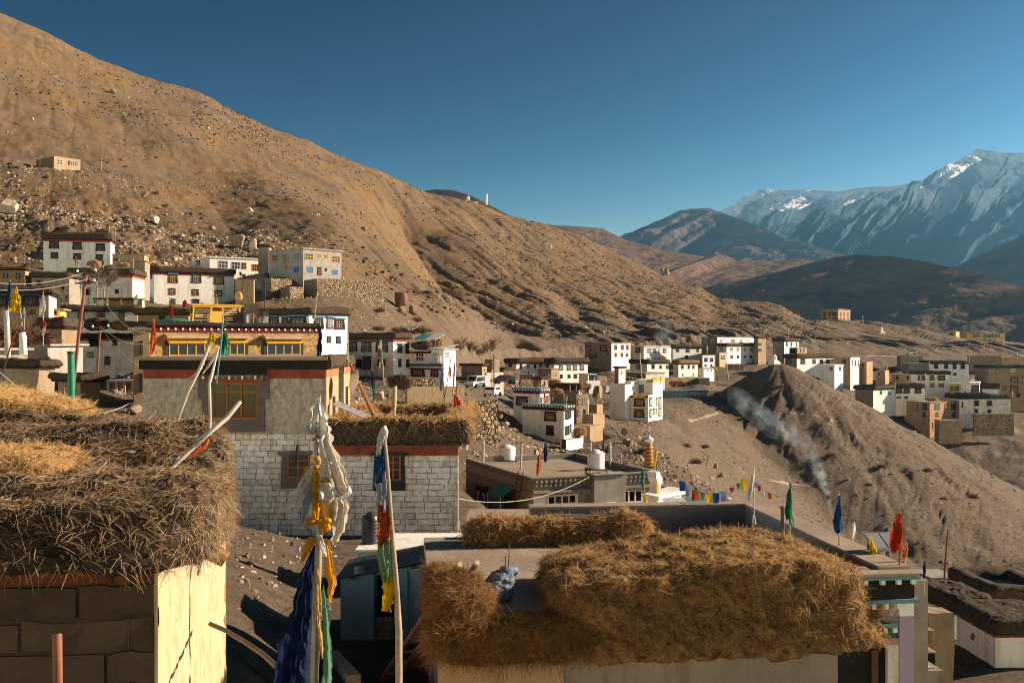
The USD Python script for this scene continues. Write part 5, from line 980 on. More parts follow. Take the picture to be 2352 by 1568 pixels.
straw_heap('low straw row along the back of the near flat roof', rw(-4.72, 6.15, -4.24), 6, (1.92, .36, .27), 9, 13000, amp=.14, sub=6, L=.15, w=.009, sc=.34, shape=lambda V: V + np.column_stack([V[:, 0] * 0, V[:, 0] * 0, fbm(np.column_stack([V[:, 0] / .5, V[:, 1] * 0, V[:, 1] * 0]), 2, 4) * .25 * (V[:, 2] > .3)]))
def bund_shape(V): return V
straw_heap('brown straw roll along the left edge of the near flat roof', rw(-7.10, 1.15, -4.52), 6 + 6, (.36, 1.20, .36), 12, 11000, amp=.10, sub=5, L=.18, w=.0065, sc=.35, mats=('straw_brown', 'straw_mid', 'straw_brown'))
straw_heap('sagging brown straw along the front edge left of the huge stack', rw(-6.35, .0, -4.80), 6, (1.22, .36, .30), 15, 12000, amp=.09, sub=5, L=.18, w=.0065, sc=.35, mats=('straw_brown', 'straw_mid', 'straw_brown'))
# sack, pipes, stakes on that roof
def sack():
    q = thing('sack', 'blue and white woven sack slumped against the straw roll', 'sack', rw(-6.45, 1.15, ZR), 25)
    V, F = rbox(.27, .19, .27, 5, 2.8); V[:, 2] += .25; t = np.clip(V[:, 2] / .55, 0, 1); V[:, 0] = V[:, 0] * (1.1 - .25 * t) + .12 * t * t; V[:, 1] *= 1.1 - .4 * t
    V += .005 * np.sin(V[:, 2] * 38 + 3 * V[:, [0]].ravel() * 9)[:, None] * [.8, 1, 0]; part(q, 'body', (lumpy(V, F, .06, .2, 4), F), 'sack_blue', smooth=True)
    part(q, 'tied_neck', MB().tube([(.12, 0, .46), (.24, .02, .50), (.34, .03, .44)], [.12, .05, .08], 9), 'sack_blue', smooth=True)
sack()
q = thing('stove_pipe', 'dark stove pipe with smoke coming out, at the roof edge', 'stove pipe', rw(-1.0, 3.0, ZR)); part(q, 'pipe', MB().tube([(0, 0, 0), (-.02, 0, 1.16)], .035, 10), 'iron'); part(q, 'rim', MB().tube([(-.02, 0, 1.13), (-.02, 0, 1.17)], .04, 10), 'iron')
for i, (a, b, hh) in enumerate(((-6.2, 2.6, .45), (-6.12, 2.75, .62))):
    q = thing('rebar', 'thin rusty rod standing on the near roof, ' + ('shorter and left' if i == 0 else 'taller and right') + ' of two', 'rod', rw(a, b, ZR)); part(q, 'rod', MB().tube([(0, 0, 0), (.03, 0, hh)], .010, 5), 'pole_red')
for i in range(2):
    q = thing('plank', ('upper', 'lower')[i] + ' grey pole lying on the low straw row', 'pole', rw(-4.1 + i * .25, 5.9 + i * .1, -3.64 - i * .07), 6); part(q, 'pole', MB().tube([(-.75, 0, .06 - .02 * i), (0, .02, .02), (.8, 0, .0)], .028, 6), 'wood_grey')
q = thing('plank', 'broken grey board on the right end of the huge stack', 'board', rw(-1.6, 1.7, -3.45), -30); part(q, 'board', MB().beam((-.3, 0, .05), (.3, .05, 0), .10, .03), 'wood_grey')
# notched log ladder going down to the yard
def log_ladder():
    a, b = np.array([-2.38, 21.0, -6.55]), np.array([-.72, 17.5, -3.62]); q = thing('ladder', 'red-brown ladder leaning up to the near roof from the yard', 'ladder', a); d = b - a; sd = np.cross(d, [0, 0, 1]); sd /= np.linalg.norm(sd)
    for sg in (-1, 1): part(q, 'rail', MB().tube([sd * .17 * sg, d * .5 + sd * .17 * sg, d + sd * .15 * sg], .045, 7), 'pole_red')
    for k in range(9): t = (k + .6) / 9.4; part(q, 'rung', MB().tube([d * t - sd * .24, d * t + sd * .24], .025, 6), 'wood_grey')
    for sg in (-1, 1): part(q, 'rail_end', MB().tube([d + sd * .15 * sg, d * 1.015 + sd * .15 * sg], .047, 7), 'wood_pale')
log_ladder()

# ------------------------------------------------------------------ shed and yard in front of the middle house
def shed():
    A, B = at(782, 1468, 28), at(1046, 1291, 27.3); q = thing('shed', 'teal-washed shed with a rusty corrugated roof in the yard', 'shed', (A[0], A[1], A[2])); L = B[0] - A[0]
    zt0, zt1 = at(782, 1330, 28)[2] - A[2], at(1046, 1293, 27.3)[2] - A[2]; X = lambda x: at(x, 1400, 28)[0] - A[0]; Zs = lambda v: at(0, v, 28)[2] - A[2]
    tp = lambda a: zt0 + (zt1 - zt0) * a / L
    def panel(x0, x1, zb, y=0.0, th=.18): return MB().hexa([(x0, y, zb), (x1, y, zb), (x1, y + th, zb), (x0, y + th, zb), (x0, y, tp(x0)), (x1, y, tp(x1)), (x1, y + th, tp(x1)), (x0, y + th, tp(x0))])
    part(q, 'left_wall', panel(0, X(858), -.8), 'teal_wall'); part(q, 'right_wall', panel(X(908), L, -.8, .02), 'teal_wall'); part(q, 'pier', panel(X(908), X(936), -.8, -.03, .05), 'teal_wall')
    part(q, 'back_wall', MB().box(0, L, 2.1, 2.25, -.8, zt0 - .1), 'teal_wall'); part(q, 'side_wall', MB().box(0.003, .12, .18, 2.1, -.8, zt0 - .02), 'teal_wall')
    d = part(q, 'door', MB().box(X(862), X(904), .05, .10, -.05, Zs(1415)), 'wood_dark', label='low plank door')
    for k in range(4): part(d, 'plank', MB().box(X(862), X(904), .025, .049, -.04 + k * (Zs(1415) + .03) / 4, -.055 + (k + 1) * (Zs(1415) + .03) / 4), 'wood_grey')
    part(q, 'door_post', MB().box(X(858), X(861), -.01, .12, -.1, tp(.8)), 'tin_green'); part(q, 'dark_inside', MB().box(X(861), X(906), .4, .42, 0, tp(.8)), 'dark_hole')  # near-black sheet behind the door paints in the unlit inside
    n = 7; back = 2.35
    for k in range(n):       # corrugated sheets, ridges running along the slope
        x0, x1 = -.12 + (L + .2) * k / n, -.12 + (L + .2) * (k + 1) / n + .03; m = 2; yy = np.linspace(-.14, back, 46); G = []
        for xx in (x0, x1): G.append(np.column_stack([np.full(46, xx), yy, tp(xx) + .05 + .004 * k + .022 * np.sin(np.arange(46) * np.pi / 2 ) - .0 * yy]))
        V = np.vstack(G); F = grid_faces(2, 46); part(q, 'roof_sheet', (np.vstack([V, V - [0, 0, .006]]), np.vstack([F, F[:, ::-1] + len(V)])), 'tin')
    for k in range(4): a = .25 + k * .78; part(q, 'rafter', MB().tube([(a, -.18, tp(a) - .01), (a, .4, tp(a) - .01)], .05, 8), 'wood_grey')
    for k, (x, y) in enumerate(((.42, .5), (.5, .02), (2.35, 2.1))): 
        r = thing('stone', ('pale stone lying high on the left of the corrugated roof', 'round pale stone near the lower edge of the corrugated roof', 'dark stones weighing down the back edge of the corrugated roof')[k], 'stone', A + np.array([x, y, tp(x) + .1])); V, F = rbox(.14 if k < 2 else .3, .1, .07, 2, 2.5); part(r, 'stone', (lumpy(V, F, .03, .1, k), F), 'rock_pale' if k < 2 else 'rock')
    part(q, 'stone_pier', MB().box(L - .02, L + .25, .3, 2.2, -.5, tp(L) + .12), 'stone_wall'); part(q, 'leaning_pipe', MB().tube([(L - .05, -.1, tp(L)), (L - .7, -.5, -.2)], .03, 6), 'steel')
    part(q, 'rafter_pole', MB().tube([(L - .3, -.2, tp(L) + .08), (L + .35, .6, tp(L) + .25)], .03, 6), 'wood_grey')
    # water-tank plinth behind
    C = at(822, 1300, 35.5); r = thing('plinth', 'teal and white plinth behind the corrugated roof', 'plinth', (C[0], C[1], C[2])); w = at(1050, 1300, 35.5)[0] - C[0]; hz = at(0, 1266, 35.5)[2] - C[2]
    part(r, 'base', MB().box(0, w, 0, 3.0, -1.6, hz), 'teal_wall'); part(r, 'slab', MB().box(-.08, w + .05, -.08, 3.05, hz + .003, hz + .07), 'white_wash')
    D = at(851, 1256, 36.6); water_tank('black ribbed water tank standing on the teal plinth', (D[0], D[1], C[2] + hz + .07), .30, 1.0, 'tank_black', 0)
    PADS.append((B[0], 28, 0, L, 0, .5, 2.4, A[2] - .02))
shed()
r = thing('outbuilding', 'mostly unseen block behind the straw roof, placed to shade the yard', 'outbuilding', (-1.15, 24.0, -8.2), 0)  # mostly out of view, placed so that its shadow darkens the yard
part(r, 'wall', rough_wall(0, 3.6, 0, 6.4, -1, 3.35, .05, 6, .06), 'grey_mud', smooth=40); part(r, 'roof', MB().box(-.06, 3.7, -.06, 6.5, 3.36, 3.48), 'roof_mud')

# ------------------------------------------------------------------ the brush-roofed house, left foreground
LB = np.array([-3.59, 11.0]); LA = math.radians(7.3); lc, ls = math.cos(LA), math.sin(LA)
def lw(a, b, z): return np.array([LB[0] + a * lc - b * ls, LB[1] + a * ls + b * lc, z])
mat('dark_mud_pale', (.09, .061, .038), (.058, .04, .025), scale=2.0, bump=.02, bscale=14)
def left_house():
    p = thing('brush_roof_house', 'near mud house under a thick shaggy brush roof, left foreground', 'house', (LB[0], LB[1], 0), 7.3)
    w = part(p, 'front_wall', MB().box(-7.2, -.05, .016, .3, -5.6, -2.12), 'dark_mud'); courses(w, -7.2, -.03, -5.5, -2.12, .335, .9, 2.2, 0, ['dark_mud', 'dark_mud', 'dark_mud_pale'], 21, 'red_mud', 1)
    yy, zz = np.meshgrid(np.linspace(0, 5.1, 110), np.linspace(-5.6, -2.12, 90), indexing='ij'); u_, v_ = yy * .87 + zz * -.5, yy * .5 + zz * .87
    gr = np.abs(fbm(np.stack([u_ / .22, v_ / 1.7, u_ * 0 + 2], -1), 3, 12)); xx = -np.clip(.10 - gr, 0, 1) * .45 + fbm(np.stack([yy / .5, zz / .5, yy * 0], -1), 3, 3) * .05 - .012
    sv, sf_ = np.stack([xx, yy, zz], -1).reshape(-1, 3), grid_faces(110, 90)
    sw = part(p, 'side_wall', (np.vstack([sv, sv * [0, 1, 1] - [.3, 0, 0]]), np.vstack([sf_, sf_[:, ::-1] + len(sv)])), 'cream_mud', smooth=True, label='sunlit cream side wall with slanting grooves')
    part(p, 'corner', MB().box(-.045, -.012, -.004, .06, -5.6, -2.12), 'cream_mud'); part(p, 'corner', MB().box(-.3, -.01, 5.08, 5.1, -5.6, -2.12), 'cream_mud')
    part(p, 'roof', MB().box(-7.2, -.02, .02, 5.1, -2.115, -2.0), 'wood_dark'); part(p, 'spout', MB().tube([(.0, 2.6, -2.55), (.32, 2.6, -2.75)], [.13, .10], 10), 'straw_core')
    V, F = rbox(4.2, 3.15, .33, 6, 8); V[:, 0] -= 3.55; V[:, 1] += 2.35; V[:, 2] -= 1.87
    x, y, z = V.T; top = np.clip((z + 2.1) / .5, 0, 1)
    heap = .40 / (1 + np.exp(-(y - 3.3 - .25 * np.sin(x * .8)) * 5)) - .20 * np.exp(-((y - 2.4) / .6) ** 2 - ((x + 3.6) / 2.2) ** 2) + .25 * np.exp(-((y + .2) / .6) ** 2) * .3 + .12 * np.exp(-((x + 5.6) / 1.2) ** 2 - ((y - 1.6) / .6) ** 2)
    V[:, 2] += top * heap; V[:, 2] -= np.where(z < -2.05, .10 * np.clip((x + 1.2) / 1.5, 0, 1), 0)
    V[:, 0] -= np.clip((x + 2.0) / 2.0, 0, 1) * (.08 + np.clip(y, 0, 9) * .03 + .022 * np.clip(y, 0, 9) ** 2)
    V = lumpy(V, F, .10, .30, 31); V[:, 2] += np.clip((V[:, 2] + 2.0) * 2, 0, 1) * fbm(np.column_stack([V[:, 0] / .9, V[:, 1] / .3, V[:, 0] * 0]), 3, 77) * .30
    c = part(p, 'brush_roof', (V, F), 'brush_core', smooth=True)
    vis = lambda ce, n: np.clip(n[:, 2] + 1.0, .05, 1) * (ce[:, 0] > -6.4) * np.where(ce[:, 1] > 5.2, .2, 1) * np.where(n[:, 1] < -.55, .4, 1)  # fewer pale strands on the front, so its shade is built in
    strands(c, 'brush_twigs', V, F, 20000, .14, .0065, 'brush_mid', 41, droop=.35, lift=.5, keep=vis, bias=(.5, -.25, -.1)); strands(c, 'pale_twigs', V, F, 17000, .12, .0055, 'brush_pale', 42, droop=.4, lift=.55, keep=vis, bias=(.7, -.3, -.1))
    strands(c, 'gold_twigs', V, F, 8000, .13, .006, 'straw_mid', 43, droop=.3, lift=.5, keep=vis, bias=(.5, -.2, 0))
    PADS.append((LB[0], LB[1], -LA, 7, 0, .5, 5, -5.2))
left_house()
straw_heap('golden hay heap at the back left of the near brush roof', lw(-3.45, 5.5, -1.42), 7, (1.35, .8, .44), 51, 12000, amp=.14, sub=5, L=.14, w=.007, mats=('straw_light', 'straw_light', 'straw_mid'), shape=lambda V: np.column_stack([V[:, 0], V[:, 1], V[:, 2] * (.55 + .45 / (1 + np.exp((V[:, 0] - .3) * 2.2)))]))
straw_heap('golden hay patch at the front left of the near brush roof', lw(-2.15, 1.7, -1.58), 7, (.80, .8, .15), 53, 6000, amp=.08, sub=5, L=.13, w=.007, mats=('straw_light', 'straw_mid', 'straw_mid'))
def rod(name, label, cat, pts, r, m, k=7, **kw):
    P = np.array(pts); q = thing(name, label, cat, P[0]); part(q, kw.get('pn', 'pole'), MB().tube(P - P[0], r, k), m, smooth=True); return q, P[0]
q, o = rod('leaning_stick', 'thick pale stick wrapped in cloth leaning over the near brush roof', 'stick', [at(330, 1142, 12.6), at(370, 1098, 12.75), at(470, 1002, 13.0), at(520, 960, 13.2), at(552, 922, 13.35)], [.018, .022, .03, .034, .026], 'pole_pale')
cloth(q, 'wrap', [at(448, 1030, 12.9) - o, at(480, 993, 13.0) - o, at(530, 950, 13.2) - o], [.03, .06, .03], 'cloth_cream', .8, .3, seed=2)
cloth(q, 'orange_cloth', [at(478, 1008, 12.85) - o, at(462, 1030, 12.8) - o, at(430, 1052, 12.75) - o], [.03, .08, .04], 'cloth_orange', .7, .3, seed=4)
q, o = rod('flag_pole', 'thin white-knotted pole with a yellow flag, left of the pair on the brush roof', 'flag pole', [at(400, 985, 15.4), at(432, 900, 15.4), at(462, 840, 15.5), at(486, 782, 15.6)], [.022, .022, .026, .018], 'pole_pale')
cloth(q, 'flag', [at(487, 762, 15.6) - o, at(485, 785, 15.6) - o, at(480, 803, 15.6) - o], [.03, .11, .06], 'cloth_yellow', 1.2, .3, seed=5); cloth(q, 'knotted_scarf', [at(484, 790, 15.55) - o, at(474, 805, 15.55) - o, at(467, 838, 15.5) - o], [.05, .05, .02], 'cloth_white', 1, .4, seed=6)
q, o = rod('flag_pole', 'thin crooked pole hung with white scarves, right of the pair on the brush roof', 'flag pole', [at(479, 1058, 14.6), at(483, 960, 14.7), at(481, 880, 14.8), at(494, 830, 14.9), at(503, 795, 15.0)], [.018, .02, .022, .016, .012], 'pole_pale')
cloth(q, 'scarf', [at(497, 805, 15) - o, at(488, 826, 15) - o, at(478, 842, 15) - o, at(466, 858, 15) - o], [.02, .05, .04, .02], 'cloth_white', 1, .4, seed=8); cloth(q, 'scarf', [at(500, 800, 15) - o, at(490, 850, 14.9) - o, at(480, 885, 14.9) - o], [.02, .03, .02], 'cloth_white', 1, .4, seed=9)
q, o = rod('flag_pole', 'slim bamboo pole with a green flag beside the pair on the brush roof', 'flag pole', [at(497, 880, 17), at(508, 790, 17.2), at(513, 722, 17.4), at(522, 742, 17.4), at(500, 765, 17.4)], [.012, .012, .010, .008, .006], 'trim_teal')
cloth(q, 'flag', [at(518, 765, 17.3) - o, at(515, 790, 17.3) - o, at(513, 815, 17.3) - o], [.04, .12, .15], 'cloth_green', 1.4, .35, seed=7)
rod('iron_post', 'blurred rusty post before the near mud house', 'post', [at(134, 1640, 5.0), at(131, 1456, 5.0)], .022, 'pole_red', 10)
rod('drain_pipe', 'black pipe curving out of the cream side wall', 'pipe', [at(483, 1432, 13.2), at(520, 1448, 12.8), at(565, 1475, 12.2), at(605, 1502, 11.6), at(640, 1535, 11.0)], .028, 'iron', 8, pn='pipe')

# ------------------------------------------------------------------ the prayer pole in the foreground
def prayer_pole():
    Y = 6.0; o = at(716, 1620, Y); o[2] = -4.6; q = thing('prayer_pole', 'tall prayer pole draped with white, yellow, navy and green cloths, centre foreground', 'prayer pole', o); k = Y / FPX
    P = lambda fr, x, v, dy=0.0: at(x, v, Y + dy, fr) - o
    part(q, 'pole', MB().tube([(0, 0, -.3), P('Z9', 545, 1560), P('Z9', 560, 900), P('Z9', 590, 150), P('Z8', 440, 900), P('Z8', 400, 560), P('Z8', 430, 100), P('Z8', 440, 10)], [.026, .024, .022, .020, .018, .014, .010, .004], 10), 'wood_grey', smooth=True)
    part(q, 'barrel', MB().tube([P('Z8', 510, 880, .01), P('Z8', 515, 1100, .01), P('Z8', 520, 1330, .01)], [.020, .040, .036], 14), 'brass', smooth=True)
    part(q, 'bead', MB().lathe([(0, -.012), (.012, 0), (0, .012)], P('Z8', 370, 490, -.03), 10), 'trim_teal', smooth=True); part(q, 'bead', MB().lathe([(0, -.010), (.010, 0), (0, .010)], P('Z8', 420, 465, -.03), 10), 'iron', smooth=True)
    def c(name, fr, pts, m, folds=1.5, amp=.22, dy=0.0, seed=1, n=26, kk=15, rag=.03): cloth(q, name, [P(fr, x, v, dy - .002 * i) for i, (x, v, w) in enumerate(pts)], [w * FR[fr][2] * k for x, v, w in pts], m, folds, amp, n, kk, seed, rag)
    c('white_cloth', 'Z8', [(440, 45, 25), (420, 160, 120), (420, 300, 220), (425, 430, 265)], 'cloth_white', 2.4, .2, -.03, 3, rag=.06)
    c('white_cloth', 'Z8', [(480, 360, 90), (515, 560, 150), (590, 780, 190), (640, 960, 220), (690, 1060, 150)], 'cloth_cream', 1.8, .22, -.01, 4, 30)
    c('white_cloth', 'Z8', [(700, 1000, 110), (725, 1060, 90), (660, 1120, 70)], 'cloth_white', 1.2, .3, -.02, 5); c('white_cloth', 'Z8', [(650, 1110, 90), (670, 1210, 170), (650, 1320, 160), (640, 1440, 130), (590, 1565, 60)], 'cloth_cream', 1.5, .25, .0, 6, 30)
    c('white_scarf', 'Z8', [(350, 800, 40), (290, 930, 110), (200, 1080, 70), (110, 1180, 28), (20, 1246, 5)], 'cloth_white', 1.3, .25, -.03, 7); c('white_scarf', 'Z8', [(345, 880, 50), (270, 1050, 90), (200, 1180, 60), (145, 1300, 8)], 'cloth_white', 1.3, .25, -.02, 8)
    c('white_scarf', 'Z8', [(345, 940, 40), (310, 1120, 90), (275, 1260, 70), (245, 1395, 20)], 'cloth_paleblue', 1.2, .25, .0, 9); c('white_wrap', 'Z8', [(500, 950, 120), (500, 1040, 150), (505, 1130, 130)], 'cloth_white', .6, .35, -.045, 10); c('white_tail', 'Z8', [(480, 740, 60), (465, 830, 70), (450, 930, 30)], 'cloth_white', 1, .3, -.03, 11)
    c('yellow_cloth', 'Z8', [(400, 800, 60), (398, 950, 85), (400, 1150, 90), (392, 1360, 70)], 'cloth_gold', .7, .3, -.05, 12); c('yellow_loop', 'Z8', [(400, 745, 60), (340, 760, 50), (280, 830, 40), (258, 930, 30), (250, 1000, 10)], 'cloth_gold', .6, .3, -.02, 13)
    for i, (x, v, r) in enumerate(((410, 690, .020), (350, 1360, .030), (460, 1370, .028), (500, 1430, .030), (520, 1350, .022), (400, 780, .018))):
        V, F = rbox(r, r * .8, r * .75, 3, 2.2); part(q, 'knot', (lumpy(V, F, .007, .02, i) + P('Z8', x, v, -.055), F), 'cloth_gold', smooth=True)
    c('yellow_cloth', 'Z9', [(520, 40, 60), (490, 120, 100), (450, 220, 70), (415, 305, 14)], 'cloth_gold', .8, .2, -.03, 14); c('yellow_cloth', 'Z9', [(650, 60, 70), (690, 250, 80), (700, 400, 110), (735, 520, 90), (710, 620, 60), (708, 725, 45)], 'cloth_gold', 1.0, .3, -.03, 15, 30)
    c('white_tail', 'Z9', [(600, 20, 50), (625, 130, 60), (672, 250, 8)], 'cloth_white', 1, .3, -.05, 16)
    c('navy_cloth', 'Z9', [(535, 130, 30), (500, 350, 110), (440, 700, 210), (370, 1050, 300), (310, 1400, 400), (285, 1700, 460)], 'cloth_navy', 2.2, .16, .03, 17, 40, 25)
    c('sand_cloth', 'Z9', [(555, 345, 10), (580, 560, 80), (582, 750, 95), (580, 920, 70), (605, 1120, 60), (625, 1310, 26)], 'cloth_sand', .8, .35, -.02, 18, 30); c('green_cloth', 'Z9', [(640, 545, 12), (660, 800, 55), (675, 1100, 90), (680, 1420, 115), (665, 1700, 120)], 'cloth_sage', .7, .3, .0, 19, 34)
prayer_pole()
def striped_flag():
    Y = 13.5; o = at(917, 1512, Y); q = thing('prayer_flag', 'tall five-colour vertical prayer flag before the middle house', 'prayer flag', o); k = Y / FPX
    P = lambda fr, x, v, dy=0: at(x, v, Y + dy, fr) - o
    part(q, 'pole', MB().tube([(0, 0, -2.2), P('S4', 1310, 1100), P('S4', 1290, 700), P('S4', 1250, 200), P('S3', 1200, 1100), P('S3', 1180, 880), P('S3', 1172, 775)], [.045, .045, .036, .030, .026, .022, .014], 9), 'wood_grey', smooth=True)
    for nm, fr, pts, m, sd in (('white_cloth', 'S3', [(1168, 785, 35), (1150, 900, 75), (1125, 1050, 50)], 'cloth_white', 1), ('blue_cloth', 'S3', [(1165, 950, 30), (1145, 1080, 90), (1135, 1200, 105), (1110, 1300, 70)], 'cloth_blue', 2), ('white_cloth', 'S3', [(1160, 1180, 70), (1150, 1300, 115), (1160, 1420, 110), (1165, 1550, 100)], 'cloth_paleblue', 3),
                           ('rust_cloth', 'S4', [(1168, -70, 90), (1175, 60, 120), (1172, 180, 130), (1160, 300, 100)], 'cloth_rust', 4), ('green_cloth', 'S4', [(1185, 240, 120), (1180, 360, 140), (1195, 480, 130), (1200, 640, 95)], 'cloth_sage', 5), ('yellow_cloth', 'S4', [(1225, 560, 110), (1222, 680, 120), (1215, 780, 105), (1195, 905, 70)], 'cloth_yellow', 6)):
        cloth(q, nm, [P(fr, x, v, -.02) for x, v, w in pts], [w * FR[fr][2] * k for x, v, w in pts], m, 1.4, .25, 20, 13, sd)
    part(q, 'tassel', MB().tube([P('S3', 1172, 775), P('S3', 1190, 830), P('S3', 1195, 890)], [.03, .035, .01], 7), 'cloth_white', smooth=True)
striped_flag()
# ------------------------------------------------------------------ flags, poles, wires
def flag(label, fr, top, base, Y, cloths, pm='wood_pale', r=None, name='flag', cat='flag', group=None, Y1=None, folds=1.3):
    o = at(*base, Y, fr); t = at(*top, Y1 or Y, fr); q = thing(name, label, cat, o, 0, group); k = Y / FPX; r = r or max(.016, Y * .00042)
    part(q, 'pole', MB().tube([(0, 0, -.3), (t - o) * .5 + [r * .3, 0, 0], t - o], [r, r * .9, r * .6], 6), pm, smooth=True)
    for i, (col, pts) in enumerate(cloths):
        cloth(q, 'cloth', [at(x, v, Y, fr) - o - [0, .03 + .01 * i, 0] for x, v, w in pts], [w * FR[fr][2] * k for x, v, w in pts], 'cloth_' + col, folds, .22, 12 if Y > 80 else 18, 7 if Y > 80 else 11, i + int(top[0]))
    return q
def sf(label, fr, col, x, v0, v1, Y, w=None, lean=0, base=None, **k):
    """A small slender flag hanging from its pole's top."""
    h = v1 - v0; w = w or h * .32
    return flag(label, fr, (x + lean, v0 - h * .08), (x, base or v1 + h * .25), Y, [(col, [(x + lean, v0, w * .3), (x + lean * .6, v0 + h * .4, w), (x + lean * .2, v0 + h * .75, w * .95), (x - w * .15, v1, w * .35)])], **k)
flag('large yellow flag spread on a leaning pole, far left', 'Z1', (265, 385), (352, 900), 45, [('yellow', [(250, 400, 30), (232, 500, 140), (250, 630, 165), (245, 730, 190), (225, 800, 110)])], 'pole_pale')
flag('tall blue flag left of the large yellow flag', 'Z1', (166, 280), (105, 900), 44, [('blue', [(162, 310, 14), (155, 420, 56), (142, 560, 62), (120, 735, 30)])], 'pole_pale')
flag('long white flag over a red and white one on the same pole', 'Z1', (690, 460), (690, 1240), 60, [('white', [(690, 520, 30), (692, 620, 70), (680, 740, 95), (652, 850, 40)]), ('red', [(695, 930, 24), (714, 1000, 60), (700, 1050, 40)]), ('white', [(712, 1030, 40), (704, 1100, 50), (690, 1165, 20)])], 'pole_pale')
sf('white rag flag on a short pole below the large yellow flag', 'Z1', 'white', 388, 740, 910, 43)
for a in (('yellow flag on the dark terrace house, far left', 'Z1', 'yellow', 388, 230, 365, 148), ('red flag at the left end of the pale house roof', 'Z1', 'red', 1062, 512, 655, 108), ('thin blue flag left of the red one on the pale house roof', 'Z1', 'blue', 988, 560, 650, 109),
          ('green flag on the roof with the shelter', 'Z1', 'green', 1518, 560, 665, 113), ('yellow flag before the shelter on the pale house roof', 'Z1', 'yellow', 1708, 558, 668, 113), ('white flag at the right end of the pale house roof', 'Z1', 'white', 2178, 512, 668, 112),
          ('tiny green flag over the left end of the highest white house', 'R2', 'green', 445, 470, 520, 262), ('tiny red flag over the middle of the highest white house', 'R2', 'red', 788, 505, 542, 262), ('white flag at the right end of the highest white house', 'R2', 'white', 1000, 535, 585, 256), ('yellow flag at the right end of the highest white house', 'R2', 'yellow', 1056, 528, 575, 256),
          ('red flag before the highest white house', 'R2', 'red', 695, 788, 845, 174), ('green flag beside the red one before the highest white house', 'R2', 'green', 716, 832, 868, 174), ('blue flag on the brush roof behind the bare tree', 'R2', 'blue', 945, 812, 870, 173), ('yellow flag on the brush roof behind the bare tree', 'R2', 'yellow', 1096, 816, 858, 174), ('white flag on the brush roof behind the bare tree', 'R2', 'white', 1221, 806, 882, 172),
          ('wide red flag before the blue-lintel white house', 'R2', 'red', 1698, 1182, 1255, 118, 42), ('yellow flag before the right end of the blue-lintel white house', 'R2', 'yellow', 1985, 1142, 1245, 116), ('blue flag before the lowest windows of the blue-lintel white house', 'R2', 'blue', 1800, 1170, 1240, 118), ('tall thin red flag on the roof behind the yellow house', 'R2', 'red', 1568, 1232, 1360, 88), ('green flag at the foot of the blue-lintel white house', 'R2', 'green', 1562, 1185, 1240, 119),
          ('small yellow flag beside the black tank on the yellow house', 'Z3', 'yellow', 1300, 198, 262, 86), ('red flag beside the chimney end of the white wide-window house', 'R2', 'red', 1905, 680, 720, 251), ('yellow flag at the corner of the unfinished grey house', 'R3', 'yellow', 102, 738, 805, 240)):
    sf(*a)
flag('long orange-red flag at the left end of the yellow house', 'Z3', (242, 245), (212, 660), 56, [('orange', [(240, 262, 18), (238, 380, 44), (232, 500, 62), (214, 628, 34)])])
flag('navy flag at the right end of the yellow house', 'Z3', (2012, 295), (2005, 665), 52, [('navy', [(2010, 330, 14), (2008, 470, 42), (2004, 580, 58), (1998, 648, 62)])])
flag('faded pink flag above the notched log', 'Z4', (70, 215), (64, 680), 51, [('cream', [(66, 330, 16), (54, 450, 30), (48, 640, 34)])], 'pole_pale')
flag('white flag on a tall pole behind the blue-beamed white house', 'R3', (562, 1118), (536, 1345), 108, [('white', [(558, 1150, 10), (548, 1190, 22), (546, 1225, 10)])], 'pole_pale')
flag('striped white, red and green flag before the maroon-door house', 'Z4', (586, 315), (638, 1010), 118, [('white', [(588, 340, 16), (576, 430, 50), (570, 480, 55)]), ('red', [(566, 460, 40), (562, 540, 50), (566, 600, 40)]), ('sage', [(592, 480, 40), (594, 600, 44), (580, 690, 40)]), ('white', [(578, 680, 36), (572, 740, 30), (570, 785, 10)])], 'pole_pale')
flag('dark green and red flag standing in the yard left of the road', 'Z4', (435, 775), (486, 1300), 76, [('navy', [(438, 800, 14), (452, 880, 40), (462, 1020, 50), (470, 1090, 46)]), ('green', [(470, 1060, 50), (480, 1180, 48), (486, 1285, 24)])])
flag('pale blue flag on a dark pole at the back of the middle roof', 'Z4', (1572, 710), (1602, 1385), 60, [('paleblue', [(1572, 745, 12), (1556, 880, 74), (1545, 1030, 76), (1548, 1135, 18)])], 'iron')
flag('grey torn flag on a tall pole right of the pale blue flag', 'Z4', (1772, 630), (1706, 1475), 60, [('paleblue', [(1770, 650, 10), (1760, 800, 30), (1748, 1000, 26), (1742, 1100, 10)])], 'wood_grey')
rod('bare_pole', 'dark bare pole leaning against the pale blue flag', 'pole', [at(1606, 1230, 60, 'Z4'), at(1702, 635, 60, 'Z4')], .025, 'iron')
flag('red triangular flag with a yellow tip on the middle roof', 'Z4', (1742, 1085), (1708, 1560), 57, [('red', [(1768, 1190, 20), (1795, 1290, 90), (1812, 1390, 165), (1822, 1440, 185), (1778, 1530, 50)])], 'pole_pale')
flag('thin yellow flag behind the red triangular flag', 'Z4', (1832, 940), (1775, 1200), 59, [('yellow', [(1812, 1040, 14), (1800, 1090, 30), (1785, 1160, 24)])], 'iron')
rod('roof_post', 'stout pale post standing on the middle roof', 'post', [at(788, 1580, 56, 'Z4'), at(812, 1062, 56, 'Z4')], .11, 'wood_pale', 8)
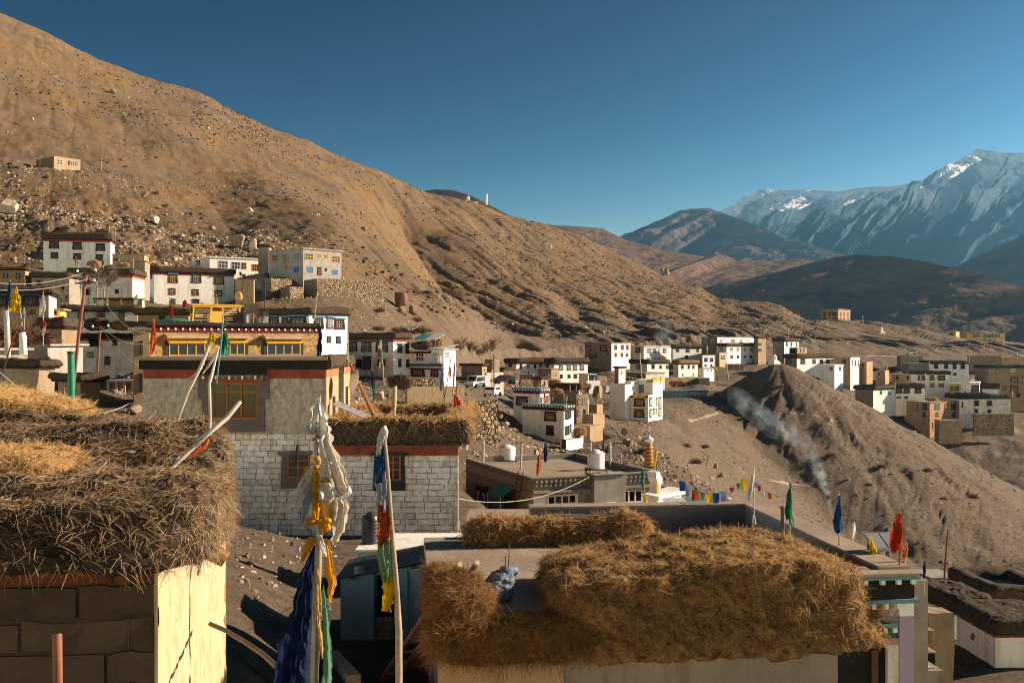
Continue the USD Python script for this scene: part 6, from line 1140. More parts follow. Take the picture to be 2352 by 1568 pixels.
def notched_log():
    a, b = at(485, 1570, 51, 'Z4'), at(66, 640, 51.5, 'Z4'); q = thing('notched_log', 'notched log stair leaning on the upper storey of the middle house', 'log stair', a); d = b - a
    part(q, 'log', MB().tube([(0, 0, 0), d * .5, d], [.085, .075, .06], 8), 'wood_orange', smooth=True)
    for k in range(12): t = (k + .6) / 12.4; part(q, 'notch', MB().tube([d * t - [.02, .1, .02], d * t + [.14, -.1, .05]], .04, 6), 'wood_pale')
notched_log()
def solar_panel(label, c, w, h, nx, ny, rx, rz, legs=.6):
    q = thing('solar_panel', label, 'solar panel', c, rz); cs, sn = math.cos(rx), math.sin(rx); T = lambda a, b, o=0: (a, b * cs - o * sn, b * sn + o * cs)
    part(q, 'frame', MB().hexa([T(0, 0), T(w, 0), T(w, h), T(0, h), T(0, 0, .05), T(w, 0, .05), T(w, h, .05), T(0, h, .05)]), 'steel')
    for i in range(nx):
        for j in range(ny):
            x0, x1, y0, y1 = w * (i + .05) / nx, w * (i + .95) / nx, h * (j + .05) / ny, h * (j + .95) / ny
            part(q, 'cell', MB().hexa([T(x0, y0, .052), T(x1, y0, .052), T(x1, y1, .052), T(x0, y1, .052), T(x0, y0, .058), T(x1, y0, .058), T(x1, y1, .058), T(x0, y1, .058)]), 'panel_cell')
    part(q, 'strut', MB().beam(T(w * .2, h * .9), (w * .2, h * .9 * cs, -legs), .05).beam(T(w * .8, h * .9), (w * .8, h * .9 * cs, -legs), .05), 'iron')
def panel_mid():
    a, b = at(700, 575, 50.4, 'S3'), at(1015, 712, 50.4, 'S3'); q = thing('solar_panel', 'pale gridded solar panel leaning at the corner of the middle house', 'solar panel', a); d = b - a; e = at(750, 540, 50.9, 'S3') - a
    nn = np.cross(d, e); nn /= np.linalg.norm(nn); nn = nn if nn[1] < 0 else -nn; T = lambda s, t, o: d * s + e * t + nn * o
    part(q, 'frame', MB().hexa([T(0, 0, -.03), T(1, 0, -.03), T(1, 1, -.03), T(0, 1, -.03), T(0, 0, 0), T(1, 0, 0), T(1, 1, 0), T(0, 1, 0)]), 'steel')
    for i in range(9):
        for j in range(2): s0, s1, t0, t1 = (i + .06) / 9, (i + .94) / 9, (j + .06) / 2, (j + .94) / 2; part(q, 'cell', MB().hexa([T(s0, t0, .002), T(s1, t0, .002), T(s1, t1, .002), T(s0, t1, .002), T(s0, t0, .008), T(s1, t0, .008), T(s1, t1, .008), T(s0, t1, .008)]), 'panel_cell')
panel_mid()
q = thing('dish', 'white satellite dish at the corner of the middle house', 'satellite dish', at(890, 355, 51.5, 'S3'), -65); part(q, 'bowl', MB().lathe([(0, .10), (.25, .07), (.45, .01), (.56, -.07), (.57, -.06), (.46, .03), (.25, .09), (0, .12)], k=18).get(), 'white_clean', smooth=True); part(q, 'arm', MB().tube([(0, 0, .1), (.1, -.1, -.9)], .03), 'iron')
p_ = stage.GetPrimAtPath(q); UsdGeom.Xformable(p_).AddRotateXOp().Set(78.0)
# cement-house roof, spire and wall
flag('orange flag on the front of the cement house roof', 'Z10', (1288, 255), (1246, 690), 70.5, [('orange', [(1286, 285, 10), (1280, 400, 46), (1272, 540, 66), (1252, 655, 30)])]); sf('navy flag floating beyond the cement house roof', 'Z10', 'navy', 1383, 130, 460, 80, 62, base=560)
sf('white flag behind the front water tank', 'S5', 'white', 1466, 292, 490, 76, 34); sf('thin white rag flag right of the front water tank', 'S5', 'white', 1564, 390, 450, 75, 14)
flag('dark green flag with a yellow tail before the cement house window', 'Z11', (438, 440), (470, 985), 58, [('green', [(440, 460, 20), (432, 560, 46), (436, 680, 34)]), ('yellow', [(452, 730, 10), (470, 830, 40), (478, 960, 56)])])
flag('long yellow flag beside the gilded spire', 'Z11', (606, 195), (566, 500), 74, [('yellow', [(602, 220, 14), (588, 330, 34), (572, 440, 30), (562, 490, 16)])])
def spire():
    o = at(512, 500, 76, 'Z11'); q = thing('spire', 'gilded ringed chorten spire behind the cement house', 'chorten spire', o); hh = 2.1
    part(q, 'base', MB().box(-.42, .42, -.42, .42, -.8, .30), 'white_clean'); part(q, 'band', MB().box(-.40, .40, -.40, .40, .303, .42), 'trim_blue')
    for k in range(13): r = .37 - .016 * k; z = .425 + k * .128; part(q, 'ring', MB().lathe([(r * .86, z), (r, z + .02), (r, z + .085), (r * .86, z + .105), (r * .80, z + .127)], k=16), 'gold' if k % 2 == 0 else 'wood_orange', smooth=40)
    part(q, 'crown', MB().lathe([(.18, 2.09), (.24, 2.12), (.36, 2.32), (.30, 2.34), (.10, 2.5), (0, 2.62)], k=14), 'white_clean', smooth=40)
spire()
def curl_wall():
    o = at(612, 955, 62, 'Z11'); q = thing('white_wall', 'bright white gateway wall with a curled gilt end, right of the cement house', 'gateway wall', o, 42); k = 62 / FPX * .192
    part(q, 'wall', MB().box(0, 450 * k, 0, 1.0, -.6, 130 * k), 'white_clean'); part(q, 'cap', MB().hexa([(-.05, -.15, 132 * k), (520 * k, -.15, 150 * k), (520 * k, 1.2, 150 * k), (-.05, 1.2, 132 * k), (-.05, -.15, 165 * k), (515 * k, -.15, 215 * k), (515 * k, 1.2, 215 * k), (-.05, 1.2, 165 * k)]), 'white_clean')
    pts = [(10, 450), (60, 455), (118, 370), (110, 330), (75, 240), (70, 190), (15, 190), (40, 260), (50, 320), (0, 380)]; pts = [(x * k, z * k) for x, z in pts]
    part(q, 'curl', MB().poly(pts, lambda p: (p[0], .1, p[1]), lambda p: (p[0], .75, p[1])), 'white_clean'); part(q, 'gilt_face', MB().poly([(0.01, 190 * k), (60 * k, 190 * k), (46 * k, 300 * k), (0.01, 370 * k)], lambda p: (p[0], .06, p[1]), lambda p: (p[0], .09, p[1])), 'gold')
    r = thing('tin_roof', 'pale corrugated tin roof below the white gateway wall', 'tin roof', at(640, 965, 40, 'Z11')); k = 40 / FPX * .192
    for i in range(6): part(r, 'roof_sheet', MB().hexa([(i * 125 * k, 0, 0), ((i * 125 + 122) * k, 0, 0), ((i * 90 + 320) * k, 4, -.12), ((i * 90 + 232) * k, 4, -.12), (i * 125 * k, 0, .03), ((i * 125 + 122) * k, 0, .03), ((i * 90 + 320) * k, 4, -.09), ((i * 90 + 232) * k, 4, -.09)]), 'tin_white' if i < 3 else 'tin_blue')
curl_wall()
# flag strings
def flag_string(label, ends, fr, Y0, Y1, flags, sag, pole=True, nm='prayer_flag_string'):
    """flags: (x, width px, drop px, colour) along the string."""
    (xa, va), (xb, vb) = ends; a, b = at(xa, va, Y0, fr), at(xb, vb, Y1, fr); q = thing(nm, label, 'prayer flags', a); f = lambda t: (b - a) * t - np.array([0, 0, 4 * sag * t * (1 - t)])
    part(q, 'cord', MB().tube([f(t) for t in np.linspace(0, 1, 12)], max(.006, Y0 * .0002), 4), 'wire_pale')
    for i, (x, w, h, col) in enumerate(flags):
        t = (x - xa) / (xb - xa); Y = Y0 + (Y1 - Y0) * t; k = Y / FPX * FR[fr][2]; c = f(t); n, m = 6, 6; ss = np.linspace(-.5, .5, m); G = []
        tri = h < 0; h = abs(h)
        for j in range(n): tt = j / (n - 1); G.append(np.column_stack([c[0] + ss * w * k * (1 - (.75 * tt if tri else 0)), c[1] + .12 * w * k * np.sin(ss * 5 + i) * tt, c[2] - tt * h * k + .05 * w * k * ss * ((i % 3) - 1)]))
        part(q, 'flag', (np.vstack(G), grid_faces(n, m)), 'cloth_' + col, smooth=True)
    return q
flag_string('row of square prayer flags before the rocky slope, right of the white wall', ((872, 572), (1768, 470)), 'Z11', 25, 22.6, [(918, 78, 118, 'blue'), (1000, 84, 122, 'paleblue'), (1084, 88, 124, 'rust'), (1174, 72, -95, 'green'), (1256, 76, 124, 'yellow'), (1336, 78, 120, 'blue'), (1426, 90, 118, 'paleblue'), (1522, 74, -60, 'red'), (1598, 62, -70, 'green'), (1664, 78, 126, 'yellow')], .42)
flag('white furled flag on a banded pole at the back parapet corner', 'Z11', (1766, 445), (1768, 960), 22.6, [('white', [(1764, 470, 16), (1745, 580, 40), (1718, 720, 44), (1700, 830, 20)])], 'pole_pale', r=.02)
flag_string('short string of faded flags right of the back parapet corner', ((1770, 590), (2150, 790)), 'Z11', 22.5, 20.6, [(1800, 60, 60, 'paleblue'), (1838, 40, 70, 'rust'), (1895, 34, 76, 'cream'), (1925, 34, 70, 'paleblue'), (1962, 46, 74, 'rust'), (2052, 60, -40, 'yellow')], .10)
flag('dark green flag with pale edge on the right parapet', 'Z11', (2200, 590), (2196, 1130), 20.3, [('green', [(2198, 620, 12), (2188, 780, 60), (2180, 940, 96), (2190, 1060, 90)]), ('sage', [(2200, 1040, 60), (2210, 1090, 60), (2225, 1140, 30)])], 'wood_pale')
flag('blue flag beside the stove pipe on the right parapet', 'S7', (492, 240), (495, 640), 18.9, [('blue', [(492, 262, 10), (490, 340, 36), (482, 440, 62), (488, 520, 58)])])
sf('white torn flag behind the blue parapet flag', 'S7', 'white', 585, 450, 565, 22, 30, lean=12); sf('small navy flag leaning above the solar lamp', 'S7', 'navy', 800, 480, 590, 20, 34, lean=22, base=640)
flag('pale yellow flag hanging beside the solar lamp', 'S7', (712, 545), (760, 720), 18.2, [('yellow', [(712, 560, 12), (722, 620, 44), (740, 690, 52)])]); flag('crimson furled flag on the right parapet corner', 'S7', (910, 365), (916, 800), 17.3, [('red', [(910, 385, 20), (900, 460, 56), (888, 560, 80), (868, 655, 34)]), ('rust', [(916, 450, 20), (918, 560, 30), (914, 660, 20)])], 'pole_red')
sf('small orange-red flag right of the crimson flag', 'S7', 'orange', 945, 600, 705, 17.6, 34, lean=18, base=760); sf('tiny navy flag on the concrete block wall', 'S7', 'navy', 1085, 715, 840, 24.8, 22)
flag('long yellow and cream flag inside the back parapet corner', 'Z11', (1760, 1005), (1778, 1320), 21.9, [('cream', [(1764, 1015, 24), (1765, 1090, 44), (1775, 1180, 60)]), ('yellow', [(1772, 1150, 50), (1785, 1240, 84), (1788, 1300, 90)])])
solar_panel('small solar lamp panel behind the right parapet', at(735, 655, 18.2, 'S7'), .55, .45, 2, 1, .5, 10, .5)
# small flags of the far village
for a in (('yellow flag at the left of the many-flag roof', 'Z5', 'yellow', 950, 740, 830, 186), ('blue flag second from left on the many-flag roof', 'Z5', 'blue', 1040, 712, 800, 186, 34), ('small red flag under the blue one on the many-flag roof', 'Z5', 'red', 1012, 770, 840, 185), ('red flag before the upper block of the navy-corniced house', 'Z5', 'red', 1042, 900, 990, 152), ('blue flag behind the roof of the navy-corniced house', 'Z5', 'blue', 1170, 905, 980, 170),
          ('yellow flag before the tan narrow-windowed house', 'Z5', 'yellow', 1350, 920, 1025, 170), ('white and blue flag beside the yellow one by the tan house', 'Z5', 'paleblue', 1392, 935, 1035, 170, 44), ('orange banner at the right end of the many-flag roof', 'Z5', 'gold', 1636, 712, 838, 184), ('blue flag hanging on the many-flag roof front', 'Z5', 'blue', 1545, 740, 830, 184, 16), ('white flag hanging on the many-flag roof front', 'Z5', 'white', 1447, 782, 852, 184),
          ('pink flag over the tan annexe', 'Z5', 'cream', 1108, 608, 705, 262), ('red flag beside the road behind the sedan', 'Z5', 'red', 450, 722, 805, 160), ('yellow flag hanging in the white flag string above the pair of long houses', 'Z5', 'yellow', 1432, 235, 300, 322), ('yellow flag on the brush roof above the middle row', 'Z6', 'yellow', 1200, 212, 265, 345, 34), ('white flag before the grey mud front of the tall house', 'Z6', 'white', 1478, 272, 372, 340), ('yellow flag before the broad four-window house', 'Z6', 'yellow', 1634, 290, 362, 338),
          ('yellow flag before the long brush roof', 'Z6', 'yellow', 495, 695, 790, 266), ('white flag left of the tall far house', 'Z6', 'white', 1366, 196, 262, 360), ('large yellow double flag before the little white hut', 'Z6', 'yellow', 1612, 640, 700, 296, 50), ('white flag over the end of the three-storey house', 'Z6', 'white', 735, 780, 850, 212, 24),
          ('yellow flag at the right end of the four-window house', 'Z7', 'yellow', 1478, 452, 512, 372), ('yellow flag on the white house touching the cone', 'Z7', 'yellow', 300, 868, 938, 318), ('cream flag before the lilac-white house', 'Z7', 'sand', 702, 765, 832, 342), ('yellow flag over the shaded smoking house', 'Z7', 'yellow', 2160, 1008, 1080, 325, 40), ('yellow flag in the lilac-white house flag string', 'Z7', 'yellow', 1210, 640, 715, 350, 26), ('yellow flag on the thick brush roof above the cone top', 'R6', 'yellow', 184, 408, 448, 372, 20)):
    sf(*a)
flag_string('white flag string above the pair of long houses', ((1190, 215), (1445, 235)), 'Z5', 326, 326, [(1215 + i * 24, 14, 22, 'white') for i in range(9)], 1.6); flag_string('white flag string left of the red-windowed house', ((1445, 235), (1705, 228)), 'Z5', 326, 326, [(1470 + i * 26, 14, 22, 'white') for i in range(9)], 1.2)
flag_string('string of white flags before the low brown house', ((170, 765), (660, 800)), 'Z6', 264, 264, [(185 + i * 52, 20, 22, 'white' if i % 3 else 'yellow') for i in range(9)], .5); flag_string('pink flag string over the grey-roofed white house', ((268, 245), (845, 205)), 'Z6', 345, 345, [(300 + i * 40, 18, 20, 'cream') for i in range(13)], 2.4)
flag_string('string of pale flags on the lilac-white house', ((900, 640), (1200, 630)), 'Z7', 350, 350, [(915 + i * 30, 20, 26, ('white', 'cream', 'rust', 'paleblue')[i % 4]) for i in range(9)], 1.2); flag_string('white flag string on the slope above the maroon-door house', ((1340, 1400), (1530, 1370)), 'R3', 170, 170, [(1360 + i * 20, 14, 18, ('white', 'paleblue')[i % 2]) for i in range(8)], 1.0)
flag_string('row of coloured small flags on the three-storey house terrace', ((295, 1030), (530, 1040)), 'Z6', 206, 206, [(312, 30, 34, 'red'), (355, 26, 34, 'yellow'), (398, 32, 34, 'rust'), (445, 26, 34, 'yellow'), (480, 18, 20, 'paleblue')], .06)

def pole(label, fr, a, b, Y, r, m, nm='pole', cat='pole', arms=()):
    o = at(*a, Y, fr); t = at(*b, Y, fr) - o; q = thing(nm, label, cat, o); part(q, 'shaft', MB().tube([(0, 0, -.6), t * .5, t], [r, r * .92, r * .8], 8), m, smooth=True)
    for k in arms: part(q, 'cross_arm', MB().beam(t * k + [-.45, -.02, .02], t * k + [.45, .02, .08], .07), 'iron'); part(q, 'insulator', MB().lathe([(.05, 0), (.06, .06), (.03, .12), (0, .13)], t * k + [.4, 0, .1], 8), 'white_clean'); part(q, 'insulator', MB().lathe([(.05, 0), (.06, .06), (.03, .12), (0, .13)], t * k + [-.4, 0, .05], 8), 'white_clean')
    return o + t
U1 = pole('rust-red leaning power pole with wires, left', 'D', (164, 900), (199, 624), 48, .085, 'pole_red', 'power_pole', 'power pole', (.90, .985))
q = thing('pole_sleeve', 'green painted pipe stub wrapped round the foot of the leaning power pole', 'pipe stub', at(1140, 1150, 47.6, 'Z2')); part(q, 'pipe', MB().tube([(0, 0, -.3), (-.02, 0, 2.4)], .15, 12), 'pole_green', smooth=True); part(q, 'rim', MB().tube([(-.02, 0, 2.38), (-.02, 0, 2.5)], .165, 12), 'iron')
U2 = pole('thin rust-red power pole, right of the leaning one', 'D', (219, 922), (231, 749), 56, .065, 'pole_red', 'power_pole', 'power pole', (.97,))
pole('pale round post under the blue flag, far left', 'Z1', (122, 1262), (98, 770), 44.5, .13, 'pole_pale', 'post', 'post'); pole('short white post left of the red bush', 'Z1', (372, 1300), (358, 1120), 60, .22, 'white_wash', 'post', 'post'); pole('long dark stick leaning over the cream house', 'Z1', (30, 1560), (385, 850), 41, .03, 'wood_dark', 'stick', 'stick')
for a in (('dark pole by the road beside a white post', 'Z5', (238, 805), (230, 290), 165, .10, 'wood_dark'), ('white post by the road beside the dark pole', 'Z5', (203, 805), (210, 535), 164, .12, 'pole_pale'), ('dark pole before the tan annexe', 'Z5', (790, 790), (795, 490), 235, .10, 'wood_dark'), ('tall banded pole before the long brush roof', 'Z6', (440, 870), (402, 400), 262, .16, 'pole_pale'), ('pale leaning pole left of the cone', 'Z6', (1815, 800), (1782, 560), 285, .18, 'pole_pale'), ('thin dark pole left of the cone', 'Z6', (1640, 900), (1640, 690), 280, .10, 'wood_dark'),
          ('white pole left of the four-window house', 'Z7', (842, 690), (842, 535), 362, .16, 'pole_pale'), ('white pole on the bank above the brick-cornered houses', 'Z7', (165, 830), (168, 580), 340, .16, 'pole_pale'), ('crooked pale pole before the lilac-white house', 'Z7', (785, 1070), (780, 720), 316, .14, 'pole_pale'), ('rusty pole on the bank behind the concrete block wall', 'S7', (1218, 930), (1252, 500), 60, .06, 'pole_red'), ('thin pole on the bench beyond the brick house', 'R6', (871, 335), (869, 262), 560, .22, 'pole_pale'), ('white mast on the ridge right of the ridge chorten', 'R3', (2113, 305), (2117, 215), 828, .8, 'white_clean'),
          ('dark thin pole behind the cement house, right of the tank', 'S5', (1404, 430), (1407, 165), 110, .07, 'wood_dark'), ('short pale post at the hut yard', 'S5', (1283, 400), (1280, 290), 118, .08, 'pole_pale'), ('pale mast before the small tan house high on the slope', 'R1', (430, 1560), (430, 1355), 430, .22, 'pole_pale'), ('thin pole on the grass below the small tan house', 'R1', (932, 1560), (935, 1455), 420, .14, 'pole_pale'), ('thin pole beside the smoking wall left of the terrace', 'R3', (78, 1250), (88, 990), 150, .07, 'wood_dark')):
    pole(*a)
def wire(label, a, b, sag, r=.012, m='wire_pale', n=14):
    a, b = np.array(a), np.array(b); q = thing('wire', label, 'wire', a); t = np.linspace(0, 1, n); part(q, 'cable', MB().tube([(b - a) * s - [0, 0, 4 * sag * s * (1 - s)] for s in t], r, 4), m)
wire('upper power line running left from the leaning pole', U1, at(-60, 641, 44), .35); wire('lower power line running left from the leaning pole', at(203, 640, 48), at(-60, 659, 44), .3); wire('grey line from the leaning pole to the yellow house', U1, at(345, 760, 62), .9, m='wire'); wire('line from the thin red pole to the yellow house', U2, at(345, 845, 60), .5, m='wire'); wire('dark line from the thin red pole to the right', U2, at(330, 790, 58), .3, m='wire')
wire('white cord strung across from the left edge to the middle house', at(0, 855, 38), at(300, 925, 44), .9, .014); wire('knotted cord rising to the pole pair', at(300, 925, 44), at(465, 845, 15.6), .25, .012); wire('tattered cord across the cement house front', at(0, 1030, 58, 'Z10'), at(2080, 680, 67, 'Z10'), .7, .02); wire('cord down from the corner of the middle house', at(1055, 1196, 46), at(1066, 1255, 24), .3, .01)
wire('line over the navy-corniced house', at(820, 830, 152, 'Z5'), at(1340, 1090, 145, 'Z5'), .8, .03, 'wire'); wire('line across the yards right of the pair of long houses', at(1740, 500, 290, 'Z5'), at(2300, 590, 270, 'Z5'), 1.2, .05, 'wire')

# ------------------------------------------------------------------ bare trees, bushes
def tree(label, fr, x, v0, v1, Y, spread, seed, m='bark_pale', tm='twig', n=90, name='bare_tree', cat='tree'):
    Y = hit(fr, x, v0, Y) if Y > 100 else Y; o = at(x, v0, Y, fr); h = (v0 - v1) * FR[fr][2] * Y / FPX; w = spread * FR[fr][2] * Y / FPX; q = thing(name, label, cat, o); rng = np.random.default_rng(seed); T, S = MB(), []
    lean = rng.normal(0, .05, 2); tp = np.array([lean[0] * h, lean[1] * h, h * .55]); T.tube([(0, 0, -.3), tp * .5 + [.02 * h, 0, 0], tp], [h * .022 + .02, h * .016 + .015, h * .008 + .01], 6)
    for i in range(9):
        t = .25 + .7 * rng.random(); a = rng.uniform(0, 6.28); b = tp * t; e = b + np.array([math.cos(a) * w * .32, math.sin(a) * w * .32, h * (.25 + .25 * rng.random())]); m_ = (b + e) / 2 + [0, 0, -h * .04]; T.tube([b, m_, e], [h * .009 + .01, h * .006 + .008, .006], 5)
        for j in range(n // 9):
            s = .3 + .7 * rng.random(); c = b * (1 - s) + e * s; d = rng.normal(size=3) * [.5, .5, .25] + [math.cos(a) * .35, math.sin(a) * .35, .6]; L = h * (.18 + .22 * rng.random()); S.append([c, c + d * L * .5 + rng.normal(size=3) * L * .05, c + d * L + rng.normal(size=3) * L * .1])
    part(q, 'trunk', T, m, smooth=True); curves(q, 'twigs', np.array(S), np.array([[1, .7, .35]]) * max(.02, Y * .00028), tm); return q
tree('tall bare pale tree before the shaggy weathered house, left', 'Z1', 1650, 545, 60, 158, 560, 1, n=420, tm='twig'); tree('slim pale tree left of the tall bare tree', 'Z1', 1540, 548, 110, 156, 120, 2, n=60); tree('bare brown tree behind the blue-lintel white house', 'R2', 1500, 875, 690, 238, 240, 3, n=300)
tree('bare bush at the corner of the yellow house roof', 'Z3', 1370, 330, 170, 92, 200, 4, n=220, tm='twig'); tree('bare tree at the left of the orange-banded house', 'Z5', 165, 375, 20, 325, 260, 5, n=260, tm='twig_red'); tree('small bare tree right of the blue-lintel long house', 'Z5', 1962, 530, 300, 292, 110, 6, n=80); tree('twin bare tree near the right end of the long houses', 'Z5', 2065, 530, 380, 290, 70, 7, n=60)
tree('bare sapling beside the dark shelter left of the cone', 'Z6', 1972, 770, 590, 300, 110, 8, n=80); tree('bare poplar before the stone field wall, right village', 'Z7', 1640, 660, 430, 390, 160, 9, n=140); tree('red-brown bare tree left of the lilac-white house', 'Z7', 370, 745, 610, 350, 120, 10, n=160, tm='twig_red')
for i, (x, v0, v1, s) in enumerate(((860, 1150, 1010, 200), (1000, 1150, 990, 220), (1150, 1150, 1000, 240), (1260, 1120, 1010, 160))): tree('bare thicket tree ' + ('at the left of', 'second in', 'third in', 'at the right end of')[i] + ' the grove before the lilac-white house', 'Z7', x, v0, v1, 334, s, 20 + i, n=130)
for i, (x, v0, v1, s) in enumerate(((1850, 560, 300, 200), (2050, 600, 330, 240), (2200, 640, 380, 240), (2330, 600, 300, 200))): tree('rusty bare scrub tree ' + ('nearest the veranda house', 'second from the veranda house', 'third from the veranda house', 'farthest from the veranda house')[i] + ' on the slope behind', 'Z4', x, v0, v1, 232 + i * 14, s, 30 + i, n=200, tm='twig_red')
def bush_mesh(path, name, n, seed, m, r=1.0, flat=.75):
    rng = np.random.default_rng(seed); d = rng.normal(size=(n, 3)); d[:, 2] = np.abs(d[:, 2]); d /= np.linalg.norm(d, axis=1, keepdims=True); L = r * (.6 + .4 * rng.random((n, 1))); b = rng.normal(size=(n, 3)) * .12 * r; b[:, 2] = 0
    P = np.stack([b, b + d * L * .55 + rng.normal(size=(n, 3)) * .06 * r, b + d * L + rng.normal(size=(n, 3)) * .1 * r], 1); P[..., 2] *= flat
    return curves(path, name, P, np.array([[1, .8, .5]]) * r * .028, m, kind=None)
q = thing('red_bush', 'large tangled red-brown bush at the far left below the yellow flag', 'bush', at(430, 1290, 66, 'Z1')); bush_mesh(q, 'twigs', 900, 3, 'twig_red', 1.75, .62); bush_mesh(q, 'grey_twigs', 300, 4, 'twig', 1.6, .65)
q = thing('red_bush', 'grey-brown bush behind the pale round post, far left', 'bush', at(60, 1260, 62, 'Z1')); bush_mesh(q, 'twigs', 600, 5, 'twig_red', 1.6, .8)
SHR = []
proto = thing('shrub', 'dry reddish shrub on the stony slopes', 'shrub', (0, 0, 0), 0, 'dry reddish shrubs scattered over the slopes'); bush_mesh(proto, 'twigs', 260, 9, 'twig_red', 1.0, .8)
shr = [('Z11', 960, 200, 150, 185), ('Z11', 1190, 205, 120, 190), ('Z11', 1070, 395, 190, 115), ('S7', 545, 160, 34, 170), ('S7', 697, 195, 70, 160), ('S7', 1222, 292, 66, 120), ('S7', 1430, 280, 100, 130), ('S7', 785, 70, 90, 175), ('S7', 1110, 95, 80, 185), ('R2', 1420, 215, 90, None), ('R2', 1515, 330, 80, None), ('R2', 1258, 545, 80, 262), ('R2', 1952, 300, 70, None), ('R3', 545, 515, 60, None), ('R3', 1140, 1290, 110, 205), ('R3', 850, 1140, 130, 218), ('R3', 1480, 1380, 130, 215),
       ('R1', 1145, 1290, 30, None), ('R1', 1960, 1310, 40, None), ('R1', 1430, 1450, 40, None), ('R4', 50, 1455, 60, None), ('Z10', 320, 240, 90, 92), ('Z10', 1160, 420, 60, 88), ('S5', 1770, 380, 110, 112), ('S5', 250, 360, 90, 90), ('Z6', 2100, 1440, 130, 235), ('R6', 575, 1560, 120, 205), ('R6', 120, 920, 70, 255)]
for i, (fr, x, v, w, Y) in enumerate(shr):
    Y = float(pix_of_ground(fx(fr, x), fv(fr, v))[1]) if Y is None else hit(fr, x, v, Y)
    c = at(x, v, Y, fr); s = w * FR[fr][2] * Y / FPX / 1.9
    if i == 0: pr = stage.GetPrimAtPath(proto); pr.GetAttribute('xformOp:translate').Set(Gf.Vec3d(*[float(t) for t in c])); UsdGeom.Xformable(pr).AddScaleOp().Set(Gf.Vec3f(s, s, s))
    else: copy_of(proto, 'dry reddish shrub on the stony slopes', c, (i * 67) % 360, scale=(s, s, s))

# ------------------------------------------------------------------ rocks
def rock(label, fr, x, v, w, h, Y, seed, m='rock', name='boulder', group=None):
    Y = float(pix_of_ground(fx(fr, x), fv(fr, v))[1]) if Y is None else hit(fr, x, v, Y)
    c = at(x, v, Y, fr); k = FR[fr][2] * Y / FPX; V, F = rbox(w * k / 2, w * k * .45, h * k * .6, 3, 2.6); rng = np.random.default_rng(seed)
    for _ in range(9): n = rng.normal(size=3) * [1, 1, .7]; n /= np.linalg.norm(n); d = V @ n; lim = d.max() * rng.uniform(.45, .75); V = V - n * np.maximum(d - lim, 0)[:, None]
    V = lumpy(V, F, w * k * .035, w * k * .22, seed); V[:, 2] += h * k * .35
    return solo(name, (V + c, F), m, label, 'boulder', group, smooth=22)
rock('huge leaning reddish rock tower on the slope above the maroon-door house', 'R3', 1330, 1260, 130, 200, 205, 1, 'rock_red'); rock('tan rock block at the foot of the reddish rock tower', 'R3', 1350, 1320, 120, 90, 202, 2); rock('dark split rock right of the reddish rock tower', 'R3', 1450, 1320, 90, 110, 208, 3, 'rock_red'); rock('pale cut rock standing left of the unfinished grey house', 'R2', 2310, 720, 90, 120, 262, 4, 'rock_pale'); rock('dark overhanging rock left of the pale cut rock', 'R2', 2180, 700, 200, 120, 268, 5)
rock('ochre cliff lump at the left edge of the slope', 'R2', 80, 380, 170, 150, 330, 6, 'rock_pale'); rock('pale pointed rock high on the slope', 'R1', 290, 1115, 40, 40, None, 7, 'rock_pale')
G = 'boulders scattered over the slopes'; L_ = 'sandy boulder lying on the slopes'
rng = np.random.default_rng(77)
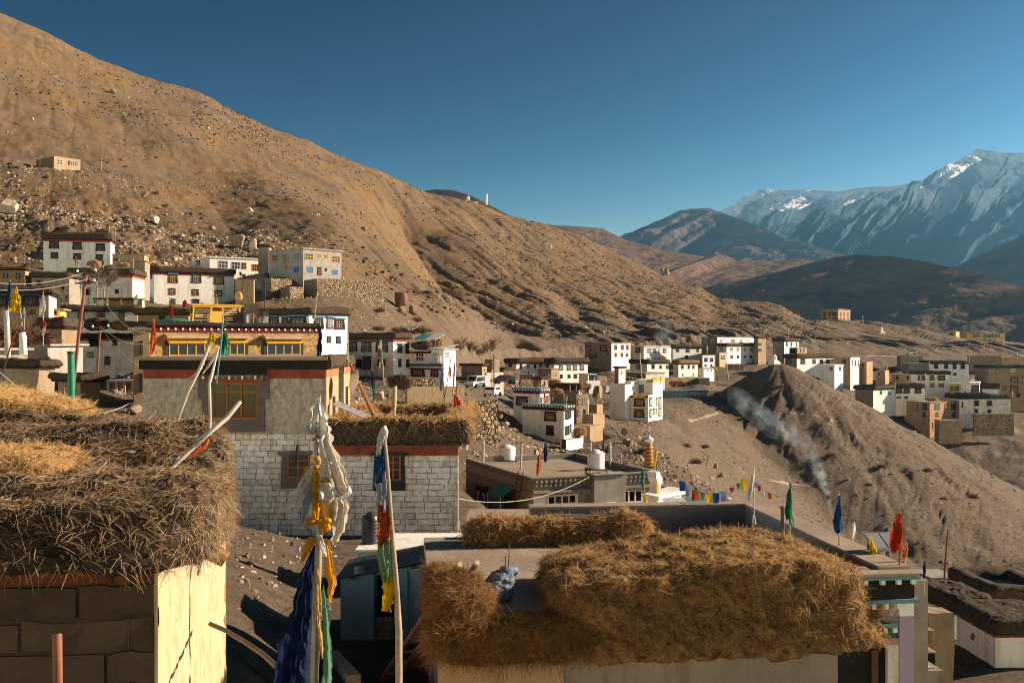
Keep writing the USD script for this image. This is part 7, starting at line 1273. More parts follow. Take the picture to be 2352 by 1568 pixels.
for i, (fr, x, v, w, h, Y) in enumerate((('R3', 100, 260, 80, 40, None), ('R3', 965, 395, 40, 24, None), ('R3', 990, 545, 60, 34, None), ('R3', 1100, 625, 40, 40, None), ('R3', 820, 620, 50, 30, None), ('R3', 1000, 690, 60, 40, None), ('R3', 1050, 830, 70, 50, None), ('R3', 1340, 960, 90, 60, None), ('R3', 1420, 920, 50, 40, None), ('R3', 2005, 815, 40, 34, None), ('R3', 980, 975, 50, 30, None), ('R4', 1420, 945, 60, 50, None), ('R4', 1295, 1005, 50, 40, None), ('R4', 1200, 1060, 50, 36, None), ('R4', 1375, 920, 50, 24, None), ('R4', 670, 895, 50, 24, None),
                                         ('R4', 355, 700, 46, 24, None), ('R4', 1960, 1135, 20, 26, None), ('R4', 965, 1125, 40, 30, None), ('R1', 1100, 1200, 44, 24, None), ('R1', 1040, 850, 70, 30, None), ('R1', 790, 1355, 40, 24, None), ('R1', 1900, 1190, 60, 24, None), ('R1', 820, 600, 60, 36, None), ('R1', 720, 530, 44, 30, None), ('R2', 1420, 480, 90, 70, 285), ('R2', 740, 400, 60, 50, 300), ('R2', 1330, 240, 80, 50, None), ('R2', 2280, 390, 90, 60, None), ('R2', 1950, 540, 70, 40, 275),
                                         ('S5', 400, 230, 150, 90, 98), ('S5', 130, 360, 90, 80, 86), ('S5', 290, 330, 80, 60, 90), ('S5', 480, 160, 70, 50, 108), ('S5', 780, 420, 90, 60, 86), ('S5', 960, 470, 90, 40, 84), ('S5', 1600, 230, 90, 70, 128), ('S5', 1780, 330, 140, 80, 118), ('S5', 1640, 330, 90, 60, 120), ('S5', 1180, 410, 70, 60, 110), ('S5', 240, 160, 60, 60, 108), ('Z11', 1300, 455, 80, 60, 100), ('Z11', 1370, 560, 110, 60, 84), ('Z11', 1260, 590, 90, 40, 82), ('Z11', 250, 160, 130, 70, 126),
                                         ('Z5', 330, 1300, 110, 60, 112), ('Z5', 420, 1420, 160, 60, 106), ('Z5', 190, 1540, 180, 120, 100), ('Z5', 600, 1540, 120, 60, 112), ('Z4', 560, 1270, 200, 110, 66), ('Z4', 700, 1260, 90, 90, 68), ('S4', 150, 260, 50, 40, 34), ('S4', 385, 360, 60, 60, 30), ('S4', 330, 300, 60, 36, 31), ('Z5', 1900, 960, 220, 180, 188), ('Z5', 2000, 880, 160, 100, 194), ('Z6', 1190, 1060, 10, 10, 240))):
    rock(L_, fr, x, v, w, h, Y, 100 + i, ('rock', 'rock_pale', 'rock')[i % 3], group=G)
def stone_protos(p, mats, n=3, r=1.0):
    out = []
    for k in range(n):
        m = trimesh.creation.icosphere(1, 1.0); V = np.array(m.vertices); rg = np.random.default_rng(k + 5)
        for _ in range(4): nn = rg.normal(size=3); nn /= np.linalg.norm(nn); d = V @ nn; V = V - nn * np.maximum(d - .55, 0)[:, None]
        out.append(part(p, 'stone', (V * [1, .8, .65] * r, np.array(m.faces)), mats[k % len(mats)]))
    return out
def scatter(name, pts, sizes, seed, mats, protos=None):
    pi = UsdGeom.PointInstancer.Define(stage, numbered('/World', name)); path = str(pi.GetPath()); ps = protos(path) if protos else stone_protos(path, mats); rg = np.random.default_rng(seed); n = len(pts)
    pi.CreatePrototypesRel().SetTargets([Sdf.Path(q) for q in ps]); pi.CreateProtoIndicesAttr(Vt.IntArray.FromNumpy(rg.integers(0, len(ps), n).astype(np.int32)))
    pi.CreatePositionsAttr(Vt.Vec3fArray.FromNumpy(pts.astype(np.float32))); a = rg.uniform(0, math.pi, n); t = rg.normal(0, .25, (n, 2))
    q = np.column_stack([np.cos(a), t[:, 0] * .3, t[:, 1] * .3, np.sin(a)]); q /= np.linalg.norm(q, axis=1, keepdims=True)
    pi.CreateOrientationsAttr(Vt.QuathArray([Gf.Quath(float(w), float(x), float(y), float(z)) for w, x, y, z in q])); pi.CreateScalesAttr(Vt.Vec3fArray.FromNumpy((sizes[:, None] * rg.uniform(.7, 1.3, (n, 3))).astype(np.float32)))
    tag(pi.GetPrim(), None, None, None, 'stuff')
def sample(n, x0, x1, t0, t1, seed, thr=None, sc=30.0):
    """Random ground points on the far slope: x range in picture columns, t from the foot (0) to the skyline (1)."""
    rg = np.random.default_rng(seed); x = rg.uniform(x0, x1, n); t = rg.uniform(t0, t1, n); Y = FY(x) + (SY(x) - FY(x)) * t; X, Z = (x - 1176) / FPX * Y, None
    if thr is not None: k = meshkit.fbm(np.column_stack([X / sc, Y / sc, X * 0 + seed]), 3, seed) > thr; x, Y = x[k], Y[k]
    X, Z = land(x, Y); return np.column_stack([X, Y, Z])
pts = np.vstack([sample(5200, -60, 640, .01, .22, 1, .40), sample(3000, -60, 800, .0, .4, 2, .52), sample(7000, -60, 1900, .05, 1.0, 3, .55, 40), sample(900, 430, 640, .7, 1.0, 8, .48, 20), sample(700, 80, 420, .7, .98, 9, .52, 20)])
scatter('scree', pts, .25 + .55 * np.random.default_rng(4).random(len(pts)) ** 2.2, 5, ['rock', 'rock_pale', 'rock'])
pts = sample(2600, -100, 1900, .1, 1.02, 11, .53, 45); scatter('dark_tufts', pts, .45 + .8 * np.random.default_rng(14).random(len(pts)) ** 2, 15, ['tuft'] )if False else None
mat('tuft', (.075, .055, .035), (.05, .037, .025), scale=2)
pts = np.vstack([sample(9500, -100, 1900, .06, 1.02, 11, .52, 45), sample(1500, 900, 1700, .3, 1.0, 12, .50, 30), sample(900, 440, 640, .72, 1.0, 13, .45, 30), sample(700, 100, 420, .7, .98, 16, .52, 25)]); scatter('dark_tufts', pts, .28 + .7 * np.random.default_rng(14).random(len(pts)) ** 2, 15, ['tuft'])
def near_stones():
    rg = np.random.default_rng(31); x = np.concatenate([rg.uniform(1050, 1760, 3600), rg.uniform(540, 770, 250), rg.uniform(1500, 2352, 2600)]); Y = np.concatenate([rg.uniform(76, 150, 3600), rg.uniform(26, 48, 250), rg.uniform(110, 300, 2600)]); X, Z = land(x, Y)
    return np.column_stack([X, Y, Z]), np.concatenate([.06 + .32 * rg.random(3600) ** 3, .03 + .1 * rg.random(250) ** 2, .08 + .3 * rg.random(2600) ** 3])
def yard_stones():
    rg = np.random.default_rng(61); x = np.concatenate([rg.uniform(-40, 1050, 5200), rg.uniform(1050, 1500, 2200)]); Y = np.concatenate([rg.uniform(58, 255, 5200), rg.uniform(120, 330, 2200)]); X, Z = land(x, Y)
    return np.column_stack([X, Y, Z]), .08 + .42 * rg.random(7400) ** 3
pts, sz = yard_stones(); scatter('yard_stones', pts, sz, 35, ['rock', 'rock_pale', 'rock'])
pts, sz = near_stones(); scatter('slope_stones', pts, sz, 33, ['rock', 'rock_pale', 'rock'])

mat('path_dust', (.33, .255, .185), (.27, .205, .15), scale=2)
def footpath(fr, pts, Y, wd):
    P = np.array(pts, float); t = np.linspace(0, 1, 40); t0 = np.linspace(0, 1, len(P)); xs, vs = np.interp(t, t0, P[:, 0]), np.interp(t, t0, P[:, 1]); C = []
    for x, v in zip(xs, vs): Y = hit(fr, x, v, Y); C.append(at(x, v, Y, fr)[:2])
    C = gaussian_filter(np.array(C), (2, 0)); d = np.gradient(C, axis=0); d /= np.linalg.norm(d, axis=1, keepdims=True) + 1e-9; n = np.column_stack([-d[:, 1], d[:, 0]])
    rows = [C + n * s * wd for s in (-.5, -.17, .17, .5)]; V = np.stack([np.column_stack([r, ground_at(r[:, 0], r[:, 1]) + .05]) for r in rows], 1); solo('footpath', (V.reshape(-1, 3), grid_faces(40, 4)), 'path_dust', kind='structure')
for a in (('S7', [(500, 250), (700, 252), (880, 268), (1070, 300)], 150, .7), ('S7', [(0, 150), (120, 172), (320, 190)], 160, .6), ('R6', [(160, 1150), (420, 1160), (620, 1225)], 250, .8), ('S7', [(1000, 480), (1250, 440), (1480, 370)], 140, .7), ('Z6', [(1180, 1480), (1400, 1440), (1680, 1340)], 225, .8), ('R4', [(1140, 1395), (1280, 1425), (1500, 1440)], 420, 2.2), ('R6', [(800, 630), (1050, 632), (1240, 635)], 415, 1.6)):
    footpath(*a)
# ------------------------------------------------------------------ hay on roofs, shelter, brush piles in the village
def hay(label, fr, x, v, w, h, Y, seed, core='straw_core', m=('straw_mid', 'straw_light', 'straw_mid'), n=500):
    k = FR[fr][2] * Y / FPX; c = at(x, v, Y, fr); return straw_heap(label, c, 0, (w * k / 2, w * k * .35, h * k * .55), seed, n, amp=.06 * w * k, sub=3, L=.12 * w * k, w=max(.02, Y * .0003), mats=m, core=core, p=2.6, sc=w * k * .25, name='hay_heap', cat='hay heap')
hay('golden hay heap on the roof before the pale plastered house', 'Z1', 1965, 1085, 420, 120, 92, 61); hay('dark tarp-covered dome on the roof before the pale plastered house', 'Z1', 1540, 1090, 380, 180, 91, 62, 'brush_black', ('brush_mid', 'brush_mid', 'straw_brown'), 200)
hay('hay on the roof behind the bare tree, left patch', 'R2', 860, 880, 110, 50, 172, 63); hay('hay on the roof behind the bare tree, right patch', 'R2', 1130, 880, 110, 30, 173, 64); hay('hay tuft on the left end of the blue-lintel white house', 'R2', 1410, 890, 140, 40, 226, 65); hay('yellow tarp bundle on the wall right of the blue-lintel white house', 'R2', 2190, 1190, 70, 70, 150, 66, 'yellow_wall', ('straw_light',) * 3, 60)
hay('golden hay under the green tin canopy', 'Z4', 1480, 460, 200, 150, 153, 67); hay('brush heap under the green tin canopy', 'Z4', 1240, 480, 330, 120, 152, 68, 'brush_core', ('brush_mid', 'brush_mid', 'straw_brown'), 200); hay('round hay stack on the little mud hut', 'R7', 607, 1065, 140, 70, 152.5, 69, n=900); hay('domed hay on the many-flag roof', 'Z5', 1205, 775, 200, 70, 190, 70); hay('golden hay behind the navy-corniced house', 'Z5', 1240, 910, 180, 60, 172, 71)
hay('hay pile on the pale-cornered tan house', 'Z7', 880, 1165, 190, 46, 317, 72); hay('brush roll on the roof left of the many-flag house', 'Z4', 560, 175, 200, 60, 158, 73, 'brush_core', ('brush_mid', 'straw_mid', 'straw_brown'), 300); hay('big brush stack on the yard bank above the pale wall by the road', 'Z4', 900, 1110, 390, 210, 100, 74, 'brush_core', ('brush_mid', 'brush_mid', 'wood_dark'), 900); hay('long brush roll behind the green tin canopy', 'Z4', 1080, 205, 640, 70, 175, 75, 'brush_core', ('brush_mid', 'straw_mid', 'brush_mid'), 600)
def wall_road():
    H_ = House('long pale retaining wall beside the road below the veranda house', 'Z4', 1000, 1010, 1925, 1080, 1290, 104, 66, 'cream_mud', name='retaining_wall', cat='retaining wall', depth=None); H_.build()
    House('low stone yard wall before the veranda house', 'Z4', 1020, 1095, 1450, 960, 1085, 118, 66, 'stone_wall', name='yard_wall', cat='yard wall').build(); House('dry stone terrace wall on the rocky slope below the road', 'S3', 1880, 1890, 2220, 545, 800, 96, 62, 'stone_wall', name='terrace_wall', cat='terrace wall').build()
    House('stone terrace bank below the pair of long houses', 'Z5', 640, 660, 1300, 700, 800, 225, 66, 'stone_wall', name='terrace_wall', cat='terrace wall').build(); House('pale yard wall before the white porch', 'Z5', 1700, 1715, 1930, 712, 800, 250, 64, 'white_wash', name='yard_wall', cat='yard wall').build()
wall_road()
def shelter(label, fr, x0, x1, v0, v1, Y, roofm='brush'):
    a, b = at(x0, v1, Y, fr), at(x1, v1, Y, fr); h = at(x0, v0, Y, fr)[2] - a[2]; w = b[0] - a[0]; q = thing('shelter', label, 'shelter', a); part(q, 'back', MB().box(0, w, 2.4, 2.5, -.4, h), 'brown_wall')
    for k in range(4): part(q, 'post', MB().box(w * k / 3 - .07, w * k / 3 + .07, 0, .14, -.4, h), 'wood_pale')
    part(q, 'roof', MB().box(-.2, w + .2, -.2, 2.7, h + .003, h + .16), roofm)
shelter('open brush-roofed shelter with posts on the pale house roof', 'Z1', 1520, 2140, 590, 690, 116); shelter('dark open shelter under the broad four-window house', 'Z6', 1800, 2090, 585, 660, 318, 'roof_mud'); shelter('low dark shelter with rails behind the power poles', 'Z2', 1720, 2110, 740, 870, 84, 'grey_mud')
def tin_canopy():
    P = [at(1080, 325, 153, 'Z4'), at(1460, 325, 150, 'Z4'), at(1610, 232, 156, 'Z4'), at(1250, 232, 158, 'Z4')]; o = P[0]; q = thing('tin_canopy', 'green and white tin canopy over the hay, behind the veranda house', 'canopy', o); P = [p - o for p in P]; n = 6
    for k in range(n):
        a, b = k / n, (k + .97) / n; Q = [P[0] * (1 - a) + P[1] * a, P[0] * (1 - b) + P[1] * b, P[3] * (1 - b) + P[2] * b, P[3] * (1 - a) + P[2] * a]; part(q, 'roof_sheet', MB().hexa(Q + [p + [0, 0, .05] for p in Q]), 'tin_green' if k < 3 else 'tin_white')
    for p in P: part(q, 'post', MB().beam(p, p - [0, 0, 2.6], .08), 'wood_pale')
tin_canopy()
def veranda():
    h = HS[[x.label.startswith('white house with dark blue balcony') for x in HS].index(True)]; p = h.path
    a0, zt = h.loc('f', 1045, 702); a1, zb = h.loc('f', 1588, 740); part(p, 'blue_band', MB().box(a0, 0, -.5, -.002, zb, zt), 'trim_blue'); part(p, 'maroon_band', MB().box(a0, 0, -.12, -.002, zb - .55, zb - .003), 'maroon')
    for k in range(16): a = a0 * (1 - (k + .5) / 16); part(p, 'beam_end', MB().box(a - .10, a + .10, -.40, -.121, zb - .3, zb - .06), 'white_clean')
    z = h.loc('f', 1200, 500)[1]; part(p, 'maroon_band', MB().box(a0, -2.2, -.10, -.002, z - .35, z + .1), 'maroon')
    for k in range(14): a = a0 + (-2.4 - a0) * (k + .5) / 14; part(p, 'beam_end', MB().box(a - .09, a + .09, -.25, -.101, z - .05, z + .15), 'white_clean')
    x0 = h.loc('f', 1410, 600)[0]; zr = h.loc('f', 1500, 690)[1]
    for k in range(10): a = x0 * (1 - k / 9); part(p, 'baluster', MB().box(a - .03, a + .03, -.62, -.56, zr, zr + 1.0), 'wood_white')
    part(p, 'rail', MB().box(x0, .05, -.64, -.54, zr + 1.003, zr + 1.08), 'wood_white'); part(p, 'balcony', MB().box(x0, .1, -.7, -.002, zr - .12, zr - .003), 'cement')
    part(p, 'roof_sheet', MB().hexa([(x0, -1.2, h.H + .12), (.5, -1.2, h.H + .12), (.5, 3, h.H + .7), (x0, 3, h.H + .7), (x0, -1.2, h.H + .18), (.5, -1.2, h.H + .18), (.5, 3, h.H + .76), (x0, 3, h.H + .76)]), 'tin_white')
veranda()
def trims(h, navy_px, y0, dn=14, side=True, red=True):
    """Navy cornice with white block ends and a red band along a house's wall top."""
    p, L, D, H = h.path, h.L, h.D, h.H; t = navy_px * h.px
    part(p, 'navy_cornice', MB().box(-L - .12, .14, -.22, D, H + .003, H + t), 'trim_blue'); part(p, 'cornice_top', MB().box(-L - .16, .18, -.26, D + .1, H + t + .003, H + t + .08), 'trim_teal')
    n = max(4, int(L / .5))
    for k in range(n): a = -L + L * (k + .5) / n; part(p, 'beam_end', MB().box(a - .1, a + .1, -.32, -.222, H + .06, H + .26), 'white_clean')
    m = max(3, int(D / .5))
    for k in range(m): b = D * (k + .5) / m; part(p, 'beam_end', MB().box(.142, .24, b - .1, b + .1, H + .06, H + .26), 'white_clean')
    if red: part(p, 'red_band', MB().box(-L - .03, .03, -.035, D, H - .42, H - .003), 'maroon')
trims(HU, 34, 0); trims(HV, 40, 0)
def three_storey():
    h = HT; p = h.path; part(p, 'yellow_cornice', MB().box(-h.L, .1, -.25, .0, h.H - .45, h.H - .03), 'wood_yellow'); part(p, 'maroon_block', MB().box(-h.L * .72, -h.L * .62, -.3, -.251, h.H - .45, h.H - .04), 'maroon'); part(p, 'maroon_block', MB().box(-h.L * .10, -h.L * .02, -.3, -.251, h.H - .45, h.H - .04), 'maroon')
    c = .9; z1 = h.loc('f', 500, 872)[1] + .4; part(p, 'top_storey', MB().box(-h.L + 1.2, -.012, 3.0, h.D, h.H + .05, z1), 'white_wash'); part(p, 'top_side', MB().box(-.010, 0, 3.0, h.D, h.H + .05, z1), 'blue_wash')
    part(p, 'top_cornice', MB().box(-1.2, .15, 2.8, h.D, z1 - .5, z1 + .06), 'wood_yellow'); part(p, 'wall_end', MB().box(-h.L, -h.L + 1.2, .3, h.D, h.H + .05, z1 - .3), 'white_clean'); part(p, 'door', MB().box(-h.L * .62, -h.L * .38, 2.96, 2.998, h.H + .05, h.H + 1.9), 'cement_dark')
    w = House('wide blank white left wing of the three-storey house', 'Z6', -75, 168, None, 905, 1470, 204.5, 36, 'white_wash', depth=5.5, floor='cement', drop=5); w.build()
three_storey()

for a, k in ((('small white block by the road left of the square mud block', 'Z5', 45, 62, 122, 485, 650, 196, 40, 'mud_wall', 'white_wash'), dict(wins='r n 85,545,12,16')), (('white plastered yard wall under the square mud block', 'Z5', 110, 118, 390, 585, 655, 190, 62, 'white_wash', 'white_clean'), dict(name='yard_wall', cat='yard wall')), (('low brown shed before the orange-capped long house', 'Z5', 648, 862, None, 612, 725, 262, 4, 'brown_wall'), dict(depth=3, par='roof_mud', ppx=4, name='shed', cat='shed')),
              (('beige front with a wide white window left of the broad four-window house', 'Z6', 1600, 1676, 1785, 400, 570, 338, 30, 'mud_wall', 'tan_wall'), dict(wins='r w 1728,470,70,80', name='annexe', cat='annexe')), (('low tan row of sheds left of the lilac-white house', 'Z7', 290, 540, None, 745, 850, 352, 0, 'tan_wall'), dict(depth=3, par='roof_mud', ppx=5, wins='f n 330,800,40,60 500,800,40,60', name='shed', cat='shed')),
              (('tiny white cabin left of the small shrine room', 'Z7', 1378, 1435, None, 985, 1048, 334, 0, 'white_clean'), dict(depth=2, wins='f n 1410,1015,24,40', name='cabin', cat='cabin')), (('low stone yard wall before the long shaded house', 'Z7', 1560, 2190, None, 1375, 1450, 318, -4, 'stone_wall'), dict(depth=1, name='yard_wall', cat='yard wall')), (('grey mud shed behind the unfinished grey house', 'R3', 20, 118, None, 700, 800, 250, 0, 'grey_mud'), dict(depth=3, par='brush', ppx=20, name='shed', cat='shed')),
              (('small mud store under the white wide-window house', 'R2', 2160, 2330, None, 1000, 1120, 215, -10, 'tan_wall'), dict(depth=3, par='roof_mud', ppx=5, name='store', cat='store')), (('mud store with hay beside the many-flag house', 'Z5', 860, 985, 1105, 690, 800, 205, 45, 'mud_wall', 'tan_wall'), dict(par='brush', ppx=24, name='store', cat='store')), (('pale low house end right of the small white house with teal windows', 'Z6', 1330, 1360, 1420, 640, 720, 310, 50, 'mud_wall', 'white_wash'), dict(name='store', cat='store'))):
    House(*a[:11], **k).build() if len(a) > 10 else House(*a, **k).build()

# ------------------------------------------------------------------ cars
def car(label, c, rz, m, van=False, L=4.2, Wd=1.7):
    q = thing('car', label, 'van' if van else 'car', c, rz); h = 1.9 if van else 1.45
    prof = [(-L / 2, .35), (-L / 2, .95), (-L / 2 + .1, 1.0), (-L * .36, h - .05), (L * .12 if not van else L * .22, h), (L * .30 if not van else L * .36, 1.0), (L / 2 - .1, .85), (L / 2, .6), (L / 2, .35)] if not van else [(-L / 2, .35), (-L / 2, 1.1), (-L / 2 + .1, h - .06), (-L / 2 + .3, h), (L * .2, h), (L * .31, 1.08), (L / 2 - .08, .98), (L / 2, .75), (L / 2, .35)]
    part(q, 'body', MB().poly(prof, lambda p: (p[0], -Wd / 2, p[1]), lambda p: (p[0], Wd / 2, p[1])), m)
    gx0, gx1 = (-L * .36, L * .22) if not van else (-L * .44, L * .22)
    for s in (-1, 1): part(q, 'side_window', MB().hexa([(gx0, s * Wd / 2, 1.02), (gx1 + .25, s * Wd / 2, 1.02), (gx1 + .25, s * (Wd / 2 + .012), 1.02), (gx0, s * (Wd / 2 + .012), 1.02), (gx0 + .2, s * Wd / 2, h - .14), (gx1 - .1, s * Wd / 2, h - .14), (gx1 - .1, s * (Wd / 2 + .012), h - .14), (gx0 + .2, s * (Wd / 2 + .012), h - .14)]), 'glass_dark')
    a, b = np.array(prof[5] if not van else prof[5]), np.array(prof[4]); n = np.array([b[1] - a[1], a[0] - b[0]]); n = n / np.linalg.norm(n) * .012; n = n if n[0] > 0 else -n
    def strip(a, b, n): 
        u, v = a + (b - a) * .1, a + (b - a) * .9; return MB().hexa([(u[0], -Wd * .42, u[1]), (u[0] + n[0], -Wd * .42, u[1] + n[1]), (u[0] + n[0], Wd * .42, u[1] + n[1]), (u[0], Wd * .42, u[1]), (v[0], -Wd * .4, v[1]), (v[0] + n[0], -Wd * .4, v[1] + n[1]), (v[0] + n[0], Wd * .4, v[1] + n[1]), (v[0], Wd * .4, v[1])])
    part(q, 'windscreen', strip(a, b, n), 'glass_dark'); a, b = np.array(prof[2]), np.array(prof[3]); n = np.array([-(b[1] - a[1]), b[0] - a[0]]); n = n / np.linalg.norm(n) * .012; n = n if n[0] < 0 else -n
    if not van: part(q, 'rear_window', strip(a, b, n), 'glass_dark')
    for x in (-L * .30, L * .31):
        for s in (-1, 1): part(q, 'wheel', MB().tube([(x, s * (Wd / 2 - .17), .32), (x, s * (Wd / 2 + .02), .32)], .33, 14), 'tyre')
    for s in (-1, 1): part(q, 'headlight', MB().box(L / 2, L / 2 + .02, s * Wd * .33 - .15, s * Wd * .33 + .15, .62, .80), 'pane' if False else 'steel'); part(q, 'tail_light', MB().box(-L / 2 - .02, -L / 2, s * Wd * .40 - .1, s * Wd * .40 + .1, .7, .92), 'car_red')
    part(q, 'bumper', MB().box(L / 2 - .1, L / 2 + .06, -Wd / 2 + .04, Wd / 2 - .04, .36, .55).box(-L / 2 - .06, -L / 2 + .1, -Wd / 2 + .04, Wd / 2 - .04, .36, .55), 'cement_dark'); return q
def car_at(label, fr, x, v, Y, rz, m, **k): c = at(x, v, Y, fr); g = ground_at(c[0], c[1])[0]; c[2] = g + .02 if abs(g - c[2]) < 1.5 else c[2]; return car(label, c, rz, m, **k)
car_at('white van with roof rack load parked nose-down on the road', 'Z4', 2095, 1085, 172, -118, 'car_white', van=True); car_at('white saloon seen from behind on the road', 'Z5', 212, 962, 158, 75, 'car_white'); car_at('dark car parked in front of the stone yard wall', 'Z5', 405, 765, 172, 160, 'car_dark'); car_at('red car behind the teal-roofed shed', 'Z6', 1010, 936, 276, 10, 'car_red', van=False)
car_at('white van parked on the stone bank, right village', 'Z7', 550, 425, 400, 170, 'car_white', van=True); car_at('white van at the far right edge', 'Z7', 2310, 460, 432, 10, 'car_white', van=True, L=5.2); car_at('dusty jeep with a pale roof behind the mud yard wall', 'Z12', 1330, 640, 64, -82, 'cement', van=True, L=3.8)

# ------------------------------------------------------------------ chortens
def chorten(label, o, h, rz=0):
    q = thing('chorten', label, 'chorten', o, rz); s = h / 4.0
    part(q, 'base', MB().box(-1.1 * s, 1.1 * s, -1.1 * s, 1.1 * s, -.8, .55 * s), 'white_clean')
    for k in range(3): r = (.95 - .15 * k) * s; part(q, 'step', MB().box(-r, r, -r, r, (.553 + .2 * k) * s, (.75 + .2 * k) * s), 'white_clean')
    part(q, 'dome', MB().lathe([(.50 * s, 1.155 * s), (.66 * s, 1.5 * s), (.68 * s, 1.8 * s), (.55 * s, 2.1 * s), (.25 * s, 2.25 * s), (0, 2.26 * s)], k=18), 'white_clean', smooth=50); part(q, 'neck', MB().box(-.24 * s, .24 * s, -.24 * s, .24 * s, 2.2 * s, 2.42 * s), 'white_clean')
    part(q, 'spire', MB().lathe([(.24 * s, 2.422 * s), (.20 * s, 2.6 * s), (.10 * s, 3.5 * s), (0, 3.55 * s)], k=12), 'orange_band', smooth=50); part(q, 'crown', MB().lathe([(.05 * s, 3.5 * s), (.2 * s, 3.6 * s), (.14 * s, 3.72 * s), (.06 * s, 3.8 * s), (0, 4.0 * s)], k=12), 'gold', smooth=50); return q
o = at(1945, 295, 829, 'R3'); qc = chorten('white chorten with low wall on the ridge skyline', o, 8.6); part(qc, 'low_wall', MB().box(1.8, 7.4, -1, 1, -1.5, 1.1), 'white_clean')
chorten('white chorten on the top of the cone', at(58, 712, CONE[1] + 2, 'R6'), 4.0, 30); chorten('small chorten with a dark base on the bench beyond the brick house', at(1038, 432, 545, 'R6'), 5.6, 20)

# ------------------------------------------------------------------ gate, path and odds and ends at the lower right
q = thing('gate', 'pale panelled gate between mud posts, lower right', 'gate', at(1000, 1215, 33, 'Z12')); k = 33 / FPX * .192
part(q, 'left_post', MB().box(0, 60 * k, 0, .4, -.6, 290 * k), 'mud_wall'); part(q, 'right_post', MB().box(205 * k, 290 * k, 0, .4, -.6, 290 * k), 'mud_wall'); d = part(q, 'leaf', MB().box(62 * k, 203 * k, .1, .16, .02, 280 * k), 'wood_white')
for z in (.1, 140, 270): part(d, 'rail', MB().box(64 * k, 201 * k, .07, .099, z * k, (z + 8) * k), 'iron')
part(d, 'brace', MB().beam((66 * k, .06, 20 * k), (200 * k, .06, 268 * k), .03), 'iron')
House('mud block with a dark door below the pale gate', 'Z12', 1050, 1310, None, 1180, 1390, 30, -4, 'mud_wall', depth=1.5, wins='f n 1262,1285,90,180', name='wall', cat='wall').build(); House('low dark mud wall at the bottom right of the lavender pillar', 'Z12', 1040, 1390, None, 1400, 1600, 27, -6, 'grey_mud', depth=1.0, name='wall', cat='wall').build()
q = thing('prop_log', 'long log leaning against the small white house, lower right', 'log', at(1745, 1010, 52, 'Z12')); part(q, 'log', MB().tube([(0, 0, 0), at(1925, 690, 53.5, 'Z12') - at(1745, 1010, 52, 'Z12')], .16, 8), 'wood_grey', smooth=True)
q = thing('kerb_beam', 'long pale beam lying in the dark yard behind the prayer pole', 'beam', at(740, 1300, 24, 'Z9')); part(q, 'beam', MB().beam((0, 0, .08), at(960, 1600, 17.5, 'Z9') - at(740, 1300, 24, 'Z9') + [0, 0, .1], .22, .16), 'wood_grey')
q = thing('plank', 'tilted plank frame standing on the slope right of the gilded spire', 'board', at(1185, 400, 98, 'Z11')); k = 98 / FPX * .192; part(q, 'board', MB().beam((-62 * k, 0, 155 * k), (48 * k, 0, 92 * k), .25, .1), 'wood_pale'); part(q, 'leg', MB().beam((40 * k, 0, 92 * k), (5 * k, 0, -.2), .12), 'wood_pale')

# ------------------------------------------------------------------ smoke
def smoke_mat(name, dens, sc, col=(.86, .92, .97)):
    MATS[name] = usdkit.material(stage, '/World/Looks/' + name, {'g': ('geometry', {}), 'n': ('noise_texture', {'scale': sc, 'detail': 3.0, 'roughness': .6}), 'r': ('map_range', {'from_min': .45, 'from_max': .78, 'to_min': 0.0, 'to_max': dens, 'clamp': True}), 'v': ('principled_volume', {'color': col, 'anisotropy': .3})},
        [('g.position', 'n.vector'), ('n.fac', 'r.value'), ('r.result', 'v.density')], volume='v.volume')
def plume(pts, widths, m, seed):
    P = np.array(pts); t0 = np.linspace(0, 1, len(P)); t = np.linspace(0, 1, 26); C = np.stack([PchipInterpolator(t0, P[:, i])(t) for i in range(3)], -1); r = PchipInterpolator(t0, widths)(t) / 2
    v, f = MB().tube(C, r, 14).get(); n = v - np.vstack([np.repeat(C, 14, 0), C[:1], C[-1:]]); v = v + n * fbm(v / (np.mean(r) * 2.5) + seed, 3, seed)[:, None] * 1.2; v0 = v
    for sc_ in (1.0, .72, .45): solo('smoke', (np.vstack([np.repeat(C, 14, 0), C[:1], C[-1:]]) * (1 - sc_) + v0 * sc_, f), m, kind='stuff')
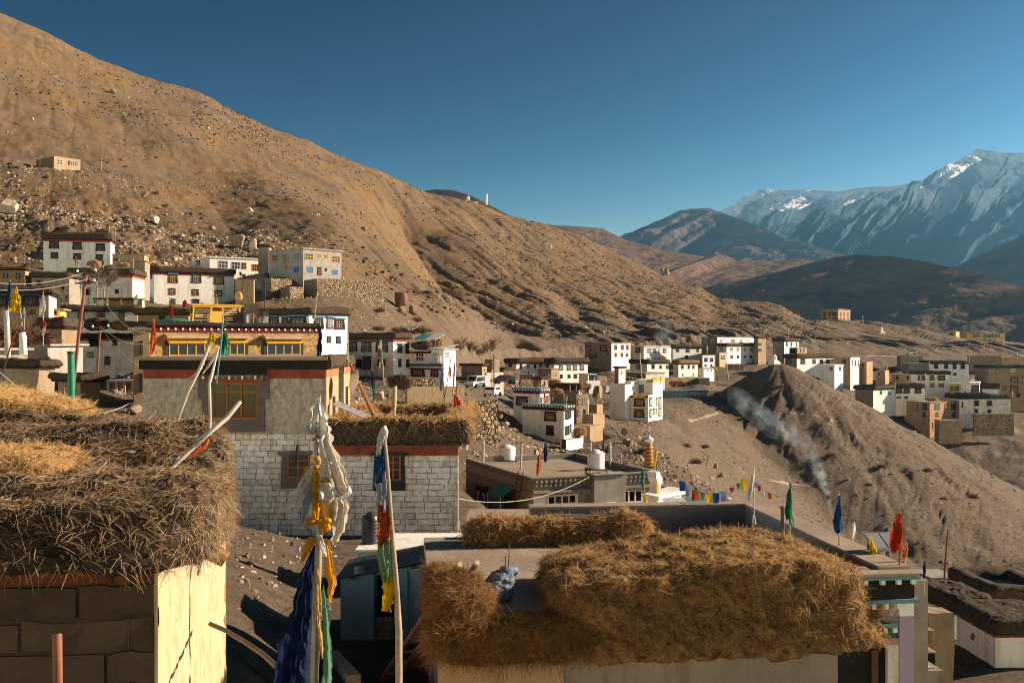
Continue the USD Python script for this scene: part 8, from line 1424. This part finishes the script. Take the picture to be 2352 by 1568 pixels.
smoke_mat('smoke_near', 2.4, 7.0, (.70, .86, 1.0)); smoke_mat('smoke_mid', .36, 3.2, (.70, .86, 1.0)); smoke_mat('smoke_far', .03, .35, (.75, .88, 1.0)); smoke_mat('smoke_far_thin', .014, .3, (.75, .88, 1.0))
k = FPX
plume([at(x, v, Y) for x, v, Y in ((1909, 1179, 19.9), (1907, 1165, 20), (1901, 1140, 20.1), (1892, 1110, 20.4), (1880, 1080, 20.8))], [.05, .08, .13, .19, .27], 'smoke_near', 1)
plume([at(x, v, Y) for x, v, Y in ((1882, 1085, 20.8), (1868, 1050, 21.5), (1838, 1012, 22.5), (1800, 985, 23.5), (1758, 965, 24.5), (1715, 935, 25.5), (1680, 905, 26.5))], [.24, .34, .44, .50, .58, .60, .30], 'smoke_mid', 2)
plume([at(x, v, Y, 'Z6') for x, v, Y in ((905, 280, 352), (890, 240, 352), (850, 200, 353), (800, 130, 354), (790, 40, 356), (800, -30, 358))], [2, 4, 6, 8, 8, 5], 'smoke_far', 3); plume([at(x, v, Y, 'Z7') for x, v, Y in ((2085, 1220, 323), (2050, 1180, 323), (1980, 1120, 324), (1880, 1090, 326), (1800, 1080, 328))], [1, 2.4, 4, 5, 3], 'smoke_far', 4)
plume([at(x, v, Y, 'R3') for x, v, Y in ((70, 1240, 150), (68, 1180, 150), (60, 1100, 151), (50, 1030, 152), (60, 980, 153))], [.8, 2, 3, 3.4, 2], 'smoke_far', 5); plume([at(x, v, Y, 'Z7') for x, v, Y in ((1350, 900, 350), (1420, 850, 352), (1520, 815, 354), (1600, 830, 356))], [2, 6, 6, 2], 'smoke_far_thin', 6)
plume([at(x, v, Y, 'R6') for x, v, Y in ((470, 580, 356), (430, 550, 357), (380, 520, 358), (310, 490, 360))], [1.5, 4, 5, 3], 'smoke_far', 7)
solo('ground', build_land(), 'land', kind='structure', smooth=True)
build_far()
# ------------------------------------------------------------------ air
MATS['haze'] = usdkit.material(stage, '/World/Looks/haze', {'v': ('principled_volume', {'color': (.22, .60, 1.0), 'density': 5.2e-5, 'anisotropy': .6})}, [], volume='v.volume')
_hz = MB().box(-7000, 9000, -300, 11500, -420, 1150)
solo('haze', _hz, 'haze', kind='stuff')
